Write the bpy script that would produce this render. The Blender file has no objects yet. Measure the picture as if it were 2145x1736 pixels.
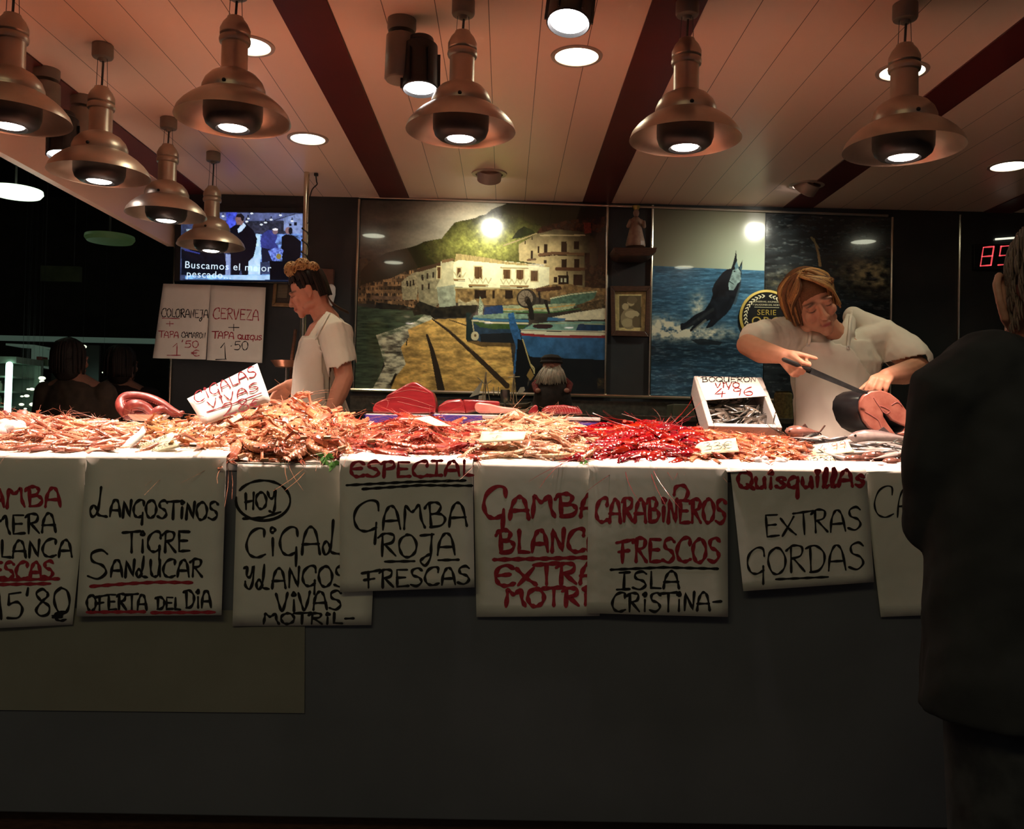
import bpy, bmesh, math, random
import numpy as np
from mathutils import Vector, Matrix
from mathutils.bvhtree import BVHTree

random.seed(11)
PI = math.pi
SC = bpy.context.scene
COL = SC.collection
CZ = 1.25                                   # eye height
# ------------------------------------------------------------------ camera
IW, IH, FPX = 2145.0, 1736.0, 1850.0
_d = Vector(((1057 - IW / 2) / FPX, -(895 - IH / 2) / FPX, -1)).normalized()
_x = Vector((1, -0.021, 0)); _x = (_x - _d * _x.dot(_d)).normalized()
_z = _x.cross(_d).normalized()
RC = Matrix(((_x.x, _x.y, _x.z), (_d.x, _d.y, _d.z), (_z.x, _z.y, _z.z)))   # camera -> world
cam = bpy.data.cameras.new('camera')
cam.sensor_fit = 'HORIZONTAL'; cam.sensor_width = 36.0; cam.lens = 36.0 * FPX / IW
cam.clip_start = 0.05; cam.clip_end = 100
camo = bpy.data.objects.new('camera', cam); COL.objects.link(camo)
camo.matrix_world = Matrix.Translation((0, 0, CZ)) @ RC.to_4x4()
SC.camera = camo
CAMP = Vector((0, 0, CZ))

def P(px, py, Y):
    """point of the vertical plane at depth Y that the photo shows at pixel (px, py)"""
    w = RC @ Vector(((px - IW / 2) / FPX, -(py - IH / 2) / FPX, -1))
    return CAMP + w * (Y / w.y)

def PZ(px, py, z):
    w = RC @ Vector(((px - IW / 2) / FPX, -(py - IH / 2) / FPX, -1))
    return CAMP + w * ((z - CZ) / w.z)

_RI = np.array(RC.transposed())
def proj(pts):
    q = (np.asarray(pts, dtype=float) - np.array([0, 0, CZ])) @ _RI.T
    return IW / 2 + FPX * q[:, 0] / -q[:, 2], IH / 2 - FPX * q[:, 1] / -q[:, 2]

# ------------------------------------------------------------------ world, exposure
wd = bpy.data.worlds.new('hall_air'); SC.world = wd; wd.use_nodes = True
wd.node_tree.nodes['Background'].inputs[0].default_value = (0.97, 1.0, 0.98, 1)
wd.node_tree.nodes['Background'].inputs[1].default_value = 0.045
SC.view_settings.view_transform = 'Standard'
SC.view_settings.look = 'None'
SC.view_settings.exposure = 0.0
SC.view_settings.gamma = 1.0
SC.view_settings.use_curve_mapping = False

def light(name, kind, loc, energy, color, target=None, size=0.05, angle=80, blend=0.6, **kw):
    l = bpy.data.lights.new(name, kind); l.energy = energy; l.color = color
    if kind == 'SPOT':
        l.spot_size = math.radians(angle); l.spot_blend = blend; l.shadow_soft_size = size
    elif kind == 'AREA':
        l.shape = 'RECTANGLE'; l.size = size; l.size_y = kw.get('size_y', size)
    else:
        l.shadow_soft_size = size
    o = bpy.data.objects.new(name, l); COL.objects.link(o); o.location = loc
    if target is not None:
        o.rotation_euler = (Vector(target) - Vector(loc)).to_track_quat('-Z', 'Y').to_euler()
    return o
# added fill standing in for unseen market hall lamps, behind and left of the camera
light('hall_fill', 'AREA', (-1.0, -0.8, 3.6), 15, (1.0, 0.87, 0.48), (-0.4, 2.6, 0.9), 2.4, size_y=0.5)

# ------------------------------------------------------------------ materials
def new_mat(name):
    m = bpy.data.materials.new(name); m.use_nodes = True
    nt = m.node_tree
    return m, nt, nt.nodes['Principled BSDF']

def s2l(c):
    return tuple(((x / 255.0) / 12.92 if x / 255.0 <= 0.04045 else ((x / 255.0 + 0.055) / 1.055) ** 2.4) for x in c)

def setp(b, rough=0.5, metal=0.0, spec=0.5, coat=0.0, sss=0.0):
    b.inputs['Roughness'].default_value = rough
    b.inputs['Metallic'].default_value = metal
    b.inputs['Specular IOR Level'].default_value = spec
    b.inputs['Coat Weight'].default_value = coat
    b.inputs['Coat Roughness'].default_value = 0.12
    if sss:
        b.inputs['Subsurface Weight'].default_value = sss
        b.inputs['Subsurface Radius'].default_value = (0.01, 0.004, 0.002)
        b.inputs['Subsurface Scale'].default_value = 0.5

def pm(name, c1, c2=None, scale=20, rough=0.5, metal=0.0, spec=0.5, bump=0.0, coat=0.0, sss=0.0,
       stretch=None, var=0.0, detail=4, bscale=None):
    """procedural material: noise between two linear colours, optional bump and per-object variation"""
    m, nt, b = new_mat(name); setp(b, rough, metal, spec, coat, sss)
    N = nt.nodes; Lk = nt.links
    tc = N.new('ShaderNodeTexCoord'); mp = N.new('ShaderNodeMapping')
    Lk.new(tc.outputs['Object'], mp.inputs[0])
    if stretch: mp.inputs['Scale'].default_value = stretch
    no = N.new('ShaderNodeTexNoise'); no.inputs['Scale'].default_value = scale; no.inputs['Detail'].default_value = detail
    Lk.new(mp.outputs[0], no.inputs['Vector'])
    if c2 is None: c2 = tuple(x * 0.8 for x in c1)
    rp = N.new('ShaderNodeValToRGB')
    rp.color_ramp.elements[0].position = 0.36; rp.color_ramp.elements[0].color = (*c2, 1)
    rp.color_ramp.elements[1].position = 0.64; rp.color_ramp.elements[1].color = (*c1, 1)
    Lk.new(no.outputs['Fac'], rp.inputs[0])
    out = rp.outputs[0]
    if var:
        out = _vary(nt, out, var)
    Lk.new(out, b.inputs['Base Color'])
    if bump:
        bn = N.new('ShaderNodeBump'); bn.inputs['Strength'].default_value = bump; bn.inputs['Distance'].default_value = 0.01
        src = no
        if bscale:
            src = N.new('ShaderNodeTexNoise'); src.inputs['Scale'].default_value = bscale
            Lk.new(mp.outputs[0], src.inputs['Vector'])
        Lk.new(src.outputs['Fac'], bn.inputs['Height']); Lk.new(bn.outputs[0], b.inputs['Normal'])
    return m

def _vary(nt, sock, var):
    N = nt.nodes; Lk = nt.links
    oi = N.new('ShaderNodeObjectInfo'); hs = N.new('ShaderNodeHueSaturation')
    ma = N.new('ShaderNodeMapRange'); ma.inputs['To Min'].default_value = 1 - var; ma.inputs['To Max'].default_value = 1 + var * 0.7
    Lk.new(oi.outputs['Random'], ma.inputs[0]); Lk.new(ma.outputs[0], hs.inputs['Value'])
    mb = N.new('ShaderNodeMapRange'); mb.inputs['To Min'].default_value = 0.492; mb.inputs['To Max'].default_value = 0.508
    Lk.new(oi.outputs['Random'], mb.inputs[0]); Lk.new(mb.outputs[0], hs.inputs['Hue'])
    Lk.new(sock, hs.inputs['Color'])
    return hs.outputs[0]

def vm(name, rough=0.4, spec=0.5, coat=0.0, sss=0.0, var=0.0, noise=0.15, nscale=60, bump=0.0, metal=0.0):
    """material whose colour is the mesh's own colour attribute, broken up by noise"""
    m, nt, b = new_mat(name); setp(b, rough, metal, spec, coat, sss)
    N = nt.nodes; Lk = nt.links
    at = N.new('ShaderNodeAttribute'); at.attribute_name = 'Col'
    tc = N.new('ShaderNodeTexCoord'); no = N.new('ShaderNodeTexNoise'); no.inputs['Scale'].default_value = nscale
    Lk.new(tc.outputs['Object'], no.inputs['Vector'])
    mr = N.new('ShaderNodeMapRange'); mr.inputs['To Min'].default_value = 1 - noise; mr.inputs['To Max'].default_value = 1 + noise
    Lk.new(no.outputs['Fac'], mr.inputs[0])
    mx = N.new('ShaderNodeVectorMath'); mx.operation = 'SCALE'
    Lk.new(at.outputs['Color'], mx.inputs[0]); Lk.new(mr.outputs[0], mx.inputs['Scale'])
    out = mx.outputs[0]
    if var: out = _vary(nt, out, var)
    Lk.new(out, b.inputs['Base Color'])
    if bump:
        bn = N.new('ShaderNodeBump'); bn.inputs['Strength'].default_value = bump; bn.inputs['Distance'].default_value = 0.005
        Lk.new(no.outputs['Fac'], bn.inputs['Height']); Lk.new(bn.outputs[0], b.inputs['Normal'])
    return m

def em(name, color, strength, base=(0.8, 0.8, 0.8)):
    m, nt, b = new_mat(name)
    b.inputs['Base Color'].default_value = (*base, 1)
    b.inputs['Emission Color'].default_value = (*color, 1)
    b.inputs['Emission Strength'].default_value = strength
    return m

# ------------------------------------------------------------------ mesh builder
def rot_to(z, x=None):
    z = Vector(z).normalized()
    if x is None: x = Vector((1, 0, 0)) if abs(z.x) < 0.9 else Vector((0, 1, 0))
    x = Vector(x); x = (x - z * x.dot(z)).normalized()
    y = z.cross(x)
    return Matrix(((x.x, y.x, z.x), (x.y, y.y, z.y), (x.z, y.z, z.z)))

def wloc(o):
    v = Vector(o.location)
    while o.parent: o = o.parent; v += o.location
    return v

class MB:
    def __init__(s): s.v = []; s.f = []; s.c = []; s.m = []; s.col = (1, 1, 1); s.mi = 0
    def add(s, vs, fs, cols=None):
        k = len(s.v); s.v += [tuple(p) for p in vs]
        s.c += list(cols) if cols is not None else [s.col] * len(vs)
        s.f += [tuple(i + k for i in f) for f in fs]; s.m += [s.mi] * len(fs)
        return s
    def box(s, c, d, R=None):
        c = Vector(c); hx, hy, hz = d[0] / 2, d[1] / 2, d[2] / 2
        vs = [Vector((x, y, z)) for x in (-hx, hx) for y in (-hy, hy) for z in (-hz, hz)]
        if R is not None: vs = [R @ v for v in vs]
        return s.add([v + c for v in vs], [(0, 1, 3, 2), (4, 6, 7, 5), (0, 4, 5, 1), (2, 3, 7, 6), (0, 2, 6, 4), (1, 5, 7, 3)])
    def bb(s, a, b):
        return s.box([(a[i] + b[i]) / 2 for i in range(3)], [abs(b[i] - a[i]) for i in range(3)])
    def rings(s, rs, cap=True, closed=True, cols=None):
        n = len(rs[0]); vs = [p for r in rs for p in r]; fs = []
        for i in range(len(rs) - 1):
            for j in range(n if closed else n - 1):
                a, b = i * n + j, i * n + (j + 1) % n
                fs.append((a, b, b + n, a + n))
        if cap and closed:
            fs.append(tuple(range(n - 1, -1, -1))); k = (len(rs) - 1) * n; fs.append(tuple(range(k, k + n)))
        cc = None
        if cols is not None: cc = [c for c in cols for _ in range(n)]
        return s.add(vs, fs, cc)
    def tube(s, pts, r, n=8, flat=1.0, up=None, rnd=False, cols=None):
        """tube along points; r one radius or one per point; flat squashes along the ring's second axis"""
        pts = [Vector(p) for p in pts]
        rr = list(r) if hasattr(r, '__len__') else [r] * len(pts)
        if rnd:                              # rounded ends
            a = (pts[0] - pts[1]).normalized(); b = (pts[-1] - pts[-2]).normalized()
            p0, p1, r0, r1 = pts[0], pts[-1], rr[0], rr[-1]
            A = [(0.97, 0.25), (0.8, 0.6), (0.45, 0.9)]
            pts = [p0 + a * r0 * q for q, _ in A] + pts + [p1 + b * r1 * q for q, _ in A[::-1]]
            rr = [r0 * k for _, k in A] + rr + [r1 * k for _, k in A[::-1]]
            if cols is not None: cols = [cols[0]] * 3 + list(cols) + [cols[-1]] * 3
        rs = []; x = None
        for i, p in enumerate(pts):
            t = (pts[min(i + 1, len(pts) - 1)] - pts[max(i - 1, 0)])
            if t.length < 1e-9: t = Vector((0, 0, 1))
            t.normalize()
            if up is not None: x = Vector(up)
            elif x is None: x = Vector((0, 0, 1)) if abs(t.z) < 0.9 else Vector((1, 0, 0))
            x = x - t * x.dot(t)
            if x.length < 1e-6: x = Vector((1, 0.3, 0.2)) - t * t.dot(Vector((1, 0.3, 0.2)))
            x.normalize(); y = t.cross(x)
            rs.append([p + (x * math.cos(2 * PI * j / n) * flat + y * math.sin(2 * PI * j / n)) * rr[i] for j in range(n)])
        return s.rings(rs, cols=cols)
    def lathe(s, prof, n=24, o=(0, 0, 0), R=None, cap=True):
        o = Vector(o); rs = []
        for r, z in prof:
            ring = [Vector((r * math.cos(2 * PI * j / n), r * math.sin(2 * PI * j / n), z)) for j in range(n)]
            if R is not None: ring = [R @ v for v in ring]
            rs.append([v + o for v in ring])
        return s.rings(rs, cap)
    def ell(s, c, r, R=None, n=14, k=9):
        c = Vector(c)
        if not hasattr(r, '__len__'): r = (r, r, r)
        rs = []
        for i in range(k + 1):
            a = -PI / 2 + PI * (i + 0.02) / (k + 0.04)
            ring = [Vector((r[0] * math.cos(a) * math.cos(2 * PI * j / n), r[1] * math.cos(a) * math.sin(2 * PI * j / n), r[2] * math.sin(a))) for j in range(n)]
            if R is not None: ring = [R @ v for v in ring]
            rs.append([v + c for v in ring])
        return s.rings(rs)
    def prism(s, pts, off):
        off = Vector(off); n = len(pts); pts = [Vector(p) for p in pts]
        fs = [tuple(range(n)), tuple(range(2 * n - 1, n - 1, -1))] + [(i, i + n, (i + 1) % n + n, (i + 1) % n) for i in range(n)]
        return s.add(pts + [p + off for p in pts], fs)
    def grid(s, g, cols=None):
        return s.rings(g, cap=False, closed=False, cols=cols)
    def build(s, name, mat, parent=None, smooth=True, bevel=0.0, sub=0, solid=0.0, at=None, colattr=False, fix=True):
        me = bpy.data.meshes.new(name)
        V = np.array(s.v, dtype=float)
        if parent is not None: off = np.array(wloc(parent))
        elif at is not None: off = np.array(at)
        else:
            lo, hi = V.min(0), V.max(0); off = np.array([(lo[0] + hi[0]) / 2, (lo[1] + hi[1]) / 2, lo[2]])
        me.from_pydata((V - off).tolist(), [], s.f)
        for q in (mat if isinstance(mat, (list, tuple)) else [mat]): me.materials.append(q)
        me.polygons.foreach_set('material_index', s.m)
        if colattr:
            ca = me.color_attributes.new('Col', 'FLOAT_COLOR', 'POINT')
            ca.data.foreach_set('color', np.concatenate([np.array(s.c, dtype=float), np.ones((len(s.c), 1))], 1).ravel())
        if fix:
            bm = bmesh.new(); bm.from_mesh(me); bmesh.ops.recalc_face_normals(bm, faces=bm.faces); bm.to_mesh(me); bm.free()
        if smooth:
            me.polygons.foreach_set('use_smooth', [True] * len(me.polygons))
            if smooth != 'all': me.set_sharp_from_angle(angle=math.radians(42))
        me.update()
        o = bpy.data.objects.new(name, me); COL.objects.link(o)
        if parent is not None: o.parent = parent
        else: o.location = off
        if solid:
            q = o.modifiers.new('solid', 'SOLIDIFY'); q.thickness = solid; q.offset = 0
        if bevel:
            q = o.modifiers.new('bevel', 'BEVEL'); q.width = bevel; q.segments = 2; q.limit_method = 'ANGLE'
        if sub:
            q = o.modifiers.new('sub', 'SUBSURF'); q.levels = sub; q.render_levels = sub
        return o

def tag(o, label, cat, group=None, kind=None):
    o['label'] = label; o['category'] = cat
    if group: o['group'] = group
    if kind: o['kind'] = kind
    return o
def thing(name, loc, label, cat, group=None):
    o = bpy.data.objects.new(name, None); o.empty_display_size = 0.05; COL.objects.link(o); o.location = loc
    return tag(o, label, cat, group)
def struct(o):
    o['kind'] = 'structure'; return o
def copy_tree(o, parent=None):
    c = o.copy(); COL.objects.link(c)
    if parent is not None: c.parent = parent
    for ch in KIDS.get(o.name) or list(o.children): copy_tree(ch, c)
    return c
KIDS = {}

def evaluated(o):
    dg = bpy.context.evaluated_depsgraph_get(); dg.update()
    return bpy.data.meshes.new_from_object(o.evaluated_get(dg))

def blob(mb, name, mat, parent, voxel=0.004, smooth=6, paint=None, cut=None, wrinkle=None):
    """one continuous skin over all the shapes in mb: voxel remesh, smooth, then optional wrinkles, colours and holes"""
    o = mb.build(name, mat, parent, smooth=False)
    q = o.modifiers.new('r', 'REMESH'); q.mode = 'VOXEL'; q.voxel_size = voxel; q.use_smooth_shade = True
    q = o.modifiers.new('s', 'SMOOTH'); q.factor = 0.5; q.iterations = smooth
    me = evaluated(o); o.modifiers.clear(); old = o.data; o.data = me; bpy.data.meshes.remove(old); me.name = name
    n = len(me.vertices); V = np.empty(n * 3); me.vertices.foreach_get('co', V); V = V.reshape(-1, 3)
    off = np.array(wloc(o))
    if wrinkle is not None:
        Nn = np.empty(n * 3); me.vertices.foreach_get('normal', Nn); Nn = Nn.reshape(-1, 3)
        V = V + Nn * wrinkle(V + off)[:, None]; me.vertices.foreach_set('co', V.ravel())
    if paint is not None:
        c = paint(V + off)
        ca = me.color_attributes.get('Col') or me.color_attributes.new('Col', 'FLOAT_COLOR', 'POINT')
        ca.data.foreach_set('color', np.concatenate([c, np.ones((n, 1))], 1).ravel())
    if cut is not None:
        bad = cut(V + off)
        bm = bmesh.new(); bm.from_mesh(me); bm.verts.ensure_lookup_table()
        bmesh.ops.delete(bm, geom=[bm.verts[i] for i in np.nonzero(bad)[0]], context='VERTS'); bm.to_mesh(me); bm.free()
    me.polygons.foreach_set('use_smooth', [True] * len(me.polygons)); me.update()
    return o

# ------------------------------------------------------------------ noise and painting helpers (numpy)
def _h(ix, iy, seed):
    n = (ix.astype(np.int64) * 374761393 + iy.astype(np.int64) * 668265263 + seed * 1442695041) & 0x7fffffff
    n = ((n ^ (n >> 13)) * 1274126177) & 0x7fffffff
    return ((n ^ (n >> 16)) & 0xffff) / 65535.0
def vnoise(x, y, seed=0):
    x = np.asarray(x, float); y = np.asarray(y, float)
    ix, iy = np.floor(x), np.floor(y); fx, fy = x - ix, y - iy
    fx = fx * fx * (3 - 2 * fx); fy = fy * fy * (3 - 2 * fy)
    a = _h(ix, iy, seed); b = _h(ix + 1, iy, seed); c = _h(ix, iy + 1, seed); d = _h(ix + 1, iy + 1, seed)
    return (a * (1 - fx) + b * fx) * (1 - fy) + (c * (1 - fx) + d * fx) * fy
def fbm(x, y, seed=0, o=4):
    t = 0; a = 0.5; s = 0
    for i in range(o):
        t = t + a * vnoise(np.asarray(x) * 2 ** i, np.asarray(y) * 2 ** i, seed + i); s += a; a *= 0.55
    return t / s
class Paint:
    """colours at sample points (x, y), painted layer by layer in 0..255"""
    def __init__(s, x, y): s.x = x; s.y = y; s.c = np.zeros((len(x), 3))
    def put(s, mask, col, a=1.0):
        w = (mask.astype(float) * a)[:, None]
        s.c = s.c * (1 - w) + np.asarray(col, float) * w
    def inside(s, pts):
        r = np.zeros(len(s.x), bool); n = len(pts)
        for i in range(n):
            x0, y0 = pts[i]; x1, y1 = pts[(i + 1) % n]
            if y0 == y1: continue
            k = ((y0 > s.y) != (y1 > s.y)) & (s.x < (x1 - x0) * (s.y - y0) / (y1 - y0) + x0)
            r ^= k
        return r
    def poly(s, pts, col, nz=0.0, sc=30, seed=1, a=1.0, sy=None):
        m = s.inside(pts); c = np.asarray(col, float)
        if nz:
            f = 1 + nz * 2 * (fbm(s.x / sc, s.y / (sy or sc), seed) - 0.5)
            c = c * f[:, None]
        s.put(m, c, a); return m
    def rect(s, x0, y0, x1, y1, col, a=1.0): s.put((s.x > x0) & (s.x < x1) & (s.y > y0) & (s.y < y1), col, a)
    def oval(s, cx, cy, rx, ry, col, a=1.0): s.put(((s.x - cx) / rx) ** 2 + ((s.y - cy) / ry) ** 2 < 1, col, a)
    def line(s, pts, w0, w1, col, a=1.0):
        n = len(pts) - 1
        for i in range(n):
            (x0, y0), (x1, y1) = pts[i], pts[i + 1]
            dx, dy = x1 - x0, y1 - y0; L2 = dx * dx + dy * dy
            t = np.clip(((s.x - x0) * dx + (s.y - y0) * dy) / L2, 0, 1)
            d = np.hypot(s.x - x0 - t * dx, s.y - y0 - t * dy)
            s.put(d < (w0 + (w1 - w0) * (i + t) / n) / 2, col, a)

def picture(name, mat, parent, corners, Y, nx, ny, painter, yoff=0.0):
    """flat printed picture: a fine grid between four photo corners on the plane at depth Y, coloured by painter"""
    tl, tr, br, bl = [np.array(P(x, y, Y)) for x, y in corners]
    u, v = np.meshgrid(np.linspace(0, 1, nx), np.linspace(0, 1, ny))
    u = u.ravel()[:, None]; v = v.ravel()[:, None]
    V = (tl * (1 - u) + tr * u) * (1 - v) + (bl * (1 - u) + br * u) * v
    px, py = proj(V)
    col = painter(px, py)
    lin = np.where(col / 255 <= 0.04045, col / 255 / 12.92, ((np.clip(col, 0, 255) / 255 + 0.055) / 1.055) ** 2.4)
    i = np.arange(nx * ny).reshape(ny, nx)
    F = np.stack([i[:-1, :-1], i[1:, :-1], i[1:, 1:], i[:-1, 1:]], -1).reshape(-1, 4)
    off = np.array(wloc(parent)) if parent is not None else V.mean(0)
    me = bpy.data.meshes.new(name)
    me.vertices.add(len(V)); me.vertices.foreach_set('co', (V - off).ravel())
    me.loops.add(F.size); me.loops.foreach_set('vertex_index', F.ravel().astype(np.int32))
    me.polygons.add(len(F)); me.polygons.foreach_set('loop_start', np.arange(0, F.size, 4, dtype=np.int32))
    me.update(calc_edges=True)
    ca = me.color_attributes.new('Col', 'FLOAT_COLOR', 'POINT')
    ca.data.foreach_set('color', np.concatenate([lin, np.ones((len(V), 1))], 1).ravel())
    me.materials.append(mat)
    o = bpy.data.objects.new(name, me); COL.objects.link(o)
    if parent is not None: o.parent = parent
    else: o.location = off
    return o

# ------------------------------------------------------------------ hand lettering
GL = {
'A': (70, "s0,0 8,55 25,92 42,96 56,70 66,0|l4,36 62,36"), 'B': (70, "l10,100 12,0|s-8,80 5,98 35,102 52,85 40,60 14,54|s14,54 50,52 66,30 50,5 10,0"),
'C': (74, "s68,72 68,98 45,102 18,85 2,45 12,10 40,-2 70,8"), 'D': (68, "l12,96 10,0|s-6,92 30,102 62,75 62,35 40,5 6,0"),
'E': (62, "l58,96 8,98 6,0 60,2|l8,52 48,52"), 'e': (66, "s62,85 40,100 12,85 2,45 12,10 35,-2 64,8|l6,50 50,54"),
'F': (66, "l16,90 14,0|l-15,86 75,100|l-5,46 45,52"), 'G': (72, "s68,70 64,98 40,102 12,80 2,45 12,12 35,2 62,14|l62,30 58,-38"),
'H': (62, "l8,96 4,0|l60,100 50,0|l4,45 56,52"), 'I': (56, "l8,98 52,100|l30,98 26,4|l-4,0 50,2"),
'J': (58, "l5,92 55,96|s48,96 44,40 40,-10 20,-45 2,-25 20,-5 42,8"), 'L': (52, "l10,98 8,4 50,0"),
'l': (66, "s40,120 32,50 22,10 5,-2 -2,25 12,45 25,25 30,5 60,-2"), 'M': (80, "s0,0 6,60 10,96 30,70 44,78 62,96 66,40 78,2"),
'N': (60, "l4,0 10,96 48,4 56,100"), 'O': (68, "s32,100 8,82 0,48 12,8 35,-2 60,20 66,60 50,94 30,100"),
'P': (58, "l12,96 8,0|s-4,84 20,100 52,96 52,62 14,50"), 'Q': (74, "s50,95 20,100 2,70 4,30 24,4 52,8 68,40 64,80 46,98|l44,24 76,-4"),
'R': (64, "l12,96 8,0|s-6,84 20,102 54,94 48,62 14,52|l20,52 60,0"), 'S': (60, "s58,88 40,102 12,90 14,62 44,46 54,20 30,-2 0,8"),
'T': (60, "l30,96 28,0|l-15,98 75,104"), 'U': (64, "s4,96 4,40 14,4 34,0 50,20 56,96|l56,96 58,0"),
'V': (60, "s0,96 14,30 26,0 44,50 56,100"), 'X': (62, "s0,80 30,35 62,2|s58,84 30,40 2,0"), 'Y': (54, "s0,96 10,60 30,55 48,96|s50,100 44,20 30,-30 6,-25"),
'Z': (60, "l4,94 56,94 4,2 58,0"), 'i': (30, "l16,62 14,0|s16,82 8,90 16,102 26,92 16,82"), 'a': (60, "s50,50 30,62 4,40 6,8 28,0 46,25 50,58 48,10 60,0"),
'q': (58, "s50,55 28,64 4,40 8,6 34,4 50,40|l50,62 46,-60"), 'u': (52, "s4,60 6,15 20,0 40,12 46,60|l46,60 50,0"), 's': (48, "s44,52 26,64 8,50 26,34 44,18 24,-2 2,8"),
'h': (30, "s4,0 8,60 16,110 26,90 14,30 18,0 30,8"), '0': (56, "s28,100 6,80 2,40 16,2 38,4 52,40 48,84 28,100"), '1': (38, "l6,70 30,100 28,0"),
'2': (60, "s4,78 20,100 46,92 44,62 22,28 0,2|l0,2 58,4"), '3': (56, "s6,92 36,102 46,78 22,56|s22,56 54,44 48,8 4,0"), '4': (64, "l40,100 2,34 62,38|l46,62 40,-6"),
'5': (58, "l54,98 14,96 10,56|s10,56 40,62 54,34 38,2 2,4"), '6': (54, "s44,100 16,80 2,40 12,6 40,2 50,28 34,48 8,36"), '8': (54, "s46,84 30,102 8,88 20,60 46,34 40,4 14,0 2,24 24,54 44,72 46,88"),
'9': (52, "s46,78 28,100 6,84 12,58 40,62 46,84 42,40 36,0"), '€': (64, "s60,86 36,98 12,72 12,28 34,2 60,12|l-4,60 44,62|l-4,42 40,42"),
"'": (20, "l12,110 6,84"), '+': (62, "l30,84 30,8|l2,46 58,46"), '-': (50, "l4,45 46,48"), '.': (24, "l6,45 14,48"), ' ': (40, ''),
'ç': (74, "s68,72 68,98 45,102 18,85 2,45 12,10 40,-2 70,8|s44,-2 50,-14 34,-22"), 'y': (58, "s0,90 14,96 12,50 30,46 46,100 42,20 26,-20 6,-4 4,20"),
}
def catmull(p, k=5):
    if len(p) < 3: return p
    q = [p[0]] + p + [p[-1]]; out = []
    for i in range(1, len(q) - 2):
        a, b, c, d = q[i - 1], q[i], q[i + 1], q[i + 2]
        for j in range(k):
            t = j / k
            out.append(tuple(0.5 * (2 * b[m] + (c[m] - a[m]) * t + (2 * a[m] - 5 * b[m] + 4 * c[m] - d[m]) * t * t + (3 * b[m] - a[m] - 3 * c[m] + d[m]) * t ** 3) for m in range(len(a))))
    return out + [p[-1]]
def word(text, x0, y0, x1, y1, h):
    """strokes in photo pixels for a handwritten word on the baseline (x0,y0)-(x1,y1), capitals h high"""
    tot = sum(GL[c][0] + 10 for c in text) - 10
    dx, dy = (x1 - x0) / tot, (y1 - y0) / tot
    k = math.hypot(x1 - x0, y1 - y0); nx, ny = -(y1 - y0) / k, (x1 - x0) / k
    out = []; s = 0
    for c in text:
        w, st = GL[c]; jit = random.uniform(-3, 3)
        for q in st.split('|'):
            if not q: continue
            pts = [tuple(float(t) for t in e.split(',')) for e in q[1:].split()]
            if q[0] == 's': pts = catmull(pts)
            out.append([(x0 + dx * (s + a) - nx * (b + jit) * h / 100, y0 + dy * (s + a) - ny * (b + jit) * h / 100) for a, b in pts])
        s += w + 10
    return out
def ink(mb, strokes, w, S, side=None):
    """ribbons of marker ink following the surface S(px, py) -> point"""
    for st in strokes:
        if len(st) < 2: continue
        fine = [st[0]]
        for a, b in zip(st[:-1], st[1:]):
            m = max(1, int(math.hypot(b[0] - a[0], b[1] - a[1]) / 7))
            fine += [(a[0] + (b[0] - a[0]) * i / m, a[1] + (b[1] - a[1]) * i / m) for i in range(1, m + 1)]
        st = fine; n = len(st)
        L = []
        for i, (x, y) in enumerate(st):
            a = st[max(i - 1, 0)]; b = st[min(i + 1, n - 1)]
            tx, ty = b[0] - a[0], b[1] - a[1]; k = math.hypot(tx, ty) or 1
            ww = w * (0.34 + 0.10 * math.sin(i * 0.9 + x * 0.1))
            L.append(((x - ty / k * ww, y + tx / k * ww), (x + ty / k * ww, y - tx / k * ww), (tx / k * ww, ty / k * ww)))
        L = [((L[0][0][0] * .7 + L[0][1][0] * .3 - L[0][2][0], L[0][0][1] * .7 + L[0][1][1] * .3 - L[0][2][1]), (L[0][0][0] * .3 + L[0][1][0] * .7 - L[0][2][0], L[0][0][1] * .3 + L[0][1][1] * .7 - L[0][2][1]))] + L + \
            [((L[-1][0][0] * .7 + L[-1][1][0] * .3 + L[-1][2][0], L[-1][0][1] * .7 + L[-1][1][1] * .3 + L[-1][2][1]), (L[-1][0][0] * .3 + L[-1][1][0] * .7 + L[-1][2][0], L[-1][0][1] * .3 + L[-1][1][1] * .7 + L[-1][2][1]))]
        mb.grid([[S(*l[0]), S(*l[1])] for l in L])
def ftext(name, body, size, mat, parent, loc, rot, extrude=0.0005, spacing=1.0):
    """printed lettering in the built-in typeface, as a mesh"""
    cu = bpy.data.curves.new(name, 'FONT'); cu.body = body; cu.size = size; cu.extrude = extrude
    cu.align_x = 'CENTER'; cu.space_character = spacing
    t = bpy.data.objects.new(name, cu); COL.objects.link(t)
    me = evaluated(t); bpy.data.objects.remove(t); bpy.data.curves.remove(cu)
    me.materials.clear(); me.materials.append(mat)
    me.transform(Matrix.Translation(loc) @ rot.to_4x4())
    if parent is not None: me.transform(Matrix.Translation(-wloc(parent)))
    o = bpy.data.objects.new(name, me); COL.objects.link(o)
    o.parent = parent
    return o
FACE_CAM = Matrix(((1, 0, 0), (0, 0, -1), (0, 1, 0)))      # text upright, reading from -Y
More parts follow.
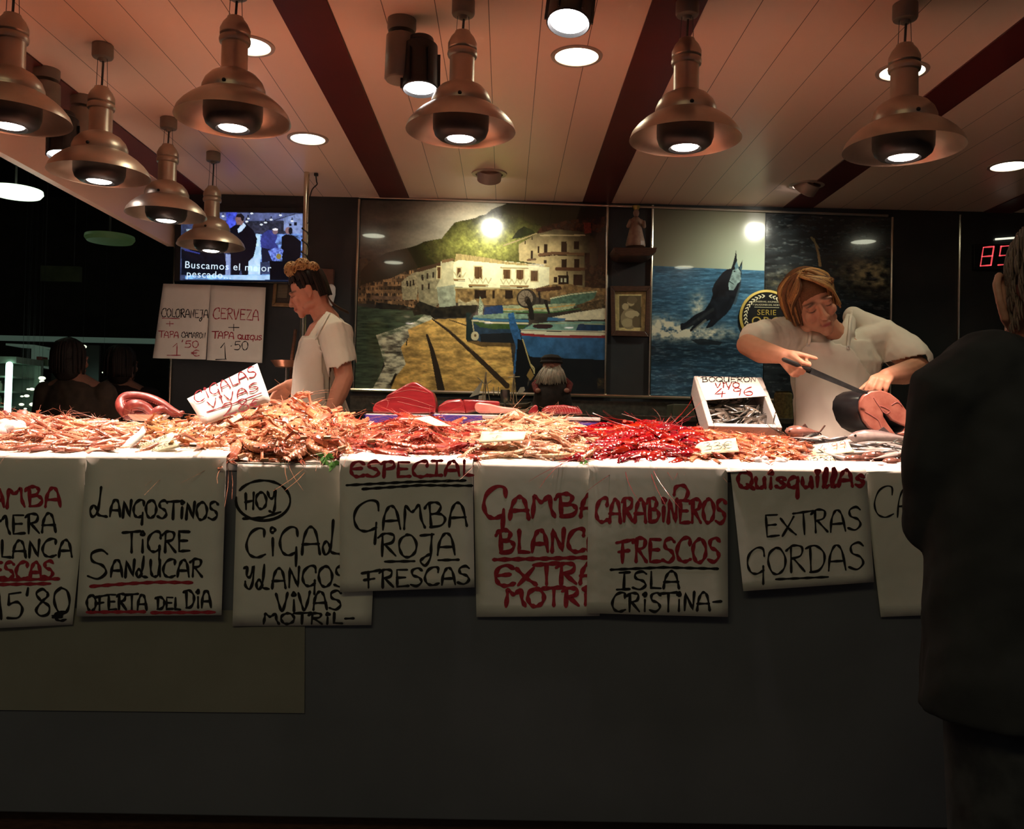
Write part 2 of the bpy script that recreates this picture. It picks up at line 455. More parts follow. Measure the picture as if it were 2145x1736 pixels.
# ================================================================== materials used by many things
CEZ = CZ + 1.40
WY = 5.44
M = {}
M['black_tile'] = pm('black_tile', (0.045, 0.046, 0.046), (0.034, 0.035, 0.036), 3, 0.14, spec=0.35)
M['brown_tile'] = pm('brown_tile', (0.05, 0.045, 0.04), (0.035, 0.032, 0.028), 4, 0.3, spec=0.4)
M['stone'] = pm('dark_stone', (0.085, 0.080, 0.060), (0.045, 0.042, 0.034), 40, 0.3, spec=0.5)
M['chrome'] = pm('chrome', (0.75, 0.68, 0.52), (0.6, 0.55, 0.45), 8, 0.22, metal=1.0)
M['steel'] = pm('steel', (0.45, 0.44, 0.42), (0.36, 0.35, 0.34), 30, 0.32, metal=1.0)
M['black'] = pm('black_plastic', (0.012, 0.012, 0.012), (0.007, 0.007, 0.007), 30, 0.45)
M['counter_black'] = pm('counter_black', (0.145, 0.150, 0.170), (0.125, 0.130, 0.148), 3, 0.55, spec=0.2)
M['floor'] = pm('dark_floor', (0.020, 0.014, 0.010), (0.012, 0.009, 0.007), 6, 0.45, spec=0.3)
M['white'] = pm('white_plastic', (0.80, 0.79, 0.76), (0.74, 0.73, 0.70), 12, 0.4)
M['paper'] = pm('white_paper', (0.80, 0.77, 0.70), (0.74, 0.71, 0.64), 5, 0.8, spec=0.15, bump=0.5, bscale=11)
M['ink_dark_red'] = pm('dark_red_ink', (0.20, 0.010, 0.018), (0.15, 0.008, 0.014), 90, 0.6, spec=0.2)
M['card'] = pm('cream_card', (0.70, 0.64, 0.43), (0.66, 0.60, 0.40), 6, 0.6, spec=0.2)
M['ink_black'] = pm('black_ink', (0.018, 0.016, 0.016), (0.010, 0.009, 0.009), 90, 0.6, spec=0.2)
M['ink_red'] = pm('red_ink', (0.42, 0.035, 0.05), (0.30, 0.02, 0.035), 90, 0.6, spec=0.2)
M['maroon'] = pm('maroon_panel', (0.115, 0.020, 0.018), (0.095, 0.016, 0.015), 2, 0.32, spec=0.4)
M['lacquer'] = pm('champagne_lacquer', (0.50, 0.41, 0.33), (0.44, 0.36, 0.29), 14, 0.36, metal=0.75)
M['beige_box'] = pm('beige_metal', (0.26, 0.21, 0.17), (0.22, 0.18, 0.14), 14, 0.45, metal=0.3)
M['down'] = em('lit_diffuser', (1.0, 1.0, 0.74), 9.0)
M['bulb'] = em('lit_bulb', (1.0, 0.80, 0.70), 22.0)
M['lens'] = em('lit_lens', (1.0, 0.93, 0.92), 12.0)
M['wire'] = pm('wire', (0.05, 0.045, 0.04), None, 20, 0.5)

# ceiling of narrow lacquered planks: the joints are part of the material
def plank_mat():
    m, nt, b = new_mat('ceiling_planks'); setp(b, 0.30, 0, 0.30)
    N = nt.nodes; Lk = nt.links
    tc = N.new('ShaderNodeTexCoord'); sx = N.new('ShaderNodeSeparateXYZ'); Lk.new(tc.outputs['Object'], sx.inputs[0])
    def ma(op, a, bb):
        q = N.new('ShaderNodeMath'); q.operation = op
        for i, v in enumerate((a, bb)):
            if v is None: continue
            if isinstance(v, (int, float)): q.inputs[i].default_value = v
            else: Lk.new(v, q.inputs[i])
        return q.outputs[0]
    t = ma('DIVIDE', ma('ADD', sx.outputs[0], 0.44 + 17.8), 0.178)
    f = ma('FRACT', t, None)
    g = ma('LESS_THAN', f, 0.016)
    no = N.new('ShaderNodeTexNoise'); no.inputs['Scale'].default_value = 1.4; Lk.new(tc.outputs['Object'], no.inputs['Vector'])
    rp = N.new('ShaderNodeValToRGB')
    rp.color_ramp.elements[0].color = (0.88, 0.60, 0.46, 1); rp.color_ramp.elements[1].color = (0.93, 0.66, 0.51, 1)
    Lk.new(no.outputs['Fac'], rp.inputs[0])
    mx = N.new('ShaderNodeMix'); mx.data_type = 'RGBA'; Lk.new(g, mx.inputs['Factor']); Lk.new(rp.outputs[0], mx.inputs['A'])
    mx.inputs['B'].default_value = (0.16, 0.08, 0.05, 1); Lk.new(mx.outputs['Result'], b.inputs['Base Color'])
    return m
M['planks'] = plank_mat()

# ================================================================== setting
def slab(name, a, b, mat, **k):
    return struct(MB().bb(a, b).build(name, mat, at=(0, 0, 0), smooth=False, **k))
slab('floor', (-8, -2.0, -0.05), (4.0, 13, 0), M['floor'])
slab('floor_platform', (-1.30, 3.47, 0), (4.0, WY, 0.30), pm('steel_floor', (.22, .20, .18), (.15, .14, .12), 8, .5))
slab('ceiling', (-2.06, 1.7, CEZ), (4.0, WY, CEZ + 0.06), M['planks'])
for k, x in enumerate((-2.042, -0.796, 0.450, 1.696, 2.942)):
    slab('trim_%d' % (k + 1), (x, 1.7, CEZ - 0.006), (x + 0.178, WY - 0.002, CEZ), M['maroon'])
slab('trim_6', (-2.10, 1.7, CEZ - 0.33), (-2.06, WY, CEZ + 0.06), M['planks'])
slab('wall_back', (-2.06, WY, 0), (4.0, WY + 0.12, CEZ + 0.06), M['black_tile'])
slab('wall_right', (4.0, -2, 0), (4.1, WY + 0.12, CEZ + 0.06), M['black_tile'])
slab('wall_hall_left', (-8.1, -2, 0), (-8.0, 13, 4.6), M['brown_tile'])
slab('wall_hall_far', (-8.1, 13, 0), (-2.06, 13.1, 4.6), M['brown_tile'])
slab('ceiling_hall', (-8.1, 0, 4.5), (-2.10, 13, 4.6), M['brown_tile'])

# chrome joints of the wall panels
def vtrim(k, xt, yt, xb, yb):
    a = P(xt, yt, WY - 0.012); b = P(xb, yb, WY - 0.012)
    struct(MB().tube([a, b], 0.009, 8).build('trim_%d' % k, M['chrome'], at=(0, 0, 0)))
vtrim(7, 753, 417, 739, 818); vtrim(8, 1273, 427, 1268, 832); vtrim(9, 1367, 430, 1360, 833)
vtrim(10, 1869, 455, 1864, 930); vtrim(11, 2011, 450, 2006, 900); vtrim(12, 369, 470, 354, 870)
a = P(735, 816, WY - 0.03); b = P(1870, 844, WY - 0.03)
struct(MB().tube([a, b], 0.012, 8).build('trim_13', M['chrome'], at=(0, 0, 0)))
a = P(752, 412, WY - 0.02); b = P(1860, 452, WY - 0.02)
struct(MB().tube([a, b], 0.008, 8).build('trim_14', M['lacquer'], at=(0, 0, 0)))
slab('trim_15', (-0.95, WY - 0.02, 1.20), (2.4, WY, 1.425), M['stone'])

# ================================================================== wall murals (flat printed glass panels)
M['print'] = vm('printed_glass', 0.16, 0.5, coat=1.0, noise=0.0)
M['print'].node_tree.nodes['Principled BSDF'].inputs['Coat Roughness'].default_value = 0.03
def zpts(s): return [tuple(float(t) for t in e.split(',')) for e in s.split()]

def mural_village(px, py):
    x = (px - 740) * 3.775; y = (py - 400) * 3.775
    p = Paint(x, y)
    n1 = fbm(x / 230, y / 90, 3); n2 = fbm(x / 40, y / 40, 5); n3 = fbm(x / 14, y / 14, 8)
    g = np.clip(1.15 - np.hypot((x - 1000) / 900, (y - 250) / 420), 0, 1)
    sky = np.array([112, 100, 84])[None] * (0.55 + 0.75 * g + 0.6 * (n1 - 0.5))[:, None] + np.array([74, 80, 74])[None] * g[:, None]
    p.c = sky
    p.poly(zpts("20,560 90,530 200,560 350,640 350,760 20,760"), (62, 52, 36), .3, 40)
    hill = zpts("60,640 90,600 150,560 200,530 260,490 350,468 430,450 500,430 560,400 640,385 700,375 725,340 760,300 800,250 850,235 900,228 960,215 1000,195 1050,185 1090,150 1130,130 1190,110 1230,85 2010,85 2010,760 60,760")
    m = p.inside(hill)
    br = np.clip(1.2 - np.hypot((x - 1050) / 520, (y - 420) / 260), 0.12, 1.2) * (0.55 + 1.0 * n2) * (0.75 + .5 * n3)
    p.put(m, np.array([122, 126, 62])[None] * br[:, None] + np.array([22, 20, 10]))
    p.poly(zpts("1250,380 1300,310 1350,280 1420,310 1440,330 1330,370"), (42, 46, 22), .4, 20)
    # far village by the water
    m = p.inside(zpts("30,790 70,740 150,720 300,690 400,640 470,620 560,600 700,560 720,940 480,930 400,905 30,890"))
    bl = _h(np.floor(x / 34), np.floor(y / 30), 4)
    p.put(m, np.array([128, 98, 66])[None] * (0.45 + 0.9 * bl * (0.6 + .7 * n3))[:, None])
    wn = (np.mod(x, 34) > 14) & (np.mod(x, 34) < 24) & (np.mod(y, 44) > 14) & (np.mod(y, 44) < 34)
    p.put(m & wn, (40, 30, 22), .8)
    p.poly(zpts("150,830 380,835 380,860 150,855"), (110, 85, 65), .3)
    p.poly(zpts("380,720 410,690 470,650 500,640 510,760 500,860 390,860"), (150, 140, 108), .3, 12)
    p.poly(zpts("500,640 690,575 700,850 640,935 520,870"), (138, 130, 100), .35, 25)
    p.poly(zpts("490,635 540,600 700,562 700,590 520,640"), (70, 52, 36))
    for a in ((540, 660), (580, 650), (625, 640), (540, 740), (590, 730), (420, 710), (445, 710), (470, 700)): p.rect(a[0], a[1], a[0] + 14, a[1] + 45, (48, 40, 30))
    # main white house
    p.poly(zpts("690,560 760,540 800,560 800,770 650,770 690,690"), (196, 190, 150), .15, 30)
    p.poly(zpts("790,590 822,500 1180,552 1550,592 1550,740 1430,775 1180,778 880,762 800,755"), (238, 234, 190), .1, 50)
    p.poly(zpts("815,495 880,502 1060,528 1220,560 1553,590 1553,603 1220,580 840,545 800,560"), (172, 152, 100), .25, 10, sy=30)
    p.poly(zpts("700,545 790,530 800,545 760,560 700,570"), (120, 95, 65))
    for x0, y0, x1, y1 in ((960, 598, 1016, 695), (1188, 620, 1240, 692), (1292, 625, 1346, 702), (1405, 632, 1458, 712), (822, 608, 850, 682), (665, 600, 690, 690)):
        p.rect(x0 - 8, y0 - 8, x1 + 8, y1 + 8, (205, 190, 140)); p.rect(x0, y0, x1, y1, (92, 66, 40)); p.rect((x0 + x1) / 2 - 2, y0, (x0 + x1) / 2 + 2, y1, (60, 40, 26))
    for x0, x1, yb in ((915, 1062, 745), (1165, 1382, 752), (800, 880, 700)):
        for k in range(int((x1 - x0) / 44) + 1): p.line([(x0 + 44 * k, yb - 55), (x0 + 22 + 44 * k, yb - 15), (x0 + 44 + 44 * k, yb - 55)], 9, 9, (196, 186, 140))
        p.line([(x0, yb), (x1, yb)], 12, 12, (150, 120, 75)); p.line([(x0, yb + 10), (x1, yb + 12)], 5, 5, (60, 45, 28))
    p.line([(1165, 605), (1380, 612)], 10, 10, (160, 140, 100))
    # big building on the right
    sh = np.clip((2050 - x) / 420, 0.25, 1) * np.clip((y - 150) / 300, 0.55, 1)
    m = p.inside(zpts("1310,420 1450,340 1500,325 1600,300 1830,318 2010,330 2010,790 1550,770 1550,592 1310,552"))
    p.put(m, np.array([196, 176, 126])[None] * (sh * (0.8 + .4 * n2))[:, None])
    p.poly(zpts("1445,340 1480,290 1560,260 1700,230 2010,200 2010,330 1830,322 1600,302 1500,328"), (66, 42, 30), .5, 25)
    p.poly(zpts("1820,250 1880,250 1880,330 1830,340"), (120, 52, 40), .3, 12)
    p.line([(1190, 430), (1320, 385), (1450, 335)], 10, 8, (170, 150, 110))
    for x0, y0, x1, y1 in ((1508, 418, 1536, 502), (1645, 398, 1688, 490), (1745, 398, 1785, 462), (1402, 470, 1422, 540), (1645, 538, 1686, 612), (1745, 538, 1786, 608), (1458, 438, 1470, 490), (1620, 665, 1702, 738), (1740, 660, 1812, 745), (1585, 680, 1612, 725), (1830, 490, 1870, 590), (1940, 510, 1985, 600), (1505, 545, 1527, 572), (1355, 395, 1363, 420), (1410, 365, 1418, 385)):
        p.rect(x0, y0, x1, y1, (52, 38, 26))
    p.rect(1640, 690, 1655, 720, (170, 170, 140)); p.rect(1668, 690, 1684, 720, (170, 170, 140))
    p.line([(1475, 505), (1590, 490), (1820, 500)], 26, 20, (112, 82, 56)); p.line([(1475, 518), (1600, 506), (1820, 515)], 6, 6, (60, 42, 28))
    p.line([(1380, 545), (1440, 540)], 16, 16, (105, 80, 55)); p.line([(1610, 615), (1825, 618)], 30, 26, (92, 62, 42)); p.line([(1480, 350), (1830, 350)], 10, 10, (200, 182, 135))
    p.poly(zpts("1830,560 1900,600 1960,560 2010,640 2010,780 1830,770"), (58, 44, 30), .6, 18)
    p.line([(1690, 640), (1688, 820)], 9, 9, (30, 28, 22))
    # quay, terrace, rocks
    p.poly(zpts("1420,775 1560,740 1720,735 1800,760 2010,770 2010,930 1560,870 1420,830"), (128, 102, 66), .5, 22)
    p.poly(zpts("1440,770 1640,750 1650,780 1450,800"), (70, 48, 34), .3)
    p.poly(zpts("800,762 1420,772 1420,895 980,905 800,880"), (128, 104, 64), .5, 26)
    p.poly(zpts("660,762 805,740 810,905 680,925"), (150, 156, 132), .3, 30)
    for x0, x1 in ((960, 1052), (1200, 1262), (1100, 1120)): p.rect(x0, 785, x1, 850, (40, 30, 20))
    p.poly(zpts("830,850 890,885 960,855 1000,900 830,905"), (170, 158, 120), .4, 14)
    p.line([(800, 765), (1240, 772)], 10, 10, (180, 168, 120))
    p.poly(zpts("180,880 400,905 480,925 520,870 660,920 980,900 960,1000 740,1000 620,1005 560,970 480,985 470,950 180,930"), (38, 34, 24), .7, 20)
    # sea and foam
    m = p.inside(zpts("10,905 180,930 470,945 480,985 560,975 612,1000 640,1020 430,1095 200,1170 260,1300 170,1580 0,1580"))
    w = fbm(x / 90, y / 14, 21)
    p.put(m, np.array([68, 82, 60])[None] * (0.45 + 1.0 * w)[:, None])
    fo = fbm(x / 60, y / 22, 31, 6)
    m = p.inside(zpts("560,975 612,985 650,1025 560,1060 430,1095 445,1150 375,1240 415,1370 335,1470 290,1590 140,1590 250,1380 215,1250 180,1140 330,1090 500,1030"))
    p.put(m, np.array([215, 214, 182])[None] * (0.62 + .6 * fo)[:, None], np.clip(fo * 2.4 - .45, 0, 1))
    # sand, rails
    m = p.inside(zpts("620,1015 890,1005 900,1190 1240,1180 1290,1600 285,1600 335,1470 415,1370 375,1240 445,1150 430,1095"))
    sd = fbm(x / 70, y / 26, 41); sd2 = fbm(x / 16, y / 9, 42)
    p.put(m, np.array([226, 182, 100])[None] * (0.48 + .85 * sd + .25 * (sd2 - .5))[:, None])
    p.poly(zpts("900,1190 1240,1180 1270,1230 1010,1230"), (60, 46, 28), .4, 20, a=.7)
    p.line([(583, 1140), (620, 1250), (655, 1390), (700, 1600)], 18, 62, (52, 40, 26))
    p.line([(625, 1012), (760, 1110), (930, 1265), (1215, 1540)], 10, 44, (60, 46, 30))
    p.line([(630, 1005), (770, 1104), (945, 1262)], 4, 8, (140, 118, 74), .7)
    p.line([(760, 1018), (890, 1062)], 6, 8, (70, 54, 34)); p.line([(300, 1530), (335, 1450)], 22, 18, (36, 30, 20)); p.line([(420, 1215), (426, 1175)], 12, 8, (50, 40, 24))
    # boats at the back
    p.poly(zpts("1560,845 1720,810 1930,788 1905,850 1760,912 1560,905"), (84, 112, 92), .3, 20)
    p.line([(1560, 850), (1720, 818), (1925, 795)], 9, 7, (200, 200, 160))
    p.poly(zpts("1760,900 1990,850 1990,940 1800,945"), (92, 74, 48), .6, 14)
    p.poly(zpts("1040,920 1150,905 1250,905 1240,965 1030,990"), (36, 62, 102), .2, 20)
    p.poly(zpts("1180,905 1420,900 1760,885 1740,925 1560,960 1190,965"), (150, 158, 122), .35, 18)
    p.line([(1190, 935), (1500, 930), (1750, 900)], 10, 8, (190, 150, 80)); p.line([(1190, 955), (1560, 960), (1790, 930)], 12, 8, (70, 104, 60))
    p.oval(1370, 850, 78, 76, (52, 46, 38)); p.oval(1362, 848, 58, 62, (126, 112, 92)); p.oval(1375, 862, 22, 30, (40, 34, 28))
    for k in range(10): p.line([(1370, 855), (1370 + 60 * math.cos(k * .63), 850 + 62 * math.sin(k * .63))], 4, 3, (70, 60, 48))
    p.line([(1385, 870), (1405, 940), (1412, 1000)], 36, 40, (34, 30, 24)); p.line([(1520, 870), (1548, 965)], 26, 16, (38, 32, 26)); p.line([(1470, 800), (1475, 880)], 20, 14, (44, 36, 30))
    p.poly(zpts("1000,830 1030,900 1020,1000 985,990"), (150, 160, 130), .5, 8)
    p.poly(zpts("1560,1000 1760,960 1990,925 1990,1015 1680,1022"), (212, 206, 172), .15, 30)
    p.poly(zpts("1540,1000 1680,1005 1670,1030 1530,1025"), (56, 104, 140))
    # green and blue boat
    p.poly(zpts("945,1000 1380,1015 1385,1060 1330,1130 1250,1200 1000,1192 945,1150"), (40, 62, 82), .3, 30)
    p.poly(zpts("945,1035 1380,1060 1340,1090 1100,1092 1000,1075"), (58, 84, 38), .2, 20)
    p.line([(945, 1008), (1100, 1022), (1380, 1028)], 20, 18, (60, 110, 140)); p.line([(945, 1022), (1100, 1040), (1380, 1046)], 13, 12, (206, 200, 160))
    p.poly(zpts("950,985 1200,965 1380,975 1385,1010 1100,1010 950,1000"), (120, 150, 128), .3, 20)
    p.poly(zpts("1000,1130 1280,1120 1270,1200 1010,1195"), (24, 22, 18), 0, a=.75)
    p.poly(zpts("890,962 940,966 948,1060 940,1180 893,1180 890,1100 900,1040"), (34, 48, 44), .2, 20)
    p.line([(940, 1020), (955, 1120)], 8, 8, (190, 180, 140)); p.oval(962, 1146, 30, 36, (206, 196, 156)); p.oval(965, 1142, 10, 11, (110, 84, 50))
    # big blue boat
    p.poly(zpts("1330,1100 1420,1050 1560,1035 1990,1030 1990,1110 1560,1110"), (118, 158, 142), .25, 30)
    p.poly(zpts("1780,1052 1990,1048 1990,1105 1760,1105"), (30, 58, 88), .2); p.oval(1500, 1068, 80, 22, (52, 34, 32)); p.line([(1420, 1050), (1700, 1045), (1990, 1055)], 8, 6, (150, 164, 130))
    p.poly(zpts("1322,1108 1560,1112 1990,1120 1990,1335 1640,1320 1400,1310 1370,1270 1340,1190"), (52, 96, 138), .25, 60)
    p.poly(zpts("1322,1092 1560,1100 1990,1106 1990,1142 1560,1140 1330,1122"), (212, 208, 176))
    p.poly(zpts("1324,1122 1560,1140 1990,1142 1990,1162 1560,1160 1332,1142"), (140, 44, 44)); p.line([(1325, 1100), (1560, 1108), (1990, 1116)], 5, 5, (50, 50, 46))
    p.poly(zpts("1335,1230 1400,1310 1640,1320 1990,1335 1990,1600 1360,1600 1400,1490 1290,1460"), (20, 20, 17), .3, 60)
    p.poly(zpts("1222,968 1268,960 1285,1030 1312,1100 1330,1180 1292,1460 1262,1460 1285,1230 1240,1090"), (48, 92, 138), .3, 16)
    p.poly(zpts("1300,1170 1345,1180 1400,1330 1372,1590 1290,1590 1278,1480"), (16, 16, 14)); p.line([(1340, 1175), (1400, 1370), (1430, 1430)], 9, 9, (186, 170, 110))
    p.poly(zpts("1370,1460 1400,1400 1430,1460 1400,1500"), (150, 120, 64)); p.line([(1405, 1370), (1430, 1400), (1430, 1440)], 10, 8, (200, 186, 130))
    p.poly(zpts("1930,1480 1985,1480 1985,1560 1930,1570"), (56, 46, 26), .8, 12)
    return np.clip(p.c * (0.94 + .12 * n3[:, None]), 4, 250)

def mural_marlin(px, py):
    x = (px - 1260) * 3.945; y = (py - 420) * 3.945
    p = Paint(x, y)
    hor = 540 + (x - 425) * 0.043
    g = np.clip(y / 560, 0, 1) * np.clip((x - 200) / 1000, .3, 1)
    p.c = np.array([112, 106, 86])[None] * (0.9 + .35 * g)[:, None] + np.array([30, 52, 56])[None] * g[:, None]
    w = fbm(x / 120, y / 17, 3, 5); w2 = fbm(x / 46, y / 9, 7, 4)
    d = np.clip((y - hor) / 900, 0, 1)
    dk = 1.0 - 0.45 * np.exp(-((y - 1230) / 150) ** 2)
    amp = (0.42 + 1.15 * (0.55 * w + .45 * w2)) * dk
    sea = np.array([58, 96, 122])[None] * amp[:, None] + np.clip(w2 - .55, 0, 1)[:, None] * np.array([150, 170, 160])[None] * (.3 + d)[:, None]
    p.put(y > hor, sea)
    sp = fbm(x / 36, y / 30, 11, 5)
    m = np.exp(-((x - 700) / 330) ** 2 - ((y - 1090) / 55) ** 2) + 0.9 * np.exp(-((x - 520) / 110) ** 2 - ((y - 1040) / 75) ** 2) + .55 * np.exp(-((x - 800) / 60) ** 2 - ((y - 880) / 110) ** 2)
    p.put(y > hor, np.array([226, 226, 200]), np.clip(m * 1.7 * (sp * 2.2 - .45), 0, 1))
    p.poly(zpts("740,1150 840,1140 1000,1170 980,1195 800,1190"), (26, 32, 36), .3, 20, a=.8)
    fish = zpts("1112,410 1118,480 1124,545 1140,548 1150,520 1166,490 1160,545 1155,620 1152,680 1135,730 1100,830 1070,890 1030,940 960,1000 920,1040 872,1056 862,1050 900,985 840,1010 760,1070 735,1085 728,1070 760,1030 700,1060 660,1075 650,1050 652,1015 690,1010 770,945 850,905 895,840 920,775 912,740 930,690 965,640 1005,590 1040,568 1072,562 1092,500 1104,450")
    p.poly(fish, (24, 27, 32), .5, 40)
    p.poly(zpts("1085,575 1130,560 1150,590 1152,660 1120,690 1105,720 1090,740 1055,740 1048,690 1065,640"), (128, 152, 150), .35, 24)
    p.poly(zpts("1118,500 1135,556 1105,572 1100,540"), (90, 120, 130))
    p.poly(zpts("1140,560 1163,520 1158,600"), (60, 84, 94))
    p.line([(1100, 850), (1140, 720), (1150, 660)], 22, 10, (58, 70, 76), .7)
    p.line([(700, 1050), (800, 980), (920, 900)], 20, 26, (70, 76, 74), .35); p.line([(760, 1070), (860, 990)], 14, 18, (150, 152, 136), .6)
    p.line([(1058, 668), (1090, 690)], 7, 5, (20, 22, 24)); p.oval(1100, 585, 8, 6, (14, 14, 16))
    return np.clip(p.c, 4, 250)

def mural_waves(px, py):
    p = Paint(px, py)
    w = fbm(px / 40, py / 7, 5, 5); w2 = fbm(px / 12, py / 4, 9, 4)
    p.c = np.array([34, 38, 40])[None] * (0.3 + 1.4 * w)[:, None] + np.clip(w2 - .58, 0, 1)[:, None] * np.array([210, 215, 205])[None] * .9
    f = np.exp(-((px - 1825) / 55) ** 2 - ((py - 575 - (px - 1820) * .12) / 34) ** 2) + .5 * np.exp(-((px - 1650) / 40) ** 2 - ((py - 590) / 20) ** 2)
    s = fbm(px / 14, py / 9, 15, 5)
    p.put(f > 0, (205, 190, 140), np.clip(f * (s * 2.8 - .7), 0, 1))
    p.line([(1705, 500), (1714, 530), (1718, 556)], 3, 6, (126, 96, 62)); p.line([(1700, 498), (1716, 520)], 5, 2, (110, 96, 66))
    return np.clip(p.c, 3, 240)

def mural(name, label, corners, nx, ny, painter):
    c = [P(x, y, WY - 0.001) for x, y in corners]
    t = thing(name, (c[3] + c[2]) / 2, label, 'mural')
    MB().prism([v + Vector((0, 0.0, 0)) for v in c], (0, -0.012, 0)).build('backing_panel', M['black'], t, smooth=False)
    picture('picture_print', M['print'], t, corners, WY - 0.0135, nx, ny, painter)
    return t
mural('wall_mural', 'large glossy wall mural of a seaside village with beached boats', ((757, 419), (1271, 428), (1266, 829), (743, 816)), 430, 335, mural_village)
mural('wall_mural', 'wall mural of a marlin leaping from a blue sea', ((1369, 432), (1603, 446), (1597, 832), (1362, 830)), 235, 385, mural_marlin)
mural('wall_mural', 'dark wall mural of night black waves behind the woman cutting tuna', ((1605, 448), (1866, 456), (1861, 840), (1599, 833)), 230, 340, mural_waves)

# ================================================================== television and notices on the wall
M['screen'] = vm('lit_screen', 0.2, 0.5, noise=0.0)
_b = M['screen'].node_tree.nodes['Principled BSDF']; _a = [n for n in M['screen'].node_tree.nodes if n.type == 'ATTRIBUTE'][0]
M['screen'].node_tree.links.new(_a.outputs['Color'], _b.inputs['Emission Color']); _b.inputs['Emission Strength'].default_value = 0.95
def tv_picture(px, py):
    x = (px - 380) * 7.944; y = (py - 430) * 7.944
    p = Paint(x, y); n = fbm(x / 60, y / 60, 2); n2 = fbm(x / 24, y / 24, 4)
    p.c = np.array([52, 62, 96])[None] * (0.5 + .9 * n)[:, None]
    p.poly(zpts("640,120 2020,140 2020,260 640,250"), (84, 96, 142), .3, 60)
    p.poly(zpts("1080,270 1750,250 1750,480 1080,480"), (40, 44, 62), .6, 40)
    p.poly(zpts("1700,190 1860,150 2020,140 2020,520 1700,420"), (120, 140, 190), .3, 40)
    p.line([(1540, 250), (1900, 140)], 12, 12, (30, 34, 52))
    for a in ((1170, 135), (1110, 218), (1085, 270), (1330, 320), (1495, 238), (1650, 165), (1840, 262), (1400, 285), (690, 180)): p.oval(a[0], a[1], 26, 14, (225, 240, 255)); p.rect(a[0] - 9, a[1] - 60, a[0] + 9, a[1] - 14, (30, 32, 48))
    p.rect(1790, 300, 1830, 345, (22, 24, 36)); p.rect(1870, 280, 1925, 335, (22, 24, 36))
    p.poly(zpts("745,120 930,120 900,330 800,400 745,380"), (64, 80, 206), .6, 40)
    p.poly(zpts("1000,480 2020,470 2020,940 1000,940"), (92, 124, 190), .8, 40)
    p.poly(zpts("1240,470 1310,480 1330,900 1180,920 1230,700"), (168, 208, 244), .3, 60)
    p.poly(zpts("740,810 820,815 810,1160 735,1160"), (130, 150, 200), .2)
    p.poly(zpts("1120,900 1310,850 1310,1180 1110,1180"), (176, 212, 248), .2, 60)
    p.poly(zpts("60,1170 1470,1150 1470,1240 60,1230"), (120, 170, 230), .4, 80); p.poly(zpts("380,1160 1470,1165 1470,1250 900,1240"), (164, 204, 246), .2, 80)
    p.poly(zpts("0,730 700,760 745,960 730,1150 0,1160"), (10, 12, 24), .6, 50); p.line([(60, 740), (300, 800)], 30, 20, (46, 56, 130))
    # man in a dark coat
    p.poly(zpts("800,390 900,320 1000,330 1080,310 1200,420 1260,560 1235,720 1200,860 1120,930 1100,1160 1010,1160 990,1050 960,1160 830,1160 820,820 740,600 760,460"), (12, 12, 22), .3, 60)
    p.poly(zpts("935,400 1030,285 1075,340 1000,430 945,460"), (190, 220, 250)); p.poly(zpts("905,180 1010,170 1040,260 1010,330 930,325 895,240"), (120, 92, 92), .2, 20)
    p.poly(zpts("920,150 1000,135 1050,190 1030,270 1000,250 985,200 905,195"), (20, 18, 26))
    # man bending, man from behind
    p.poly(zpts("1310,590 1340,480 1440,410 1560,420 1600,520 1560,620 1620,700 1560,740 1400,760 1330,700"), (48, 56, 128), .3, 40); p.poly(zpts("1330,700 1500,740 1520,930 1340,950"), (24, 26, 46))
    p.oval(1560, 440, 44, 40, (120, 100, 110)); p.oval(1562, 402, 45, 20, (236, 240, 250))
    p.poly(zpts("1670,520 1740,480 1860,500 1990,600 1990,800 1960,930 1680,940 1660,700"), (12, 12, 20), .3, 60); p.oval(1775, 420, 46, 58, (130, 104, 110)); p.oval(1815, 425, 34, 60, (24, 22, 30))
    p.poly(zpts("1440,760 1560,700 1700,740 1660,900 1520,940"), (96, 120, 210), .9, 26); p.oval(1620, 850, 44, 46, (130, 120, 60))
    p.poly(zpts("80,395 230,395 225,470 90,480"), (150, 176, 190), .3, 30)
    p.poly(zpts("1470,930 2020,930 2020,1260 1470,1260"), (8, 9, 16), .4, 60)
    p.put(y > 1240, (20, 30, 52)); 
    return np.clip(p.c, 3, 252)
tb = P(500, 592, WY - 0.03)
tv = thing('television', tb, 'flat television showing a blue-lit market scene with white subtitle text', 'television')
MB().prism([P(372, 436, WY - 0.005), P(640, 438, WY - 0.005), P(638, 596, WY - 0.005), P(370, 592, WY - 0.005)], (0, -0.045, 0)).build('casing', M['black'], tv, bevel=0.004)
picture('screen', M['screen'], tv, ((380, 443), (634, 446), (632, 590), (377, 587)), WY - 0.0515, 250, 145, tv_picture)
M['sub'] = em('lit_text', (0.62, 0.85, 1.0), 0.95)
_R = Matrix(((_x.x, 0, 0), (0, 1, 0), (0, 0, 1)))
def tvtext(s, x, y, h):
    a = P(x, y, WY - 0.0535); ftext('subtitle', s, h, M['sub'], tv, a, Matrix.Rotation(0.021, 3, 'Y') @ FACE_CAM, 0.0004, 1.12)
tvtext('Buscamos el mejor', 477, 565, 0.061)
tvtext('pescado...', 437, 582, 0.061)

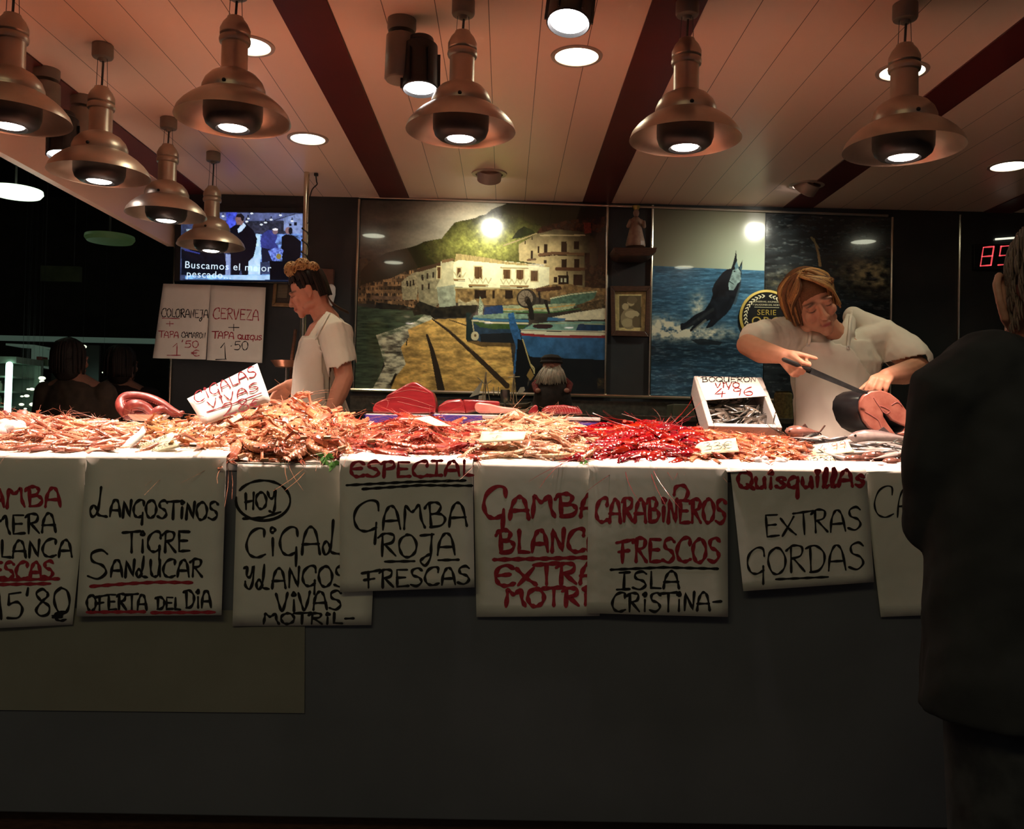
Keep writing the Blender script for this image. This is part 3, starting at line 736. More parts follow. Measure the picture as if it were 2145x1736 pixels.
def sheet(name, label, cat, corners, Y, words, group=None, mat='paper', th=0.0012, wave=0.0, nx=10, ny=12, top=None, flap=0.0, sw=None):
    """one paper notice: a thin waved sheet between four photo corners, its handwriting as parts"""
    tl, tr, br, bl = corners
    ph = random.uniform(0, 6)
    def S(px, py, off=0.0):
        w = wave * (math.sin(px * 0.018 + ph) * 0.6 + math.sin(py * 0.021 + px * 0.006 + ph * 2))
        return P(px, py, Y + w - off)
    def bil(u, v):
        x = (tl[0] * (1 - u) + tr[0] * u) * (1 - v) + (bl[0] * (1 - u) + br[0] * u) * v
        y = (tl[1] * (1 - u) + tr[1] * u) * (1 - v) + (bl[1] * (1 - u) + br[1] * u) * v
        return x, y
    g = []
    if flap:                                   # folds back over the counter's edge
        for q in (1.0, 0.6, 0.25, 0.06):
            g.append([S(*bil(i / nx, 0)) + Vector((0, 0.012 + flap * q, 0.010 + 0.02 * q)) for i in range(nx + 1)])
        g.append([S(*bil(i / nx, 0)) + Vector((0, 0.004, 0.007)) for i in range(nx + 1)])
    g += [[S(*bil(i / nx, j / ny)) for i in range(nx + 1)] for j in range(ny + 1)]
    o = MB().grid(g).build(name, M[mat], smooth='all', solid=th, fix=False)
    tag(o, label, cat, group)
    for nm, col, strokes, w in words:
        mb = MB(); ink(mb, strokes, w, lambda a, b: S(a, b, th / 2 + 0.0012))
        mb.build(nm, M[col], o, smooth='all', fix=False)
    return o
ws = [('black_lettering', 'ink_black', word('Coloraneja'.replace('o', 'O').replace('r', 'R').replace('e', 'E').replace('n', 'N').replace('j', 'J').replace('l', 'L').replace('a', 'A'), 338, 663, 436, 666, 17), 2.6),
      ('red_lettering', 'ink_red', word('+', 348, 684, 364, 684, 14) + word('TAPA', 334, 706, 374, 708, 13) + word('1', 360, 744, 374, 744, 26) + [[(350, 744), (378, 744)]] + word("'50", 380, 728, 416, 728, 14) + word('€', 402, 746, 418, 746, 13) + [[(340, 666), (376, 667)]], 2.4),
      ('small_black_lettering', 'ink_black', word('CAMARON', 380, 706, 430, 708, 11), 2.2)]
sheet('paper_notice', 'paper price notice with black and red writing, left of its pair under the television', 'notice', ((342, 594), (441, 597), (431, 753), (320, 750)), WY - 0.055, ws)
ws = [('red_lettering', 'ink_red', word('CERVEZA', 446, 667, 542, 671, 22) + word('TAPA', 446, 708, 490, 710, 14) + word('QUIGUS', 498, 710, 548, 712, 9), 2.8),
      ('black_lettering', 'ink_black', word('+', 478, 694, 502, 694, 18) + word('1', 462, 752, 476, 751, 33) + [[(452, 753), (474, 752)]] + word('.50', 482, 733, 520, 733, 18), 2.6)]
sheet('paper_notice', 'paper notice offering beer and a snack in red, right of its pair under the television', 'notice', ((441, 597), (557, 602), (549, 760), (433, 754)), WY - 0.058, ws)

# ================================================================== LED queue display, dark wall on the right
M['led'] = em('lit_led', (1.0, 0.06, 0.08), 0.85)
q = thing('queue_display', P(2085, 580, WY - 0.02), 'black electronic queue display showing a red glowing 85', 'display')
MB().prism([P(2035, 512, WY), P(2143, 512, WY), P(2143, 566, WY), P(2035, 566, WY)], (0, -0.03, 0)).build('casing', M['black'], q, bevel=0.003)
def seg(x, y, w, h, on):
    sl = -0.16
    pt = {'a': ((0, 0), (1, 0)), 'b': ((1, 0), (1, .5)), 'c': ((1, .5), (1, 1)), 'd': ((0, 1), (1, 1)), 'e': ((0, .5), (0, 1)), 'f': ((0, 0), (0, .5)), 'g': ((0, .5), (1, .5))}
    return [[(x + w * a + sl * h * b, y + h * b - w * a * .08), (x + w * c + sl * h * d, y + h * d - w * c * .08)] for a, b, c, d in [(*pt[k][0], *pt[k][1]) for k in on]]
mb = MB(); ink(mb, seg(2060, 518, 22, 39, 'abcdefg'), 3.6, lambda a, b: P(a, b, WY - 0.032)); mb.build('digit', M['led'], q, smooth='all', fix=False)
mb = MB(); ink(mb, seg(2097, 516, 22, 39, 'afgcd'), 3.6, lambda a, b: P(a, b, WY - 0.032)); mb.build('digit', M['led'], q, smooth='all', fix=False)
o = MB().tube([P(2085, 501, WY - 0.01), P(2125, 498, WY - 0.01)], 0.006, 6).build('light_strip', em('lit_strip', (1, 1, .8), 1.0), smooth=True)
tag(o, 'thin pale glowing strip light above the red queue number', 'light')

# ================================================================== framed picture, statue on a bracket, round badge
M['walnut'] = pm('walnut', (0.10, 0.045, 0.025), (0.06, 0.026, 0.015), 30, 0.4, stretch=(1, 1, 6))
M['gilt'] = pm('gilt', (0.55, 0.40, 0.12), (0.42, 0.30, 0.09), 30, 0.32, metal=0.8)
def frame(mb, c, w):
    """c = four outer corners, mitred moulding w wide and 25 mm deep"""
    ctr = sum(c, Vector()) / 4
    inn = [v + (ctr - v).normalized() * w * 1.41 for v in c]
    for i in range(4):
        a, b = c[i], c[(i + 1) % 4]; d, e = inn[(i + 1) % 4], inn[i]
        mb.prism([a, b, d, e], (0, -0.025, 0))
c = [P(1278, 600, WY - .004), P(1362, 600, WY - .004), P(1358, 706, WY - .004), P(1280, 704, WY - .004)]
fr = thing('framed_picture', (c[2] + c[3]) / 2, 'small framed devotional print in a brown wooden frame between the murals', 'picture')
mb = MB(); frame(mb, c, 0.03); mb.build('frame', M['walnut'], fr, smooth=False, bevel=0.003)
def saint(px, py):
    x = (px - 1320); y = (py - 652)
    p = Paint(x, y); n = fbm(px / 5, py / 5, 3)
    p.c = np.array([206, 190, 130])[None] * (0.9 + .2 * n)[:, None]
    p.rect(-23, -33, 23, 34, (96, 84, 60)); p.c *= (0.9 + .2 * n)[:, None]
    p.oval(-2, 16, 18, 22, (150, 138, 104)); p.oval(2, -20, 8, 9, (186, 172, 130)); p.oval(4, -24, 11, 8, (120, 106, 78)); p.oval(-10, -10, 7, 7, (186, 172, 130)); p.oval(4, 6, 15, 8, (190, 178, 138)); p.oval(-6, 24, 12, 9, (176, 164, 124)); p.oval(12, 22, 8, 12, (110, 96, 70))
    return np.clip(p.c, 5, 250)
picture('print', vm('old_print', 0.35, noise=0.05), fr, ((1285, 608), (1355, 608), (1352, 699), (1287, 697)), WY - 0.012, 70, 92, saint)

M['plaster'] = pm('painted_plaster', (0.40, 0.26, 0.18), (0.30, 0.17, 0.12), 40, 0.6)
b0 = P(1331, 520, WY - 0.12)
o = MB().prism([P(1285, 518, WY - .22), P(1378, 518, WY - .22), P(1374, 528, WY - .22), P(1360, 536, WY - .22), P(1300, 536, WY - .22), P(1288, 528, WY - .22)], (0, .22, 0)).build('wall_shelf', M['walnut'], bevel=0.004)
tag(o, 'small dark wall bracket shelf under the statuette', 'shelf')
st = thing('statuette', b0, 'small pink robed religious statuette standing on the wall bracket', 'statuette')
mb = MB(); z0 = P(1331, 517, WY - .12); k = 5.3 / 1850
prof = [(20, 0), (21, 4), (19, 14), (15, 30), (12, 44), (13, 54), (9, 60), (4, 64)]
mb.lathe([(r * k, z * k) for r, z in prof], 18, z0); mb.build('robe', M['plaster'], st)
MB().ell(z0 + Vector((0, -0.005, 71 * k)), (6.5 * k, 7 * k, 8.5 * k)).build('head', M['plaster'], st)
for s in (-1, 1):
    MB().tube([z0 + Vector((s * 11 * k, 0, 55 * k)), z0 + Vector((s * 17 * k, -.02, 42 * k)), z0 + Vector((s * 15 * k, -.05, 50 * k))], [4.5 * k, 4 * k, 2.5 * k], 8, rnd=True).build('arm', M['plaster'], st)
MB().lathe([(5 * k, 0), (9 * k, 8 * k), (8 * k, 9 * k)], 14, z0 + Vector((0, 0, 78 * k))).build('crown', M['gilt'], st)
MB().box(z0 + Vector((12 * k, -.05, 5 * k)), (8 * k, .01, 9 * k)).build('small_card', M['white'], st)

bc = P(1605, 664, WY - 0.02); k = WY / 1850
M['badge_black'] = pm('badge_black', (0.012, 0.012, 0.012), None, 20, 0.3); M['badge_gold'] = pm('badge_gold', (0.62, 0.46, 0.10), (0.50, 0.36, 0.07), 8, 0.4, metal=0.25)
M['badge_cream'] = pm('badge_cream', (0.75, 0.70, 0.45), None, 20, 0.4)
bd = thing('round_badge', bc - Vector((0, 0, 57 * k)), 'round black and gold badge sign with laurel wreath and the words SERIE ORO', 'sign')
RB = rot_to((0, -1, 0), (1, 0, 0))
MB().lathe([(54 * k, -0.006), (57 * k, -.004), (57 * k, .008), (52 * k, .010), (51 * k, .006)], 56, bc, RB).build('rim', M['badge_gold'], bd)
MB().lathe([(52 * k, -0.004), (52 * k, 0.007)], 56, bc, RB).build('disc', M['badge_black'], bd)
mb = MB()
for s in (-1, 1):
    for i in range(17):
        a = math.radians(96 + i * 9.6) if s < 0 else math.radians(84 - i * 9.6)
        for sd in (-1, 1):
            c0 = bc + Vector((math.cos(a) * 44 * k, -.0085, math.sin(a) * 44 * k))
            dr = Vector((math.cos(a + s * -1.57 + sd * .55 * -s), 0, math.sin(a + s * -1.57 + sd * .55 * -s)))
            mb.ell(c0 + dr * 3.4 * k, (4.2 * k, 1.3 * k, .001), rot_to((0, -1, 0), dr), 8, 4)
mb.build('laurel_wreath', M['badge_cream'], bd)
def btxt(nm, s, y, sz, m, sp=1.0): ftext(nm, s, sz * k, M[m], bd, bc + Vector((0, -.0085, y * k)), FACE_CAM, .0006, sp)
btxt('word_serie', 'SERIE', 4, 16, 'badge_gold', 1.1); btxt('word_oro', 'ORO', -18.5, 27, 'badge_gold', 1.12)
btxt('small_print', 'CONSERVAS, AHUMADOS', 30, 5.0, 'badge_cream'); btxt('small_print', 'Y SALAZONES DEL NORTE', 23.5, 5.0, 'badge_cream'); btxt('word_below', 'NORTE', -32, 12, 'badge_cream')
mb = MB()
for y, w in ((20, 26), (-22, 28)): mb.box(bc + Vector((0, -.0085, y * k)), (2 * w * k, .001, .9 * k))
mb.build('rule_line', M['badge_cream'], bd, smooth=False)
# ================================================================== pendant lamps
M['inner'] = pm('shade_inside', (0.52, 0.40, 0.33), (0.47, 0.36, 0.29), 10, 0.42, metal=0.3)
def lamp_proto():
    t = thing('pendant_lamp', (0, 0, 0), 'x', 'lamp', 'bell-shaped pendant lamps over the counter')
    R = 0.186
    outer = [(R, 0.0), (R * .99, .006), (.178, .022), (.162, .042), (.141, .061), (.119, .076), (.103, .084)]
    inner = [(.100, .080), (.117, .071), (.139, .056), (.160, .037), (.175, .018), (R * .978, .003)]
    MB().lathe(outer + [(.103, .088)] + [(.0995, .084)] + inner + [(R, 0.0)], 48, cap=False).build('shade', [M['lacquer']], t)
    MB().lathe([(.1005, .082), (.102, .086), (.101, .104), (.092, .126), (.074, .146), (.052, .158), (.044, .162)], 40).build('dome', M['lacquer'], t)
    MB().lathe([(.044, .160), (.0425, .166), (.042, .250), (.049, .253), (.051, .262), (.049, .272), (.044, .276), (.049, .281), (.049, .298), (.040, .318), (.027, .334), (.026, .339), (.004, .340)], 32).build('lamp_neck', M['lacquer'], t)
    MB().lathe([(.094, .078), (.095, .03), (.094, .006), (.087, -.014), (.072, -.026), (.054, -.030), (.050, -.025), (.046, -.021)], 36).build('bulb_housing', M['black'], t)
    MB().lathe([(.0445, -.0245), (.040, -.027), (.02, -.028), (.001, -.0282)], 28).build('bulb', M['bulb'], t)
    mb = MB(); mb.ell((0, -.0995, .094), (.007, .010, .007)); mb.build('screw', M['black'], t)
    MB().tube([(0, 0, .338), (.003, 0, .7), (0, 0, 1)], .0042, 8).build('cord', M['wire'], t)
    for s in (-1, 1): MB().tube([(s * .022, 0, .334), (s * .016, 0, 1)], .0011, 5).build('suspension_wire', M['wire'], t)
    MB().lathe([(.012, -.065), (.016, -.055), (.018, -.056), (.036, -.052), (.039, -.046), (.039, -.003), (.036, 0)], 28).build('ceiling_rose', M['beige_box'], t)
    return t
lamp0 = lamp_proto(); KIDS['pendant_lamp'] = list(lamp0.children)
# x of rim centre, y of rim centre, apparent rim width in the photo; place words
PEND = [(20, 248, 240, 'bell pendant lamp cut by the left edge of the photo'),
        (488, 252, 238, 'bell pendant lamp hiding a bright round ceiling light, near the maroon ceiling plank'),
        (965, 275, 231, 'bell pendant lamp right of the black twin ceiling spotlight'),
        (1435, 293, 234, 'bell pendant lamp crossing the middle maroon ceiling plank'),
        (1892, 313, 244, 'rightmost bell pendant lamp, above the woman cutting fish'),
        (208, 366, 202, 'nearest bell pendant lamp of the receding side row, before two grey spotlights'),
        (348, 451, 163, 'middle bell pendant lamp of the side row, left of the television'),
        (442, 516, 138, 'farthest bell pendant lamp of the side row, in front of the television screen')]
for i, (x, y, w, lab) in enumerate(PEND):
    t = lamp0 if i == 0 else copy_tree(lamp0)
    p = P(x, y, FPX * .360 / (235 if i == 4 else 145 if i == 7 else w))
    t.location = p; t['label'] = lab; ks = w * p.y / FPX / .372; t.scale = (ks, ks, ks)
    drop = (CEZ - p.z) / ks
    for c in t.children:
        nm = c.name.split('.')[0]
        if nm == 'cord': c.location.z = .338; c.scale.z = (drop - .338) / (1 - .338); c.location.z = .338 - .338 * c.scale.z
        elif nm == 'suspension_wire': c.scale.z = (drop - .334) / (1 - .334); c.location.z = .334 - .334 * c.scale.z
        elif nm == 'ceiling_rose': c.location.z = drop
    e = 104 if i not in (5, 6, 7) else 80
    light('pendant_beam', 'SPOT', p + Vector((0, 0, -.042)), e, (1.0, .72, .58), p + Vector((0, 0.02, -1)), .035, 96, .7)

# ================================================================== recessed downlights
def downlight(x, y, r, label):
    p = PZ(x, y, CEZ)
    t = thing('ceiling_downlight', p - Vector((0, 0, .004)), label, 'light', 'recessed round ceiling lights')
    MB().lathe([(r * 1.22, 0), (r * 1.2, -.005), (r * 1.02, -.006), (r, -.002)], 40, p, cap=False).build('ring', M['inner'], t)
    MB().lathe([(r, -.001), (r * .98, -.004), (.002, -.0042)], 40, p).build('diffuser', M['down'], t)
    light('downlight_beam', 'SPOT', p - Vector((0, 0, .02)), 11, (1.0, .95, .66), p - Vector((0, 0, 1)), .07, 130, .9)
    return p
downlight(1208, 117, .080, 'round lit ceiling light between the two central maroon planks')
downlight(520, 95, .080, 'round lit ceiling light half hidden behind a pendant lamp neck on the left')
downlight(645, 290, .082, 'round lit ceiling light above the television pole')
downlight(1890, 149, .080, 'round lit ceiling light hidden behind the neck of the rightmost pendant')
downlight(2114, 347, .085, 'round lit ceiling light at the right edge above the queue display')

# wall-washing eyeball lights near the murals
def eyeball(x, y, label, tgt, e):
    p = PZ(x, y, CEZ); d = (Vector(tgt) - p).normalized()
    t = thing('eyeball_light', p - Vector((0, 0, .05)), label, 'light', 'eyeball ceiling lights aimed at the murals')
    MB().lathe([(.098, 0), (.096, -.006), (.076, -.008), (.072, 0)], 32, p, cap=False).build('ring', M['inner'], t)
    R = rot_to(d); c = p + Vector((0, 0, -.004))
    MB().lathe([(.066, -.03), (.068, .0), (.066, .034), (.060, .037), (.056, .030)], 32, c, R).build('lamp_body', M['inner'], t)
    MB().lathe([(.056, .0305), (.002, .033)], 28, c, R).build('lens', M['lens'], t)
    light('eyeball_beam', 'SPOT', c + d * .05, e, (1.0, .97, .78), tgt, .05, 120, 1.0)
eyeball(1025, 363, 'pink eyeball ceiling light turned to the village mural', P(1015, 640, WY), 34)
eyeball(1690, 387, 'pink eyeball ceiling light on the maroon plank above the woman cutting fish', P(1530, 640, WY), 27)

# ================================================================== surface spotlights with their gear boxes
def spotlight(x, y, label, head, tilt, lit=True, e=0, sc=1.0, tgt=None):
    p = PZ(x, y, CEZ)
    t = thing('ceiling_spotlight', p - Vector((0, 0, .2)), label, 'light', 'surface-mounted ceiling spotlights')
    MB().lathe([(.050, 0), (.050, -.030), (.046, -.042), (.020, -.043), (.020, -.060)], 24, p).build('ceiling_mount', M['beige_box'], t)
    mb = MB(); mb.lathe([(.044, -.056), (.052, -.058), (.053, -.066), (.056, -.205), (.050, -.212)], 20, p); mb.build('gear_box', M['beige_box'], t)
    if head:
        h = P(head[0], head[1], p.y + head[2]); R = rot_to(-Vector(tilt).normalized())
        MB().tube([p + Vector((0, 0, -.12)), (p + h) / 2 + Vector((0, 0, -.04)), h], .010, 8).build('arm', M['black'], t)
        MB().lathe([(.030, .10), (.044, .096), (.046, .080), (.058, .070), (.060, -.070), (.062, -.085), (.058, -.088), (.054, -.076)], 28, h, R).build('lamp_head', M['black'], t)
        mb = MB()
        for k in range(6): a = k * PI / 3; mb.box(h + R @ Vector((.062 * math.cos(a), .062 * math.sin(a), -.02)), (.012, .006, .12), R @ Matrix.Rotation(a, 3, 'Z'))
        mb.build('cooling_fin', M['black'], t, smooth=False)
        MB().lathe([(.054, -.077), (.002, -.080)], 26, h, R).build('lens', M['lens'], t)
        if e: light('spotlight_beam', 'SPOT', h + Vector(tilt).normalized() * .10, e, (1.0, .78, .70), tgt, .04, 60, .7)
spotlight(842, 42, 'ceiling spotlight with black head and grey gear box, left of a central pendant', (881, 138, -.02), (.02, -.12, -1), e=18, tgt=(-.4, 2.95, 1.2))
spotlight(1204, -150, 'black ceiling spotlight cut off by the top edge of the photo', (1197, -6, .0), (-.1, -.25, -1), e=14, tgt=(.35, 2.9, 1.2))
spotlight(98, 146, 'grey ceiling spotlight with lit black head, nearest the left edge', (132, 285, .05), (.08, -.15, -1), e=12, tgt=(-1.6, 3.2, 1.2))
spotlight(174, 203, 'grey ceiling spotlight box half hidden by a pendant of the side row', (215, 330, .08), (.08, -.1, -1), e=8, tgt=(-1.5, 3.8, 1.2))
# hall ceiling lamps at the far left
for (x, y, w, mm, lab) in ((33, 406, .17, ('lit_hall', (.75, 1, .70), 1.6), 'white oval ceiling light of the dark hall at the left edge'), (230, 503, .16, ('dim_hall', (.2, .42, .12), .05, (.12, .16, .09)), 'dim green ceiling light of the dark hall above the shop shelves')):
    p = P(x, y, 6.0)
    t = tag(MB().lathe([(w * .98, .03), (w, .01), (w * .9, -.012), (.01, -.02)], 36, p).build('hall_ceiling_light', em(*mm)), lab, 'light')
    MB().tube([p + Vector((0, 0, .03)), (p.x, p.y, 4.5)], .008, 6).build('hanging_rod', M['wire'], t)
# ================================================================== fish counter
def RP(px, py, p0, n):
    """point of the plane (p0, n) that the photo shows at a pixel"""
    w = RC @ Vector(((px - IW / 2) / FPX, -(py - IH / 2) / FPX, -1))
    return CAMP + w * ((Vector(p0) - CAMP).dot(n) / w.dot(n))
CT = 1.136
fc = thing('fish_counter', (0.6, 3.0, 0), 'long black fish counter hung with handwritten paper signs', 'counter')
MB().bb((-2.04, 2.60, .10), (3.9, 3.46, CT - .03)).build('front_panel', M['counter_black'], fc, smooth=False, bevel=.004)
MB().bb((-2.04, 2.594, CT - .03), (3.9, 3.46, CT - .004)).build('counter_top', M['steel'], fc, smooth=False, bevel=.003)
MB().bb((-2.0, 2.64, 0), (3.85, 3.42, .10)).build('plinth', M['walnut'], fc, smooth=False)
lc = thing('side_counter', (-1.7, 4.3, 0), 'return of the fish counter below the receding row of pendant lamps', 'counter')
MB().bb((-2.04, 3.47, .0), (-1.34, 5.2, CT - .03)).build('base', M['counter_black'], lc, smooth=False)
MB().bb((-2.05, 3.465, CT - .03), (-1.32, 5.21, CT - .004)).build('counter_top', M['steel'], lc, smooth=False)
bk = thing('back_counter', (0.6, 5.1, .30), 'low dark worktop along the wall below the murals', 'counter')
MB().bb((-1.25, 4.78, .30), (2.4, WY - .03, 1.30)).build('base', M['stone'], bk, smooth=False)
MB().bb((-1.27, 4.74, 1.30), (2.4, WY - .03, 1.33)).build('worktop', M['stone'], bk, smooth=False, bevel=.004)
M['poster'] = pm('dim_poster', (0.235, 0.225, 0.185), (0.215, 0.205, 0.165), 6, 0.6, spec=.2)
o = MB().prism([P(-40, 1270, 2.597), P(639, 1280, 2.597), P(638, 1493, 2.597), P(-40, 1486, 2.597)], (0, -.002, 0)).build('counter_poster', M['poster'], smooth=False)
tag(o, 'large dim olive poster panel on the counter front below the left signs', 'poster')

# ------------------------------------------------------------------ the hanging paper signs
Y0, Y1 = 2.585, 2.568
def L(*p): return [[tuple(q) for q in p]]
G = 'handwritten paper signs hanging on the counter front'
def psign(label, corners, Y, red, black, rw=9.5, bw=7.5, rl=(), bl=()):
    w = []
    for t in red: w.append(('red_word', 'ink_red', word(*t), rw))
    for t in black: w.append(('black_word', 'ink_black', word(*t), bw))
    for q in rl: w.append(('red_line', 'ink_red', [list(q)], rw))
    for q in bl: w.append(('black_line', 'ink_black', [list(q)], bw))
    return sheet('paper_sign', label, 'sign', corners, Y, w, G, wave=.0042, flap=.07)
psign('leftmost hanging paper sign, cut by the photo edge, with black 15\'80 price', ((-60, 958), (188, 961), (152, 1308), (-60, 1318)), Y0,
      [('GAMBA', -62, 1064, 128, 1060, 40), ('FRESCAS', -70, 1212, 112, 1210, 34)], [('TiMERA', -60, 1120, 118, 1114, 40), ('BLANCA', -32, 1168, 152, 1165, 36), ("15'80", -15, 1298, 150, 1282, 54), ('€', 112, 1302, 140, 1300, 20)],
      rl=[[(-50, 1216), (122, 1212)], [(-50, 1225), (105, 1222)]])
psign('paper sign reading Langostinos Tigre Sanlucar, second from the left', ((180, 960), (474, 960), (464, 1288), (160, 1291)), Y1,
      [], [('l', 190, 1080, 226, 1080, 50), ('ANGOSTiNOS', 230, 1082, 456, 1088, 36), ('TiGRE', 264, 1156, 398, 1154, 42), ('S', 184, 1210, 226, 1210, 58), ('ANlUCAR', 232, 1208, 424, 1208, 36), ('OFERTA', 182, 1278, 308, 1276, 32), ('DEL', 328, 1276, 378, 1276, 25), ('DiA', 388, 1274, 443, 1272, 36)],
      rl=[[(190, 1228), (270, 1222), (330, 1219), (402, 1220)], [(182, 1282), (302, 1281)], [(318, 1283), (450, 1282)]])
circ = [(551 + 57 * math.cos(a), 1048 + 42 * math.sin(a)) for a in np.linspace(-2.6, 3.3, 34)]
psign('paper sign with a circled word and Cigalas Vivas Motril, partly under its right neighbour', ((497, 978), (792, 982), (778, 1309), (487, 1311)), Y0,
      [], [('HOY', 514, 1066, 580, 1062, 34), ('CiGAlAS', 516, 1166, 800, 1156, 58), ('y', 512, 1226, 536, 1226, 40), ('lANGOST', 538, 1232, 756, 1226, 42), ('ViVAS', 580, 1280, 716, 1274, 38), ('MOTRiL-', 552, 1306, 742, 1306, 22)], bl=[circ, [(510, 1086), (550, 1084), (588, 1072)]])
psign('paper sign headed by red Especial over Gamba Roja Frescas', ((711, 966), (990, 976), (994, 1230), (712, 1240)), Y1,
      [('eSPECIAL', 734, 998, 992, 996, 31)], [('G', 740, 1112, 796, 1112, 64), ('AMBA', 802, 1110, 980, 1100, 50), ('ROJA', 796, 1166, 955, 1162, 46), ('FRESCAS', 766, 1232, 985, 1222, 36)],
      bl=[[(726, 1016), (860, 1009), (975, 1006)], [(760, 1024), (880, 1016), (988, 1017)], [(806, 1176), (868, 1175)], [(918, 1173), (960, 1172)]])
psign('paper sign in red reading Gamba Blanca Extra, tucked under the Carabineros sign', ((992, 976), (1262, 981), (1256, 1290), (998, 1292)), Y0,
      [('G', 1012, 1088, 1062, 1088, 66), ('AMBA', 1068, 1086, 1258, 1080, 46), ('BLANCA', 1044, 1158, 1266, 1152, 46), ('eXTRA', 1038, 1228, 1258, 1220, 42), ('MOTRiL', 1060, 1270, 1266, 1266, 36)], [], rw=12, rl=[[(1035, 1172), (1130, 1170), (1250, 1167)]])
psign('paper sign reading Carabineros Frescos in red and Isla Cristina in black', ((1233, 979), (1524, 984), (1525, 1292), (1229, 1284)), Y1,
      [('CARABiNEROS', 1248, 1092, 1520, 1094, 48), ('FRESCOS', 1298, 1177, 1508, 1176, 48)], [('ISLA', 1294, 1234, 1424, 1232, 36), ('CRiSTiNA-', 1282, 1281, 1512, 1278, 38)], rw=10.5,
      rl=[catmull([(1412, 1036), (1416, 1020), (1432, 1017), (1441, 1030), (1434, 1046), (1418, 1050)])], bl=[[(1280, 1193), (1390, 1188), (1503, 1191)]])
psign('tilted paper sign headed by red Quisquillas over Extras Gordas', ((1530, 986), (1815, 990), (1831, 1219), (1557, 1238)), Y1,
      [('QuisquihhAs', 1546, 1022, 1812, 1018, 34)], [('EXTRAS', 1604, 1124, 1806, 1108, 46), ('GORDAS', 1566, 1204, 1812, 1190, 54)], bl=[[(1625, 1213), (1735, 1208)]], bw=6.5, rw=11)
psign('dim paper sign at the right end, half hidden by the dark customer', ((1808, 990), (1960, 992), (1950, 1288), (1845, 1292)), Y0, [], [('CA', 1832, 1084, 1920, 1080, 62)], bw=5)

# ------------------------------------------------------------------ heap surface of the seafood
CREST = [(-200, 868), (0, 874), (60, 866), (120, 882), (200, 884), (300, 888), (390, 884), (480, 874), (545, 858), (600, 853), (680, 861), (740, 884), (800, 892), (850, 876), (900, 878), (960, 896), (1030, 882), (1100, 874), (1160, 878), (1225, 897), (1270, 896), (1340, 890), (1400, 894), (1460, 904), (1540, 910), (1620, 918), (1700, 920), (1800, 924), (2000, 926)]
_cx = np.array([P(a, b, 3.02).x for a, b in CREST]); _cz = np.array([P(a, b, 3.02).z for a, b in CREST]) - .012
def heap(X, Y):
    X = np.asarray(X, float); Y = np.asarray(Y, float)
    zc = np.interp(X * 3.02 / np.clip(Y, 2.6, 3.5), _cx, _cz)
    t = np.clip((Y - 2.61) / .41, 0, 1); b = np.clip((Y - 3.06) / .22, 0, 1)
    z = CT + .004 + (zc - CT - .004) * t ** .72 * (1 - b * b * (3 - 2 * b) * .85)
    return z + .010 * (fbm(X * 9 + 40, Y * 9, 17) - .5) * np.clip(t * 3, 0, 1)
def hz(x, y): return float(heap(np.array([x]), np.array([y]))[0])
def hn(x, y):
    e = .02
    return Vector((hz(x - e, y) - hz(x + e, y), hz(x, y - e) - hz(x, y + e), 2 * e)).normalized()

def mound(name, label, x0, x1, c1, c2, ys=(2.612, 3.27), rough=.35):
    g = []; nx, ny = 56, 34
    for j in range(ny + 1):
        Y = ys[0] + (ys[1] - ys[0]) * j / ny; row = []
        for i in range(nx + 1):
            X = P(x0 + (x1 - x0) * i / nx, 900, Y).x
            z = hz(X, Y) - .010 + .016 * (float(vnoise(X * 70, Y * 70, 3)) - .5)
            row.append((X, Y, max(z, CT - .002)))
        g.append(row)
    o = MB().grid(g).build(name, pm(name + '_mat', c1, c2, 70, rough, spec=.6, bump=.8, bscale=120), smooth='all', fix=False)
    return tag(o, label, 'seafood', kind='stuff')
mound('pink_seafood_bed', 'deeper layer of pink prawns and ice under the left heap', -120, 330, (.62, .28, .17), (.36, .12, .07))
mound('langoustine_bed', 'deeper layer of langoustines under the heap by the big price board', 330, 735, (.60, .26, .12), (.32, .09, .04))
mound('red_seafood_bed', 'deeper layer of red prawns under the red heap', 735, 985, (.48, .09, .05), (.22, .03, .02))
mound('white_seafood_bed', 'deeper layer of pale prawns under the white prawn heap', 985, 1240, (.52, .24, .12), (.32, .10, .045))
mound('scarlet_seafood_bed', 'deeper layer of scarlet prawns under the deep red heap', 1240, 1455, (.34, .012, .012), (.16, .004, .005), rough=.25)
mound('shrimp_bed', 'deeper layer of small orange shrimps under the shrimp heap', 1455, 1680, (.58, .20, .10), (.34, .08, .04))
mound('ice_bed', 'pale crushed ice under the small fish at the right end', 1680, 2080, (.40, .34, .31), (.24, .18, .165))

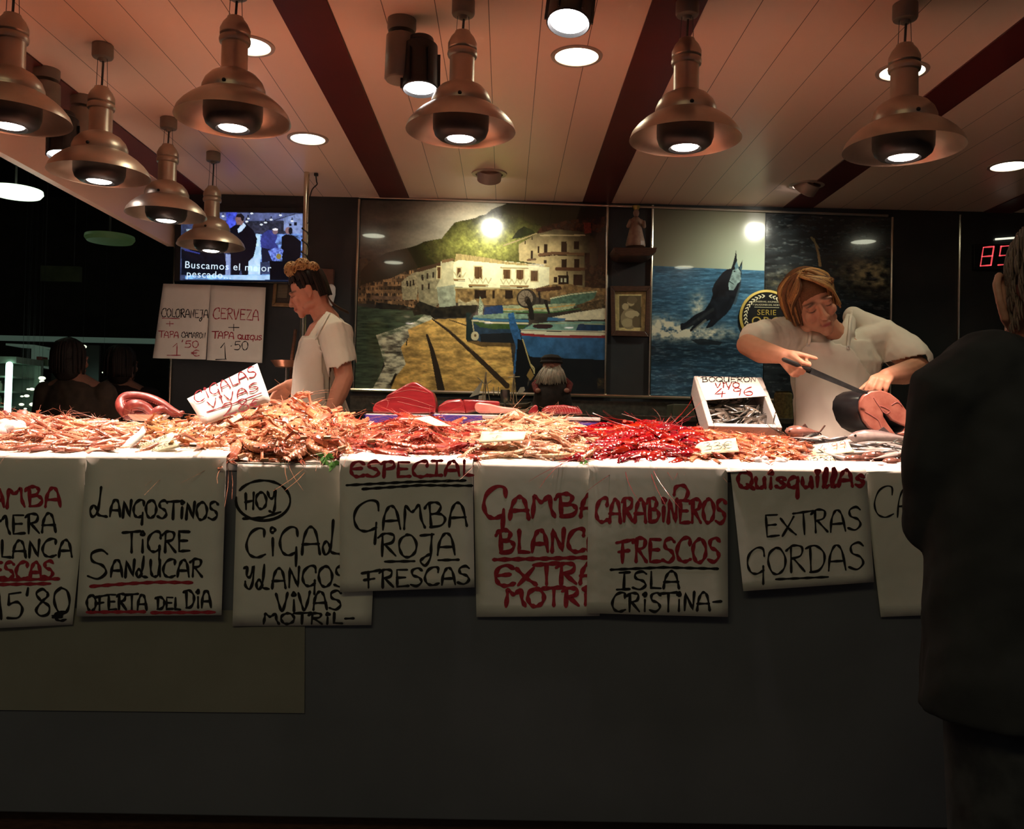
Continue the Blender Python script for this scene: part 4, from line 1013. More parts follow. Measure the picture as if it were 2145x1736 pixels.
# ------------------------------------------------------------------ prawns
def prawn_parts(L, r, curl, cA, cB, cH, leg, stripe=0, ant=1.0, legs=5, flat=.85, seed=0, rost=.12):
    """a prawn lying on its side in the xy plane, tail at -x, head at +x: (body, head, legs and feelers) builders"""
    rng = random.Random(seed)
    def C(s):                                   # centre line, s 0 tail .. 1 head
        a = curl * (s - .5); k = L / max(abs(curl), .05) if abs(curl) > .05 else None
        if k is None: return Vector((L * (s - .5), 0, 0)), Vector((1, 0, 0))
        return Vector((k * math.sin(a), k * (math.cos(curl * .3) - math.cos(a)), 0)), Vector((math.cos(a), math.sin(a), 0))
    up = Vector((0, 0, 1))
    def loft(mb, s0, s1, n, rad, col):
        rs = []; cs = []
        for i in range(n + 1):
            s = s0 + (s1 - s0) * i / n; c, t = C(s); y = up.cross(t); q = rad(s)
            rs.append([c + (y * math.cos(2 * PI * j / 8) + up * math.sin(2 * PI * j / 8) * flat) * q for j in range(8)]); cs.append(col(s))
        mb.rings(rs, cols=cs)
    def mix(a, b, t): return tuple(a[i] * (1 - t) + b[i] * t for i in range(3))
    body = MB(); head = MB(); fine = MB()
    def rb(s): return r * (.32 + .95 * min(1, s / .45) ** .8) * (1 + .07 * math.sin(s * 2 * PI * 11)) * .86
    def cb(s):
        t = .5 + .5 * math.sin(s * 2 * PI * 11 + 1)
        return mix(cA, cB, t if stripe else .25 * t + .3 * s)
    loft(body, .05, .60, 22, rb, cb)
    c, t = C(.06); y = up.cross(t)
    body.col = cB
    for k in (-.7, -.25, .25, .7):              # tail fan
        d = (-t + y * k * .9).normalized(); body.ell(c + d * L * .065, (L * .075, r * .34, r * .12), rot_to(up, d), 6, 4)
    def rh(s): return r * (1.06 if s < .8 else 1.06 * (1 - ((s - .8) / .22) ** 1.7)) * (1 - .1 * abs(s - .72))
    loft(head, .585, .985, 9, lambda s: max(rh(s), r * .12), lambda s: mix(cH, cA, max(0, .5 - (s - .58) * 2)))
    c, t = C(.97); y = up.cross(t); head.col = cH
    head.tube([c - t * L * .06 - y * r * .5, c + t * L * .06 - y * r * .4, c + t * L * (.06 + rost) - y * r * .7], [r * .28, r * .16, r * .03], 5)
    head.col = (.01, .008, .008)
    for sg in (-1, 1): head.ell(c - t * L * .035 + up * sg * r * .5, r * .2, None, 6, 4)
    fine.col = leg
    for k in range(legs):                        # walking legs and swimmerets on the inside of the curve
        for sg in (-1, 1):
            s = .60 + .06 * k; c2, t2 = C(s); y2 = up.cross(t2)
            a = c2 + y2 * r * .7 + up * sg * r * .35; b = a + y2 * r * 1.1 + t2 * r * rng.uniform(-.2, 1.2) + up * sg * r * .4; e = b + y2 * r * .5 + t2 * r * rng.uniform(.3, 1.6)
            fine.tube([a, b, e], [r * .13, r * .09, r * .03], 4)
    for k in range(4):
        s = .2 + .1 * k; c2, t2 = C(s); y2 = up.cross(t2)
        fine.ell(c2 + y2 * r * .95, (r * .5, r * .24, r * .1), rot_to(up, y2), 5, 4)
    c, t = C(.98); y = up.cross(t)
    for sg in (-1, 1):
        if ant:
            d = (t + y * rng.uniform(-.5, .8)).normalized(); sw = rng.uniform(-1, 1)
            pts = [c + d * L * ant * q + y * sw * L * ant * q * q * 1.1 + up * (sg * r * .3 * (1 - q)) for q in (0, .15, .3, .5, .75, 1)]
            fine.tube(pts, [r * .06, r * .05, r * .042, r * .036, r * .03, r * .018], 4)
            fine.tube([c, c + t * L * .12 + up * sg * r * .5, c + t * L * .22 + up * sg * r], [r * .12, r * .08, r * .03], 4)
    return body, head, fine
M['prawn'] = vm('prawn_shell', .28, .45, coat=.18, sss=.0, var=.16, noise=.28, nscale=140, bump=.15)
M['scarlet'] = vm('scarlet_shell', .13, .7, coat=.6, var=.22, noise=.3, nscale=160, bump=.12)
def whole(name, *a, mat='prawn', **k):
    b, h, f = prawn_parts(*a, **k)
    for q in (h, f): b.add(q.v, q.f, q.c)
    return b.build(name, M[mat], at=(0, 0, 0), colattr=True)
def jointed(name, *a, mat='prawn', **k):
    b, h, f = prawn_parts(*a, **k)
    t = thing(name, (0, 0, 0), 'x', 'prawn')
    ch = [b.build('abdomen', M[mat], t, colattr=True), h.build('head', M[mat], t, colattr=True), f.build('feelers', M[mat], t, colattr=True)]
    KIDS[t.name] = ch
    return t
def claws(name, seed, L=.145, r=.0165):
    """langoustine: ribbed abdomen, carapace, two long claws, walking legs"""
    cA, cB, cH, lg = (.54, .27, .14), (.46, .16, .075), (.45, .13, .065), (.50, .22, .12)
    b, h, f = prawn_parts(L, r, [.35, -.5, .9][seed % 3], cA, cB, cH, lg, stripe=1, ant=.9, legs=4, seed=seed)
    t = thing(name, (0, 0, 0), 'x', 'langoustine'); ch = []
    ch.append(b.build('abdomen', M['prawn'], t, colattr=True)); ch.append(h.build('carapace', M['prawn'], t, colattr=True)); ch.append(f.build('walking_legs', M['prawn'], t, colattr=True))
    rng = random.Random(seed + 50); hx = L * .46
    for sg in (-1, 1):
        q = MB(); y = sg * r * .7; sp = sg * rng.uniform(.1, .5); up = rng.uniform(-.01, .02)
        p0 = Vector((hx - L * .12, y, r * .2)); p1 = p0 + Vector((L * .14, sg * r * 1.2, up * .5)); p2 = p1 + Vector((L * .10, sp * .03, up * .5)); p3 = p2 + Vector((L * .09, -sp * .03, -.004)); d = (p3 - p2).normalized(); n = Vector((-d.y, d.x, 0))
        q.tube([p0, p1, p2, p3], [r * .22, r * .30, r * .42, r * .40], 6, cols=[lg, cH, (0.450, 0.171, 0.082), (0.490, 0.284, 0.167)])
        q.tube([p3, p3 + d * L * .08 + n * r * .35, p3 + d * L * .19 + n * r * .1], [r * .26, r * .2, r * .04], 5, cols=[(0.461, 0.124, 0.061)] * 2 + [(0.518, 0.447, 0.379)])
        q.tube([p3, p3 + d * L * .08 - n * r * .35, p3 + d * L * .18 - n * r * .1], [r * .22, r * .17, r * .04], 5, cols=[(0.461, 0.124, 0.061)] * 2 + [(0.518, 0.447, 0.379)])
        ch.append(q.build('claw', M['prawn'], t, colattr=True))
    KIDS[t.name] = ch
    return t
PK = [whole('pink_prawn', .108, .0088, c, (0.461, 0.194, 0.108), (0.495, 0.264, 0.167), (0.403, 0.129, 0.074), (0.450, 0.195, 0.125), ant=.8, seed=i) for i, c in enumerate((.5, -.9, 1.6, .1))]
TG = [whole('tiger_prawn', .13, .0125, c, (0.357, 0.194, 0.066), (0.173, 0.061, 0.018), (0.334, 0.135, 0.046), (0.346, 0.170, 0.077), stripe=1, ant=.7, seed=i + 5) for i, c in enumerate((1.1, -.7, .4))]
LG = [claws('langoustine', i) for i in range(4)]
RD = [jointed('red_prawn', .128, .0125, c, (0.357, 0.071, 0.037), (0.403, 0.117, 0.059), (0.259, 0.017, 0.011), (0.357, 0.051, 0.028), ant=1.1, seed=i + 20) for i, c in enumerate((.6, -1.0, 1.8, -.3))]
WH = [whole('white_prawn', .100, .0096, c, (.53, .31, .19), (.56, .36, .24), (.48, .21, .11), (.52, .27, .16), ant=.9, seed=i + 40) for i, c in enumerate((.4, -.8, 1.5, .9))]
SCP = [jointed('scarlet_prawn', .165, .0185, c, (0.254, 0.003, 0.003), (0.288, 0.005, 0.005), (0.207, 0.001, 0.002), (0.288, 0.005, 0.005), ant=1.3, seed=i + 60, mat='scarlet', rost=.2) for i, c in enumerate((.9, -1.4, 2.2))]
SH = [whole('small_shrimp', .07, .0080, c, (0.414, 0.139, 0.058), (0.450, 0.195, 0.092), (0.380, 0.085, 0.040), (0.403, 0.117, 0.054), ant=1.0, seed=i + 80) for i, c in enumerate((.8, -1.2, .3))]

NP = {}
def strew(protos, n, x0, x1, y0, y1, label, group, cat, yaw=None, lift=(.0, .014), tilt=.25, edge=0, sc=(.88, 1.12), clump=None):
    """lays n copies on the heap; x0..x1 in photo columns, jittered, y0..y1 depth"""
    cols = max(1, int(round(math.sqrt(n * 1.4)))); rows = int(math.ceil(n / cols)); cells = [(i, j) for j in range(rows) for i in range(cols)]
    random.shuffle(cells); cells = cells[:n]
    for i, j in cells:
        pr = random.choice(protos)
        Y = y0 + (y1 - y0) * (j + random.random()) / rows
        px = x0 + (x1 - x0) * (i + random.random()) / cols + random.uniform(-edge, edge)
        X = P(px, 900, Y).x
        if NP.get(pr.name):
            o = copy_tree(pr)
        else:
            o = pr; NP[pr.name] = True
        nrm = hn(X, Y); nrm = (nrm + Vector((random.gauss(0, tilt), random.gauss(0, tilt), 0))).normalized()
        a = random.uniform(0, 2 * PI) if yaw is None else random.gauss(yaw, .5) + (PI if random.random() < .5 else 0)
        R = rot_to(nrm, Vector((math.cos(a), math.sin(a), 0)))
        o.rotation_euler = R.to_euler()
        if random.random() < .4: o.rotation_euler = (R @ Matrix.Rotation(PI, 3, 'X')).to_euler()
        o.location = (X, Y, hz(X, Y) + random.uniform(*lift))
        k = random.uniform(*sc); o.scale = (k, k, k)
        tag(o, label, cat, group)
strew(PK, 210, -90, 320, 2.625, 3.10, 'slender pink prawn lying in the heap at the left end', 'slender pink prawns of the left heap', 'prawn', yaw=.15, edge=12)
strew(TG, 44, 290, 480, 2.66, 3.12, 'brown striped tiger prawn between the pink prawns and the langoustines', 'striped tiger prawns', 'prawn', edge=20)
strew(LG, 120, 385, 745, 2.63, 3.10, 'orange langoustine with long claws in the heap beside the big white price board', 'langoustines of the tall heap', 'langoustine', tilt=.25, lift=(-.004, .016), edge=12)
strew(RD, 150, 705, 1000, 2.63, 3.10, 'red prawn lying in the heap in front of the tuna pieces', 'red prawns of the middle heap', 'prawn', yaw=.3, edge=14, tilt=.2)
strew(WH, 235, 965, 1245, 2.63, 3.10, 'pale whitish prawn in the heap left of the scarlet prawns', 'pale prawns of the white heap', 'prawn', yaw=.1, edge=14)
strew(SCP, 62, 1240, 1455, 2.64, 3.10, 'deep scarlet prawn in the dark red heap', 'scarlet prawns of the dark red heap', 'prawn', yaw=.2, edge=10, tilt=.16)
strew(SH, 210, 1440, 1685, 2.63, 3.08, 'small orange shrimp in the heap below the anchovy box', 'small orange shrimps', 'shrimp', edge=14)

# ------------------------------------------------------------------ fish
def fish_mb(L, h, w, back, side, belly, n=16, fins=True):
    """fish along +x (head at +x), belly to -z; colours by height"""
    mb = MB(); rs = []; cs = []
    prof = [(0, .10), (.06, .16), (.15, .30), (.3, .62), (.45, .88), (.6, 1.0), (.75, .95), (.87, .74), (.95, .45), (1.0, .10)]
    for s, q in prof:
        ring = []
        for j in range(12):
            a = 2 * PI * j / 12; ring.append(((s - .5) * L, math.cos(a) * w / 2 * q, math.sin(a) * h / 2 * q * (1.0 if math.sin(a) > 0 else 1.1)))
        rs.append(ring)
        cs += [back if math.sin(2 * PI * j / 12) > .55 else (side if math.sin(2 * PI * j / 12) > -.3 else belly) for j in range(12)]
    k = len(mb.v); mb.rings(rs); mb.c[k:] = cs
    if fins:
        mb.col = back
        for sg in (-1, 1): mb.prism([(-.49 * L, 0, 0), (-.62 * L, 0, sg * h * .62), (-.66 * L, 0, sg * h * .60), (-.55 * L, 0, sg * h * .06)], (0, w * .08, 0))
        mb.prism([(.02 * L, -w * .02, h * .46), (-.06 * L, -w * .02, h * .70), (-.16 * L, -w * .02, h * .36)], (0, w * .05, 0))
        mb.col = (.01, .01, .01)
        for sg in (-1, 1): mb.ell((.41 * L, sg * w * .30, h * .10), (h * .09, h * .05, h * .09), None, 8, 5)
    return mb
M['fish'] = vm('wet_fish_skin', .22, .7, coat=.3, var=.12, noise=.25, nscale=60)
AN = [fish_mb(.115, .020, .013, (.02, .02, .018), (.085, .07, .055), (.17, .14, .115)).build('anchovy', M['fish'], at=(0, 0, 0), colattr=True)]
SD = [fish_mb(.125, .024, .015, (.03, .028, .028), (.26, .22, .21), (.50, .44, .41)).build('sardine', M['fish'], at=(0, 0, 0), colattr=True)]
def put(o, loc, R, k=1.0):
    o.location = loc; o.rotation_euler = R.to_euler(); o.scale = (k, k, k); return o
for i in range(58):                            # small silver fish at the right end
    o = SD[0] if i == 0 else copy_tree(SD[0])
    Y = random.uniform(2.70, 3.12); px = random.uniform(1610, 1960) if Y > 2.88 else random.uniform(1770, 1960)
    X = P(px, 900, Y).x; a = random.gauss(-.5, .55) + (PI if random.random() < .4 else 0)
    n = (hn(X, Y) + Vector((random.gauss(0, .2), random.gauss(0, .2), 0))).normalized()
    R = rot_to(n, (math.cos(a), math.sin(a), 0)) @ Matrix.Rotation(random.choice((-1, 1)) * 1.4, 3, 'X')
    put(o, (X, Y, hz(X, Y) + random.uniform(.004, .018)), R, random.uniform(.85, 1.15)); tag(o, 'silver sardine lying on the ice at the right end of the counter', 'fish', 'silver sardines at the right end')
def bigfish(name, px0, py0, px1, py1, Y, h, w, cols, label, roll=0.0, back=0.0):
    a = P(px0, py0, Y); b = P(px1, py1, Y + back); d = b - a
    o = fish_mb(d.length * .88, h, w, *cols).build(name, M['fish'], at=(0, 0, 0), colattr=True)
    put(o, (a + b) / 2, rot_to(Vector((0, -.35, 1)), d) @ Matrix.Rotation(roll, 3, 'X')); return tag(o, label, 'fish')
pale = ((.20, .14, .14), (.44, .35, .33), (.54, .45, .42))
bigfish('whole_fish', 1915, 922, 1768, 910, 2.98, .052, .05, pale, 'large pale whole fish lying in front of the tuna steak', .25)
bigfish('whole_fish', 2030, 945, 1895, 938, 2.84, .056, .05, pale, 'pale whole fish cut off by the dark customer at the right end', .2)
bigfish('whole_fish', 2010, 902, 1890, 906, 3.08, .034, .04, ((.10, .07, .05), (.16, .10, .08), (.22, .15, .12)), 'dark brown fish behind the pale whole fish at the right end')
bigfish('brown_fish', 1720, 908, 1640, 899, 3.06, .042, .05, ((.16, .07, .055), (.26, .11, .09), (.30, .14, .11)), 'brown fish head in front of the woman\'s apron')
# white fish lying behind the scarlet heap
bigfish('whole_fish', 1215, 902, 1345, 896, 3.16, .04, .05, ((.34, .2, .17), (.42, .26, .22), (.45, .3, .27)), 'pale pink fish lying behind the scarlet prawns')
M['squid'] = pm('cuttlefish_skin', (.30, .13, .10), (.14, .055, .04), 50, .18, spec=.7, coat=.5, bump=.2)
for i, (x, y, Y, r, a) in enumerate(((1790, 962, 2.70, .036, .3), (1832, 956, 2.74, .040, -.2), (1868, 968, 2.68, .036, .5), (1905, 962, 2.72, .036, 0), (1845, 980, 2.645, .026, .2), (1765, 978, 2.645, .020, .1))):
    p = P(x, y, Y); mb = MB(); R = Matrix.Rotation(a, 3, 'Z')
    mb.ell(p, (r, r * .62, r * .42), R)
    mb.ell(p + R @ Vector((0, 0, -r * .1)), (r * 1.12, r * .8, r * .10), R)
    mb.ell(p + R @ Vector((r * 1.05, -.004, -r * .05)), (r * .38, r * .34, r * .28), R)
    for k in range(6):
        v = R @ Vector((r * 1.3, (k - 2.5) * r * .13, -r * .15)); e = R @ Vector((r * (1.75 + .1 * (k % 2)), (k - 2.5) * r * .26, -r * .28))
        mb.tube([p + v, p + (v + e) / 2 + Vector((0, 0, .004)), p + e], [r * .09, r * .07, r * .02], 5)
    tag(mb.build('cuttlefish', M['squid']), 'wet brown cuttlefish at the front of the right end', 'cuttlefish', 'brown cuttlefish')
M['ice'] = pm('wet_ice', (.80, .72, .72), (.66, .56, .56), 40, .12, spec=.8, coat=.5, bump=.4)
for x, y, Y, w, lab in ((1590, 970, 2.64, .034, 'left one of two whitish ice lumps behind the white tag'), (1635, 968, 2.64, .028, 'right one of two whitish ice lumps, next to the 19\'80 card'), (25, 900, 2.80, .062, 'large lump of crushed ice at the left edge of the counter'), (-20, 912, 2.74, .05, 'lump of crushed ice at the lower left, cut by the photo edge')):
    p = P(x, y, Y); mb = MB(); rg = random.Random(x)
    for k in range(9): mb.ell(p + Vector((rg.uniform(-w, w) * .6, rg.uniform(-w, w) * .4, rg.uniform(-.3, .3) * w)), w * rg.uniform(.28, .46), None, 8, 6)
    mb.ell(p, (w * .8, w * .6, w * .42))
    tag(mb.build('ice_lump', M['ice']), lab, 'ice')
for i in range(14):                             # dark clams behind the ice at the left end
    if i == 0:
        c0 = MB(); c0.ell((0, 0, 0), (.019, .015, .009)); c0.ell((0, -.003, .001), (.0195, .0125, .007)); c0 = c0.build('clam', pm('clam_shell', (.42, .12, .10), (.18, .05, .04), 120, .3, var=.3, spec=.6), at=(0, 0, 0))
    o = c0 if i == 0 else copy_tree(c0)
    Y = random.uniform(3.0, 3.16); X = P(random.uniform(-30, 85), 880, Y).x
    put(o, (X, Y, hz(X, Y) + random.uniform(.005, .022)), Matrix.Rotation(random.uniform(0, 6), 3, 'Z') @ Matrix.Rotation(random.gauss(0, .6), 3, 'X'), random.uniform(.8, 1.3)); tag(o, 'dark reddish clam at the back of the left end', 'clam', 'dark clams at the left end')

# ------------------------------------------------------------------ octopus on a plate
M['octo'] = pm('octopus_skin', (.22, .040, .032), (.13, .022, .018), 40, .36, spec=.5, coat=.12, bump=.15)
yo = 3.30
pp = P(311, 874, yo)
o = MB().lathe([(.030, 0), (.052, .002), (.074, .020), (.076, .024), (.072, .022), (.050, .006), (.002, .005)], 36, pp - Vector((0, 0, .014))).build('plate', M['white']); tag(o, 'white plate under the octopus', 'plate')
mb = MB(); k = yo / FPX
def tent(pts, r):
    q = [P(x, y, yo + dy) for x, y, dy in pts]; q = [Vector(v) for v in catmull([tuple(v) for v in q], 6)]
    n = len(q); rr = [r[0] + (r[1] - r[0]) * i / (n - 1) for i in range(n)]
    mb.tube(q, rr, 10, rnd=True)
    for i in range(1, n - 1, 1):
        t = (q[i + 1] - q[i - 1]).normalized(); nn = Vector((0, -1, 0)).cross(t)
        for s in (-1, 1): mb.ell(q[i] + (nn * .8 * -1 + Vector((0, -.55 * s, 0))).normalized() * rr[i] * .93, rr[i] * .27, None, 7, 5)
_ = 0
tent([(268, 866, -.02), (257, 856, -.02), (254, 842, 0), (264, 831, .01), (286, 829, .01), (312, 833, .0), (338, 843, -.01), (360, 858, -.02), (378, 868, -.02)], (.024, .010))
tent([(270, 862, -.03), (276, 850, -.04), (290, 848, -.04), (306, 853, -.03), (318, 864, -.03), (330, 868, -.03)], (.024, .014))
tent([(322, 866, -.03), (334, 858, -.03), (348, 858, -.02), (366, 868, -.02), (382, 864, -.02)], (.018, .008))
mb.ell(P(292, 866, yo), (.055, .035, .014)); mb.ell(P(280, 850, yo + .01), (.038, .02, .026)); mb.ell(P(312, 850, yo + .015), (.035, .014, .016)); tag(mb.build('octopus', M['octo']), 'cooked red octopus curled on a white plate', 'octopus')

# ------------------------------------------------------------------ blue boxes, tuna and other cuts behind the heaps
M['blue'] = pm('blue_carton', (.055, .035, .26), (.045, .028, .21), 8, .5); M['foam'] = pm('white_foam', (.44, .405, .375), (.40, .365, .34), 90, .6, bump=.06)
M['tuna'] = pm('raw_tuna', (.27, .018, .022), (.18, .009, .013), 22, .28, spec=.6, coat=.25, stretch=(.5, 1, 2.5)); M['tuna_pale'] = pm('pale_fish_flesh', (.66, .30, .24), (.52, .17, .14), 20, .3, spec=.6, coat=.25)
M['fat'] = pm('fat_line', (.46, .15, .13), None, 30, .35); M['skin_dark'] = pm('dark_fish_skin', (.02, .02, .022), (.012, .012, .014), 30, .3, coat=.3)
def tray(name, x0, x1, yt, yb, Yf, dep, mat, label, rim=None):
    a, b = P(x0, yt, Yf), P(x1, yb, Yf); z1, z0 = a.z, b.z
    t = thing(name, ((a.x + b.x) / 2, Yf + dep / 2, z0), label, 'box'); th = .008
    mb = MB(); mb.bb((a.x, Yf, z0), (b.x, Yf + dep, z0 + th))
    mb.bb((a.x, Yf, z0), (b.x, Yf + th, z1)).bb((a.x, Yf + dep - th, z0), (b.x, Yf + dep, z1)).bb((a.x, Yf, z0), (a.x + th, Yf + dep, z1)).bb((b.x - th, Yf, z0), (b.x, Yf + dep, z1))
    mb.build('carton', M[mat], t, smooth=False, bevel=.002)
    if rim:
        MB().bb((a.x + th, Yf + th, z0 + th), (b.x - th, Yf + dep - th, z1 + .004)).build('lining_paper', M['paper'], t, smooth=False)
    return t
tray('fish_box', 762, 902, 868, 905, 3.36, .22, 'blue', 'blue carton under the biggest piece of tuna', True)
tray('fish_box', 905, 1046, 868, 905, 3.36, .22, 'blue', 'blue carton under the pale fish piece, right of the big tuna', True)
a = P(1010, 869, 3.34); b = P(1258, 882, 3.34)
o = MB().bb((a.x, 3.34, b.z), (b.x, 3.56, a.z)).build('foam_tray', M['foam'], smooth=False, bevel=.003); tag(o, 'white foam tray under the right tuna piece', 'tray')
o = MB().bb((a.x + .12, 3.345, b.z - .04), (b.x - .004, 3.55, b.z)).build('fish_box', M['blue'], smooth=False, bevel=.003); tag(o, 'blue carton under the white foam lid', 'box')
o = MB().bb((P(770, 900, 3.4).x, 3.33, CT - .004), (P(1250, 900, 3.4).x, 3.458, b.z - .042)).build('counter_riser', M['black'], smooth=False); tag(o, 'long black riser at the back of the counter carrying the blue cartons', 'riser')
def cut(name, s, Y, dep, mat, label, cat='fish', lines=(), bev=.010):
    pts = [(760 + x / 4.125, 780 + y / 4.125) for x, y in zpts(s)]
    f = [P(x, y, Y) for x, y in pts]
    o = MB().prism(f, (0, dep, 0)).build(name, M[mat], bevel=bev, smooth=True); tag(o, label, cat)
    o.modifiers['bevel'].segments = 3; o.modifiers['bevel'].limit_method = 'NONE' if False else 'ANGLE'
    if lines:
        mb = MB()
        for ln in lines:
            q = [P(760 + x / 4.125, 780 + y / 4.125, Y - .0005) for x, y in zpts(ln)]
            mb.tube([Vector(v) for v in catmull([tuple(v) for v in q])], .0007, 5)
        mb.build('fat_line', M['fat'], o)
    return o
cut('tuna_piece', "85,345 82,310 110,265 155,240 200,222 210,196 260,165 340,122 375,102 430,82 470,86 540,132 600,170 618,215 632,300 625,352 400,356", 3.38, .13, 'tuna', 'biggest dark red piece of tuna standing in the blue carton',
    lines=("205,205 300,170 430,150 560,175", "200,225 340,215 480,250 620,300", "110,270 190,240 230,245", "205,230 220,265 205,305", "300,250 420,280 600,320", "340,125 420,120 520,140"))
cut('tuna_piece', "640,352 650,292 720,238 850,226 868,250 890,352", 3.40, .10, 'tuna', 'smaller red tuna block beside the pale fish piece', lines=("660,290 760,255 860,255",))
cut('fish_piece', "862,232 1010,236 1180,248 1190,278 1150,300 900,352 880,352", 3.43, .08, 'tuna', 'flat brownish red fish slice behind the pale piece')
cut('fish_piece', "966,300 972,268 1000,256 1100,270 1200,294 1330,310 1400,352 1010,352 975,335", 3.375, .07, 'tuna_pale', 'pale pink fish piece in the middle of the blue carton', bev=.012)
cut('fish_piece', "1425,352 1460,300 1492,276 1512,292 1514,352", 3.42, .04, 'tuna', 'small red fish wedge left of the ridged tuna', bev=.004)
cut('tuna_piece', "1540,328 1590,286 1660,282 1740,278 1850,298 1888,326 1905,360 1620,360 1560,345", 3.42, .09, 'tuna', 'ridged red tuna piece on the white foam lid',
    lines=tuple("%d,%d %d,%d %d,%d" % (x, 290, x + 22, 315, x + 34, 352) for x in range(1610, 1870, 22)))
c = [RP(x, y, P(1080, 866, 3.35), Vector((0, -.75, .65))) for x, y in ((1050, 870), (1082, 858), (1110, 870), (1058, 872))]
o = MB().prism(c, (0, .0015, 0)).build('price_card', M['card'], smooth=False); tag(o, 'bluish white card leaning by the pale fish piece', 'card')

# ------------------------------------------------------------------ styrofoam box of anchovies
v = Vector((0, .26, .194)).normalized(); u = Vector((1, 0, 0)); nb = u.cross(v); RBX = Matrix((u, v, nb)).transposed()
near = P(1568, 893, 3.12); far = P(1519, 789, 3.38); ctr = (near + far) / 2; Lb = (far - near).length; Wb = .262; D = .10; T = .02
bx = thing('foam_box', ctr - nb * D, 'tilted white foam box of anchovies with a handwritten price label', 'box')
def bbx(mb, c, d): mb.box(ctr + RBX @ Vector(c), d, RBX)
mb = MB(); bbx(mb, (0, 0, -D + T / 2), (Wb, Lb, T))
for s in (-1, 1): bbx(mb, (s * (Wb / 2 - T / 2), 0, -D / 2), (T, Lb, D)); bbx(mb, (0, s * (Lb / 2 - T / 2), -D / 2), (Wb - 2 * T, T, D))
mb.build('foam_shell', M['foam'], bx, smooth=False, bevel=.003)
for s in (-1, 1): MB().bb((ctr.x + s * .09 - .01, 3.30, CT), (ctr.x + s * .09 + .01, 3.36, ctr.z - .055)).build('prop', M['foam'], bx, smooth=False)
pl0 = ctr + nb * .003
lab = [RP(x, y, pl0, nb) for x, y in ((1459, 790), (1585, 791), (1606, 829), (1478, 838))]
M['label_paper'] = M['paper']
o = MB().prism(lab, nb * -.002).build('price_label', M['paper'], bx, smooth=False)
for nm, col, st, w in (('black_lettering', 'ink_black', word('BOQUERON', 1470, 800, 1584, 800, 10), 2.6), ('red_lettering', 'ink_dark_red', word('ViVO', 1498, 812, 1549, 812, 10) + word("4'96", 1497, 832, 1578, 828, 17), 3.0)):
    mb = MB(); ink(mb, st, w, lambda a, b: RP(a, b, pl0, nb) + nb * .001); mb.build(nm, M[col], o, smooth='all', fix=False)
for i in range(64):
    o = AN[0] if i == 0 else copy_tree(AN[0])
    a = random.gauss(.35, .75) + (PI if random.random() < .5 else 0)
    loc = ctr + RBX @ Vector((random.uniform(-.075, .075), random.uniform(-.105, .05), -.062 + random.uniform(0, .034)))
    R = RBX @ rot_to((random.gauss(0, .25), random.gauss(0, .25), 1), (math.cos(a), math.sin(a), 0)) @ Matrix.Rotation(random.choice((-1, 1)) * random.uniform(.6, 1.6), 3, 'X')
    put(o, loc, R, random.uniform(.75, .98)); tag(o, 'small anchovy lying in the white foam box', 'fish', 'anchovies in the foam box')
def lone(x0, y0, x1, y1, Y0_, Y1_, label):
    o = copy_tree(AN[0]); a, b = P(x0, y0, Y0_), P(x1, y1, Y1_)
    put(o, (a + b) / 2, rot_to(Vector((0, -1, .4)), b - a), (b - a).length / .13); o.pop('group', None) if hasattr(o, 'pop') else None
    tag(o, label, 'fish')
    if 'group' in o.keys(): del o['group']
lone(1617, 893, 1627, 858, 3.11, 3.11, 'single anchovy standing upright in the right corner of the foam box')
lone(1608, 895, 1658, 915, 3.09, 3.05, 'single anchovy sliding over the lower right corner of the foam box')

# ------------------------------------------------------------------ price cards stuck in the heaps
def pcard(label, corners, Yb, Yt, words, mat='card', curl=0.0, name='price_card'):
    tl, tr, br, bl = corners
    c = [P(*tl, Yt), P(*tr, Yt), P(*br, Yb), P(*bl, Yb)]
    n = (c[1] - c[0]).cross(c[3] - c[0]); n = (n + (c[1] - c[2]).cross(c[3] - c[2]) * -1).normalized()
    if n.y > 0: n = -n
    g = []
    for j in range(5):
        row = []
        for i in range(13):
            uu, vv = i / 12, j / 4
            p = (c[0] * (1 - uu) + c[1] * uu) * (1 - vv) + (c[3] * (1 - uu) + c[2] * uu) * vv
            b = max(0, .22 - uu) * curl; p = p - n * (b * .16) + (c[1] - c[0]) * (b * b * 1.2) - n * (.004 * math.sin(vv * PI) * (1 if curl else 0))
            row.append(p)
        g.append(row)
    o = MB().grid(g).build(name, M[mat], smooth='all', solid=.0012, fix=False); tag(o, label, 'card')
    p0 = sum(c, Vector()) / 4
    for nm, col, st, w in words:
        mb = MB(); ink(mb, st, w, lambda a, b: RP(a, b, p0, n) + n * (.0035 if not curl else .0055)); mb.build(nm, M[col], o, smooth='all', fix=False)
    return o
pcard('big white price board leaning over the langoustines, red Cigalas Vivas 28', ((392, 835), (539, 761), (567, 840), (427, 891)), 2.86, 2.93,
      [('red_lettering', 'ink_dark_red', word('CiGALAS', 412, 845, 540, 786, 21) + word('ViVAS', 440, 856, 544, 815, 15) + [[(434, 864), (490, 846), (548, 824)]] + word('28', 470, 873, 526, 857, 25) + word('€', 529, 857, 547, 851, 17), 3.4)], 'white')
pcard('tilted cream price card at the front between pink prawns and langoustines', ((268, 940), (362, 905), (377, 936), (283, 959)), 2.61, 2.67,
      [('black_lettering', 'ink_black', word('SANLUCAR', 288, 940, 352, 918, 6) + word('25€', 318, 948, 358, 934, 10), 1.3)])
pcard('cream price card lying flat on the red prawns', ((868, 876), (900, 871), (946, 893), (912, 892)), 2.80, 2.90, [('black_lettering', 'ink_black', word("'.'", 906, 889, 930, 889, 5), 1.1)])
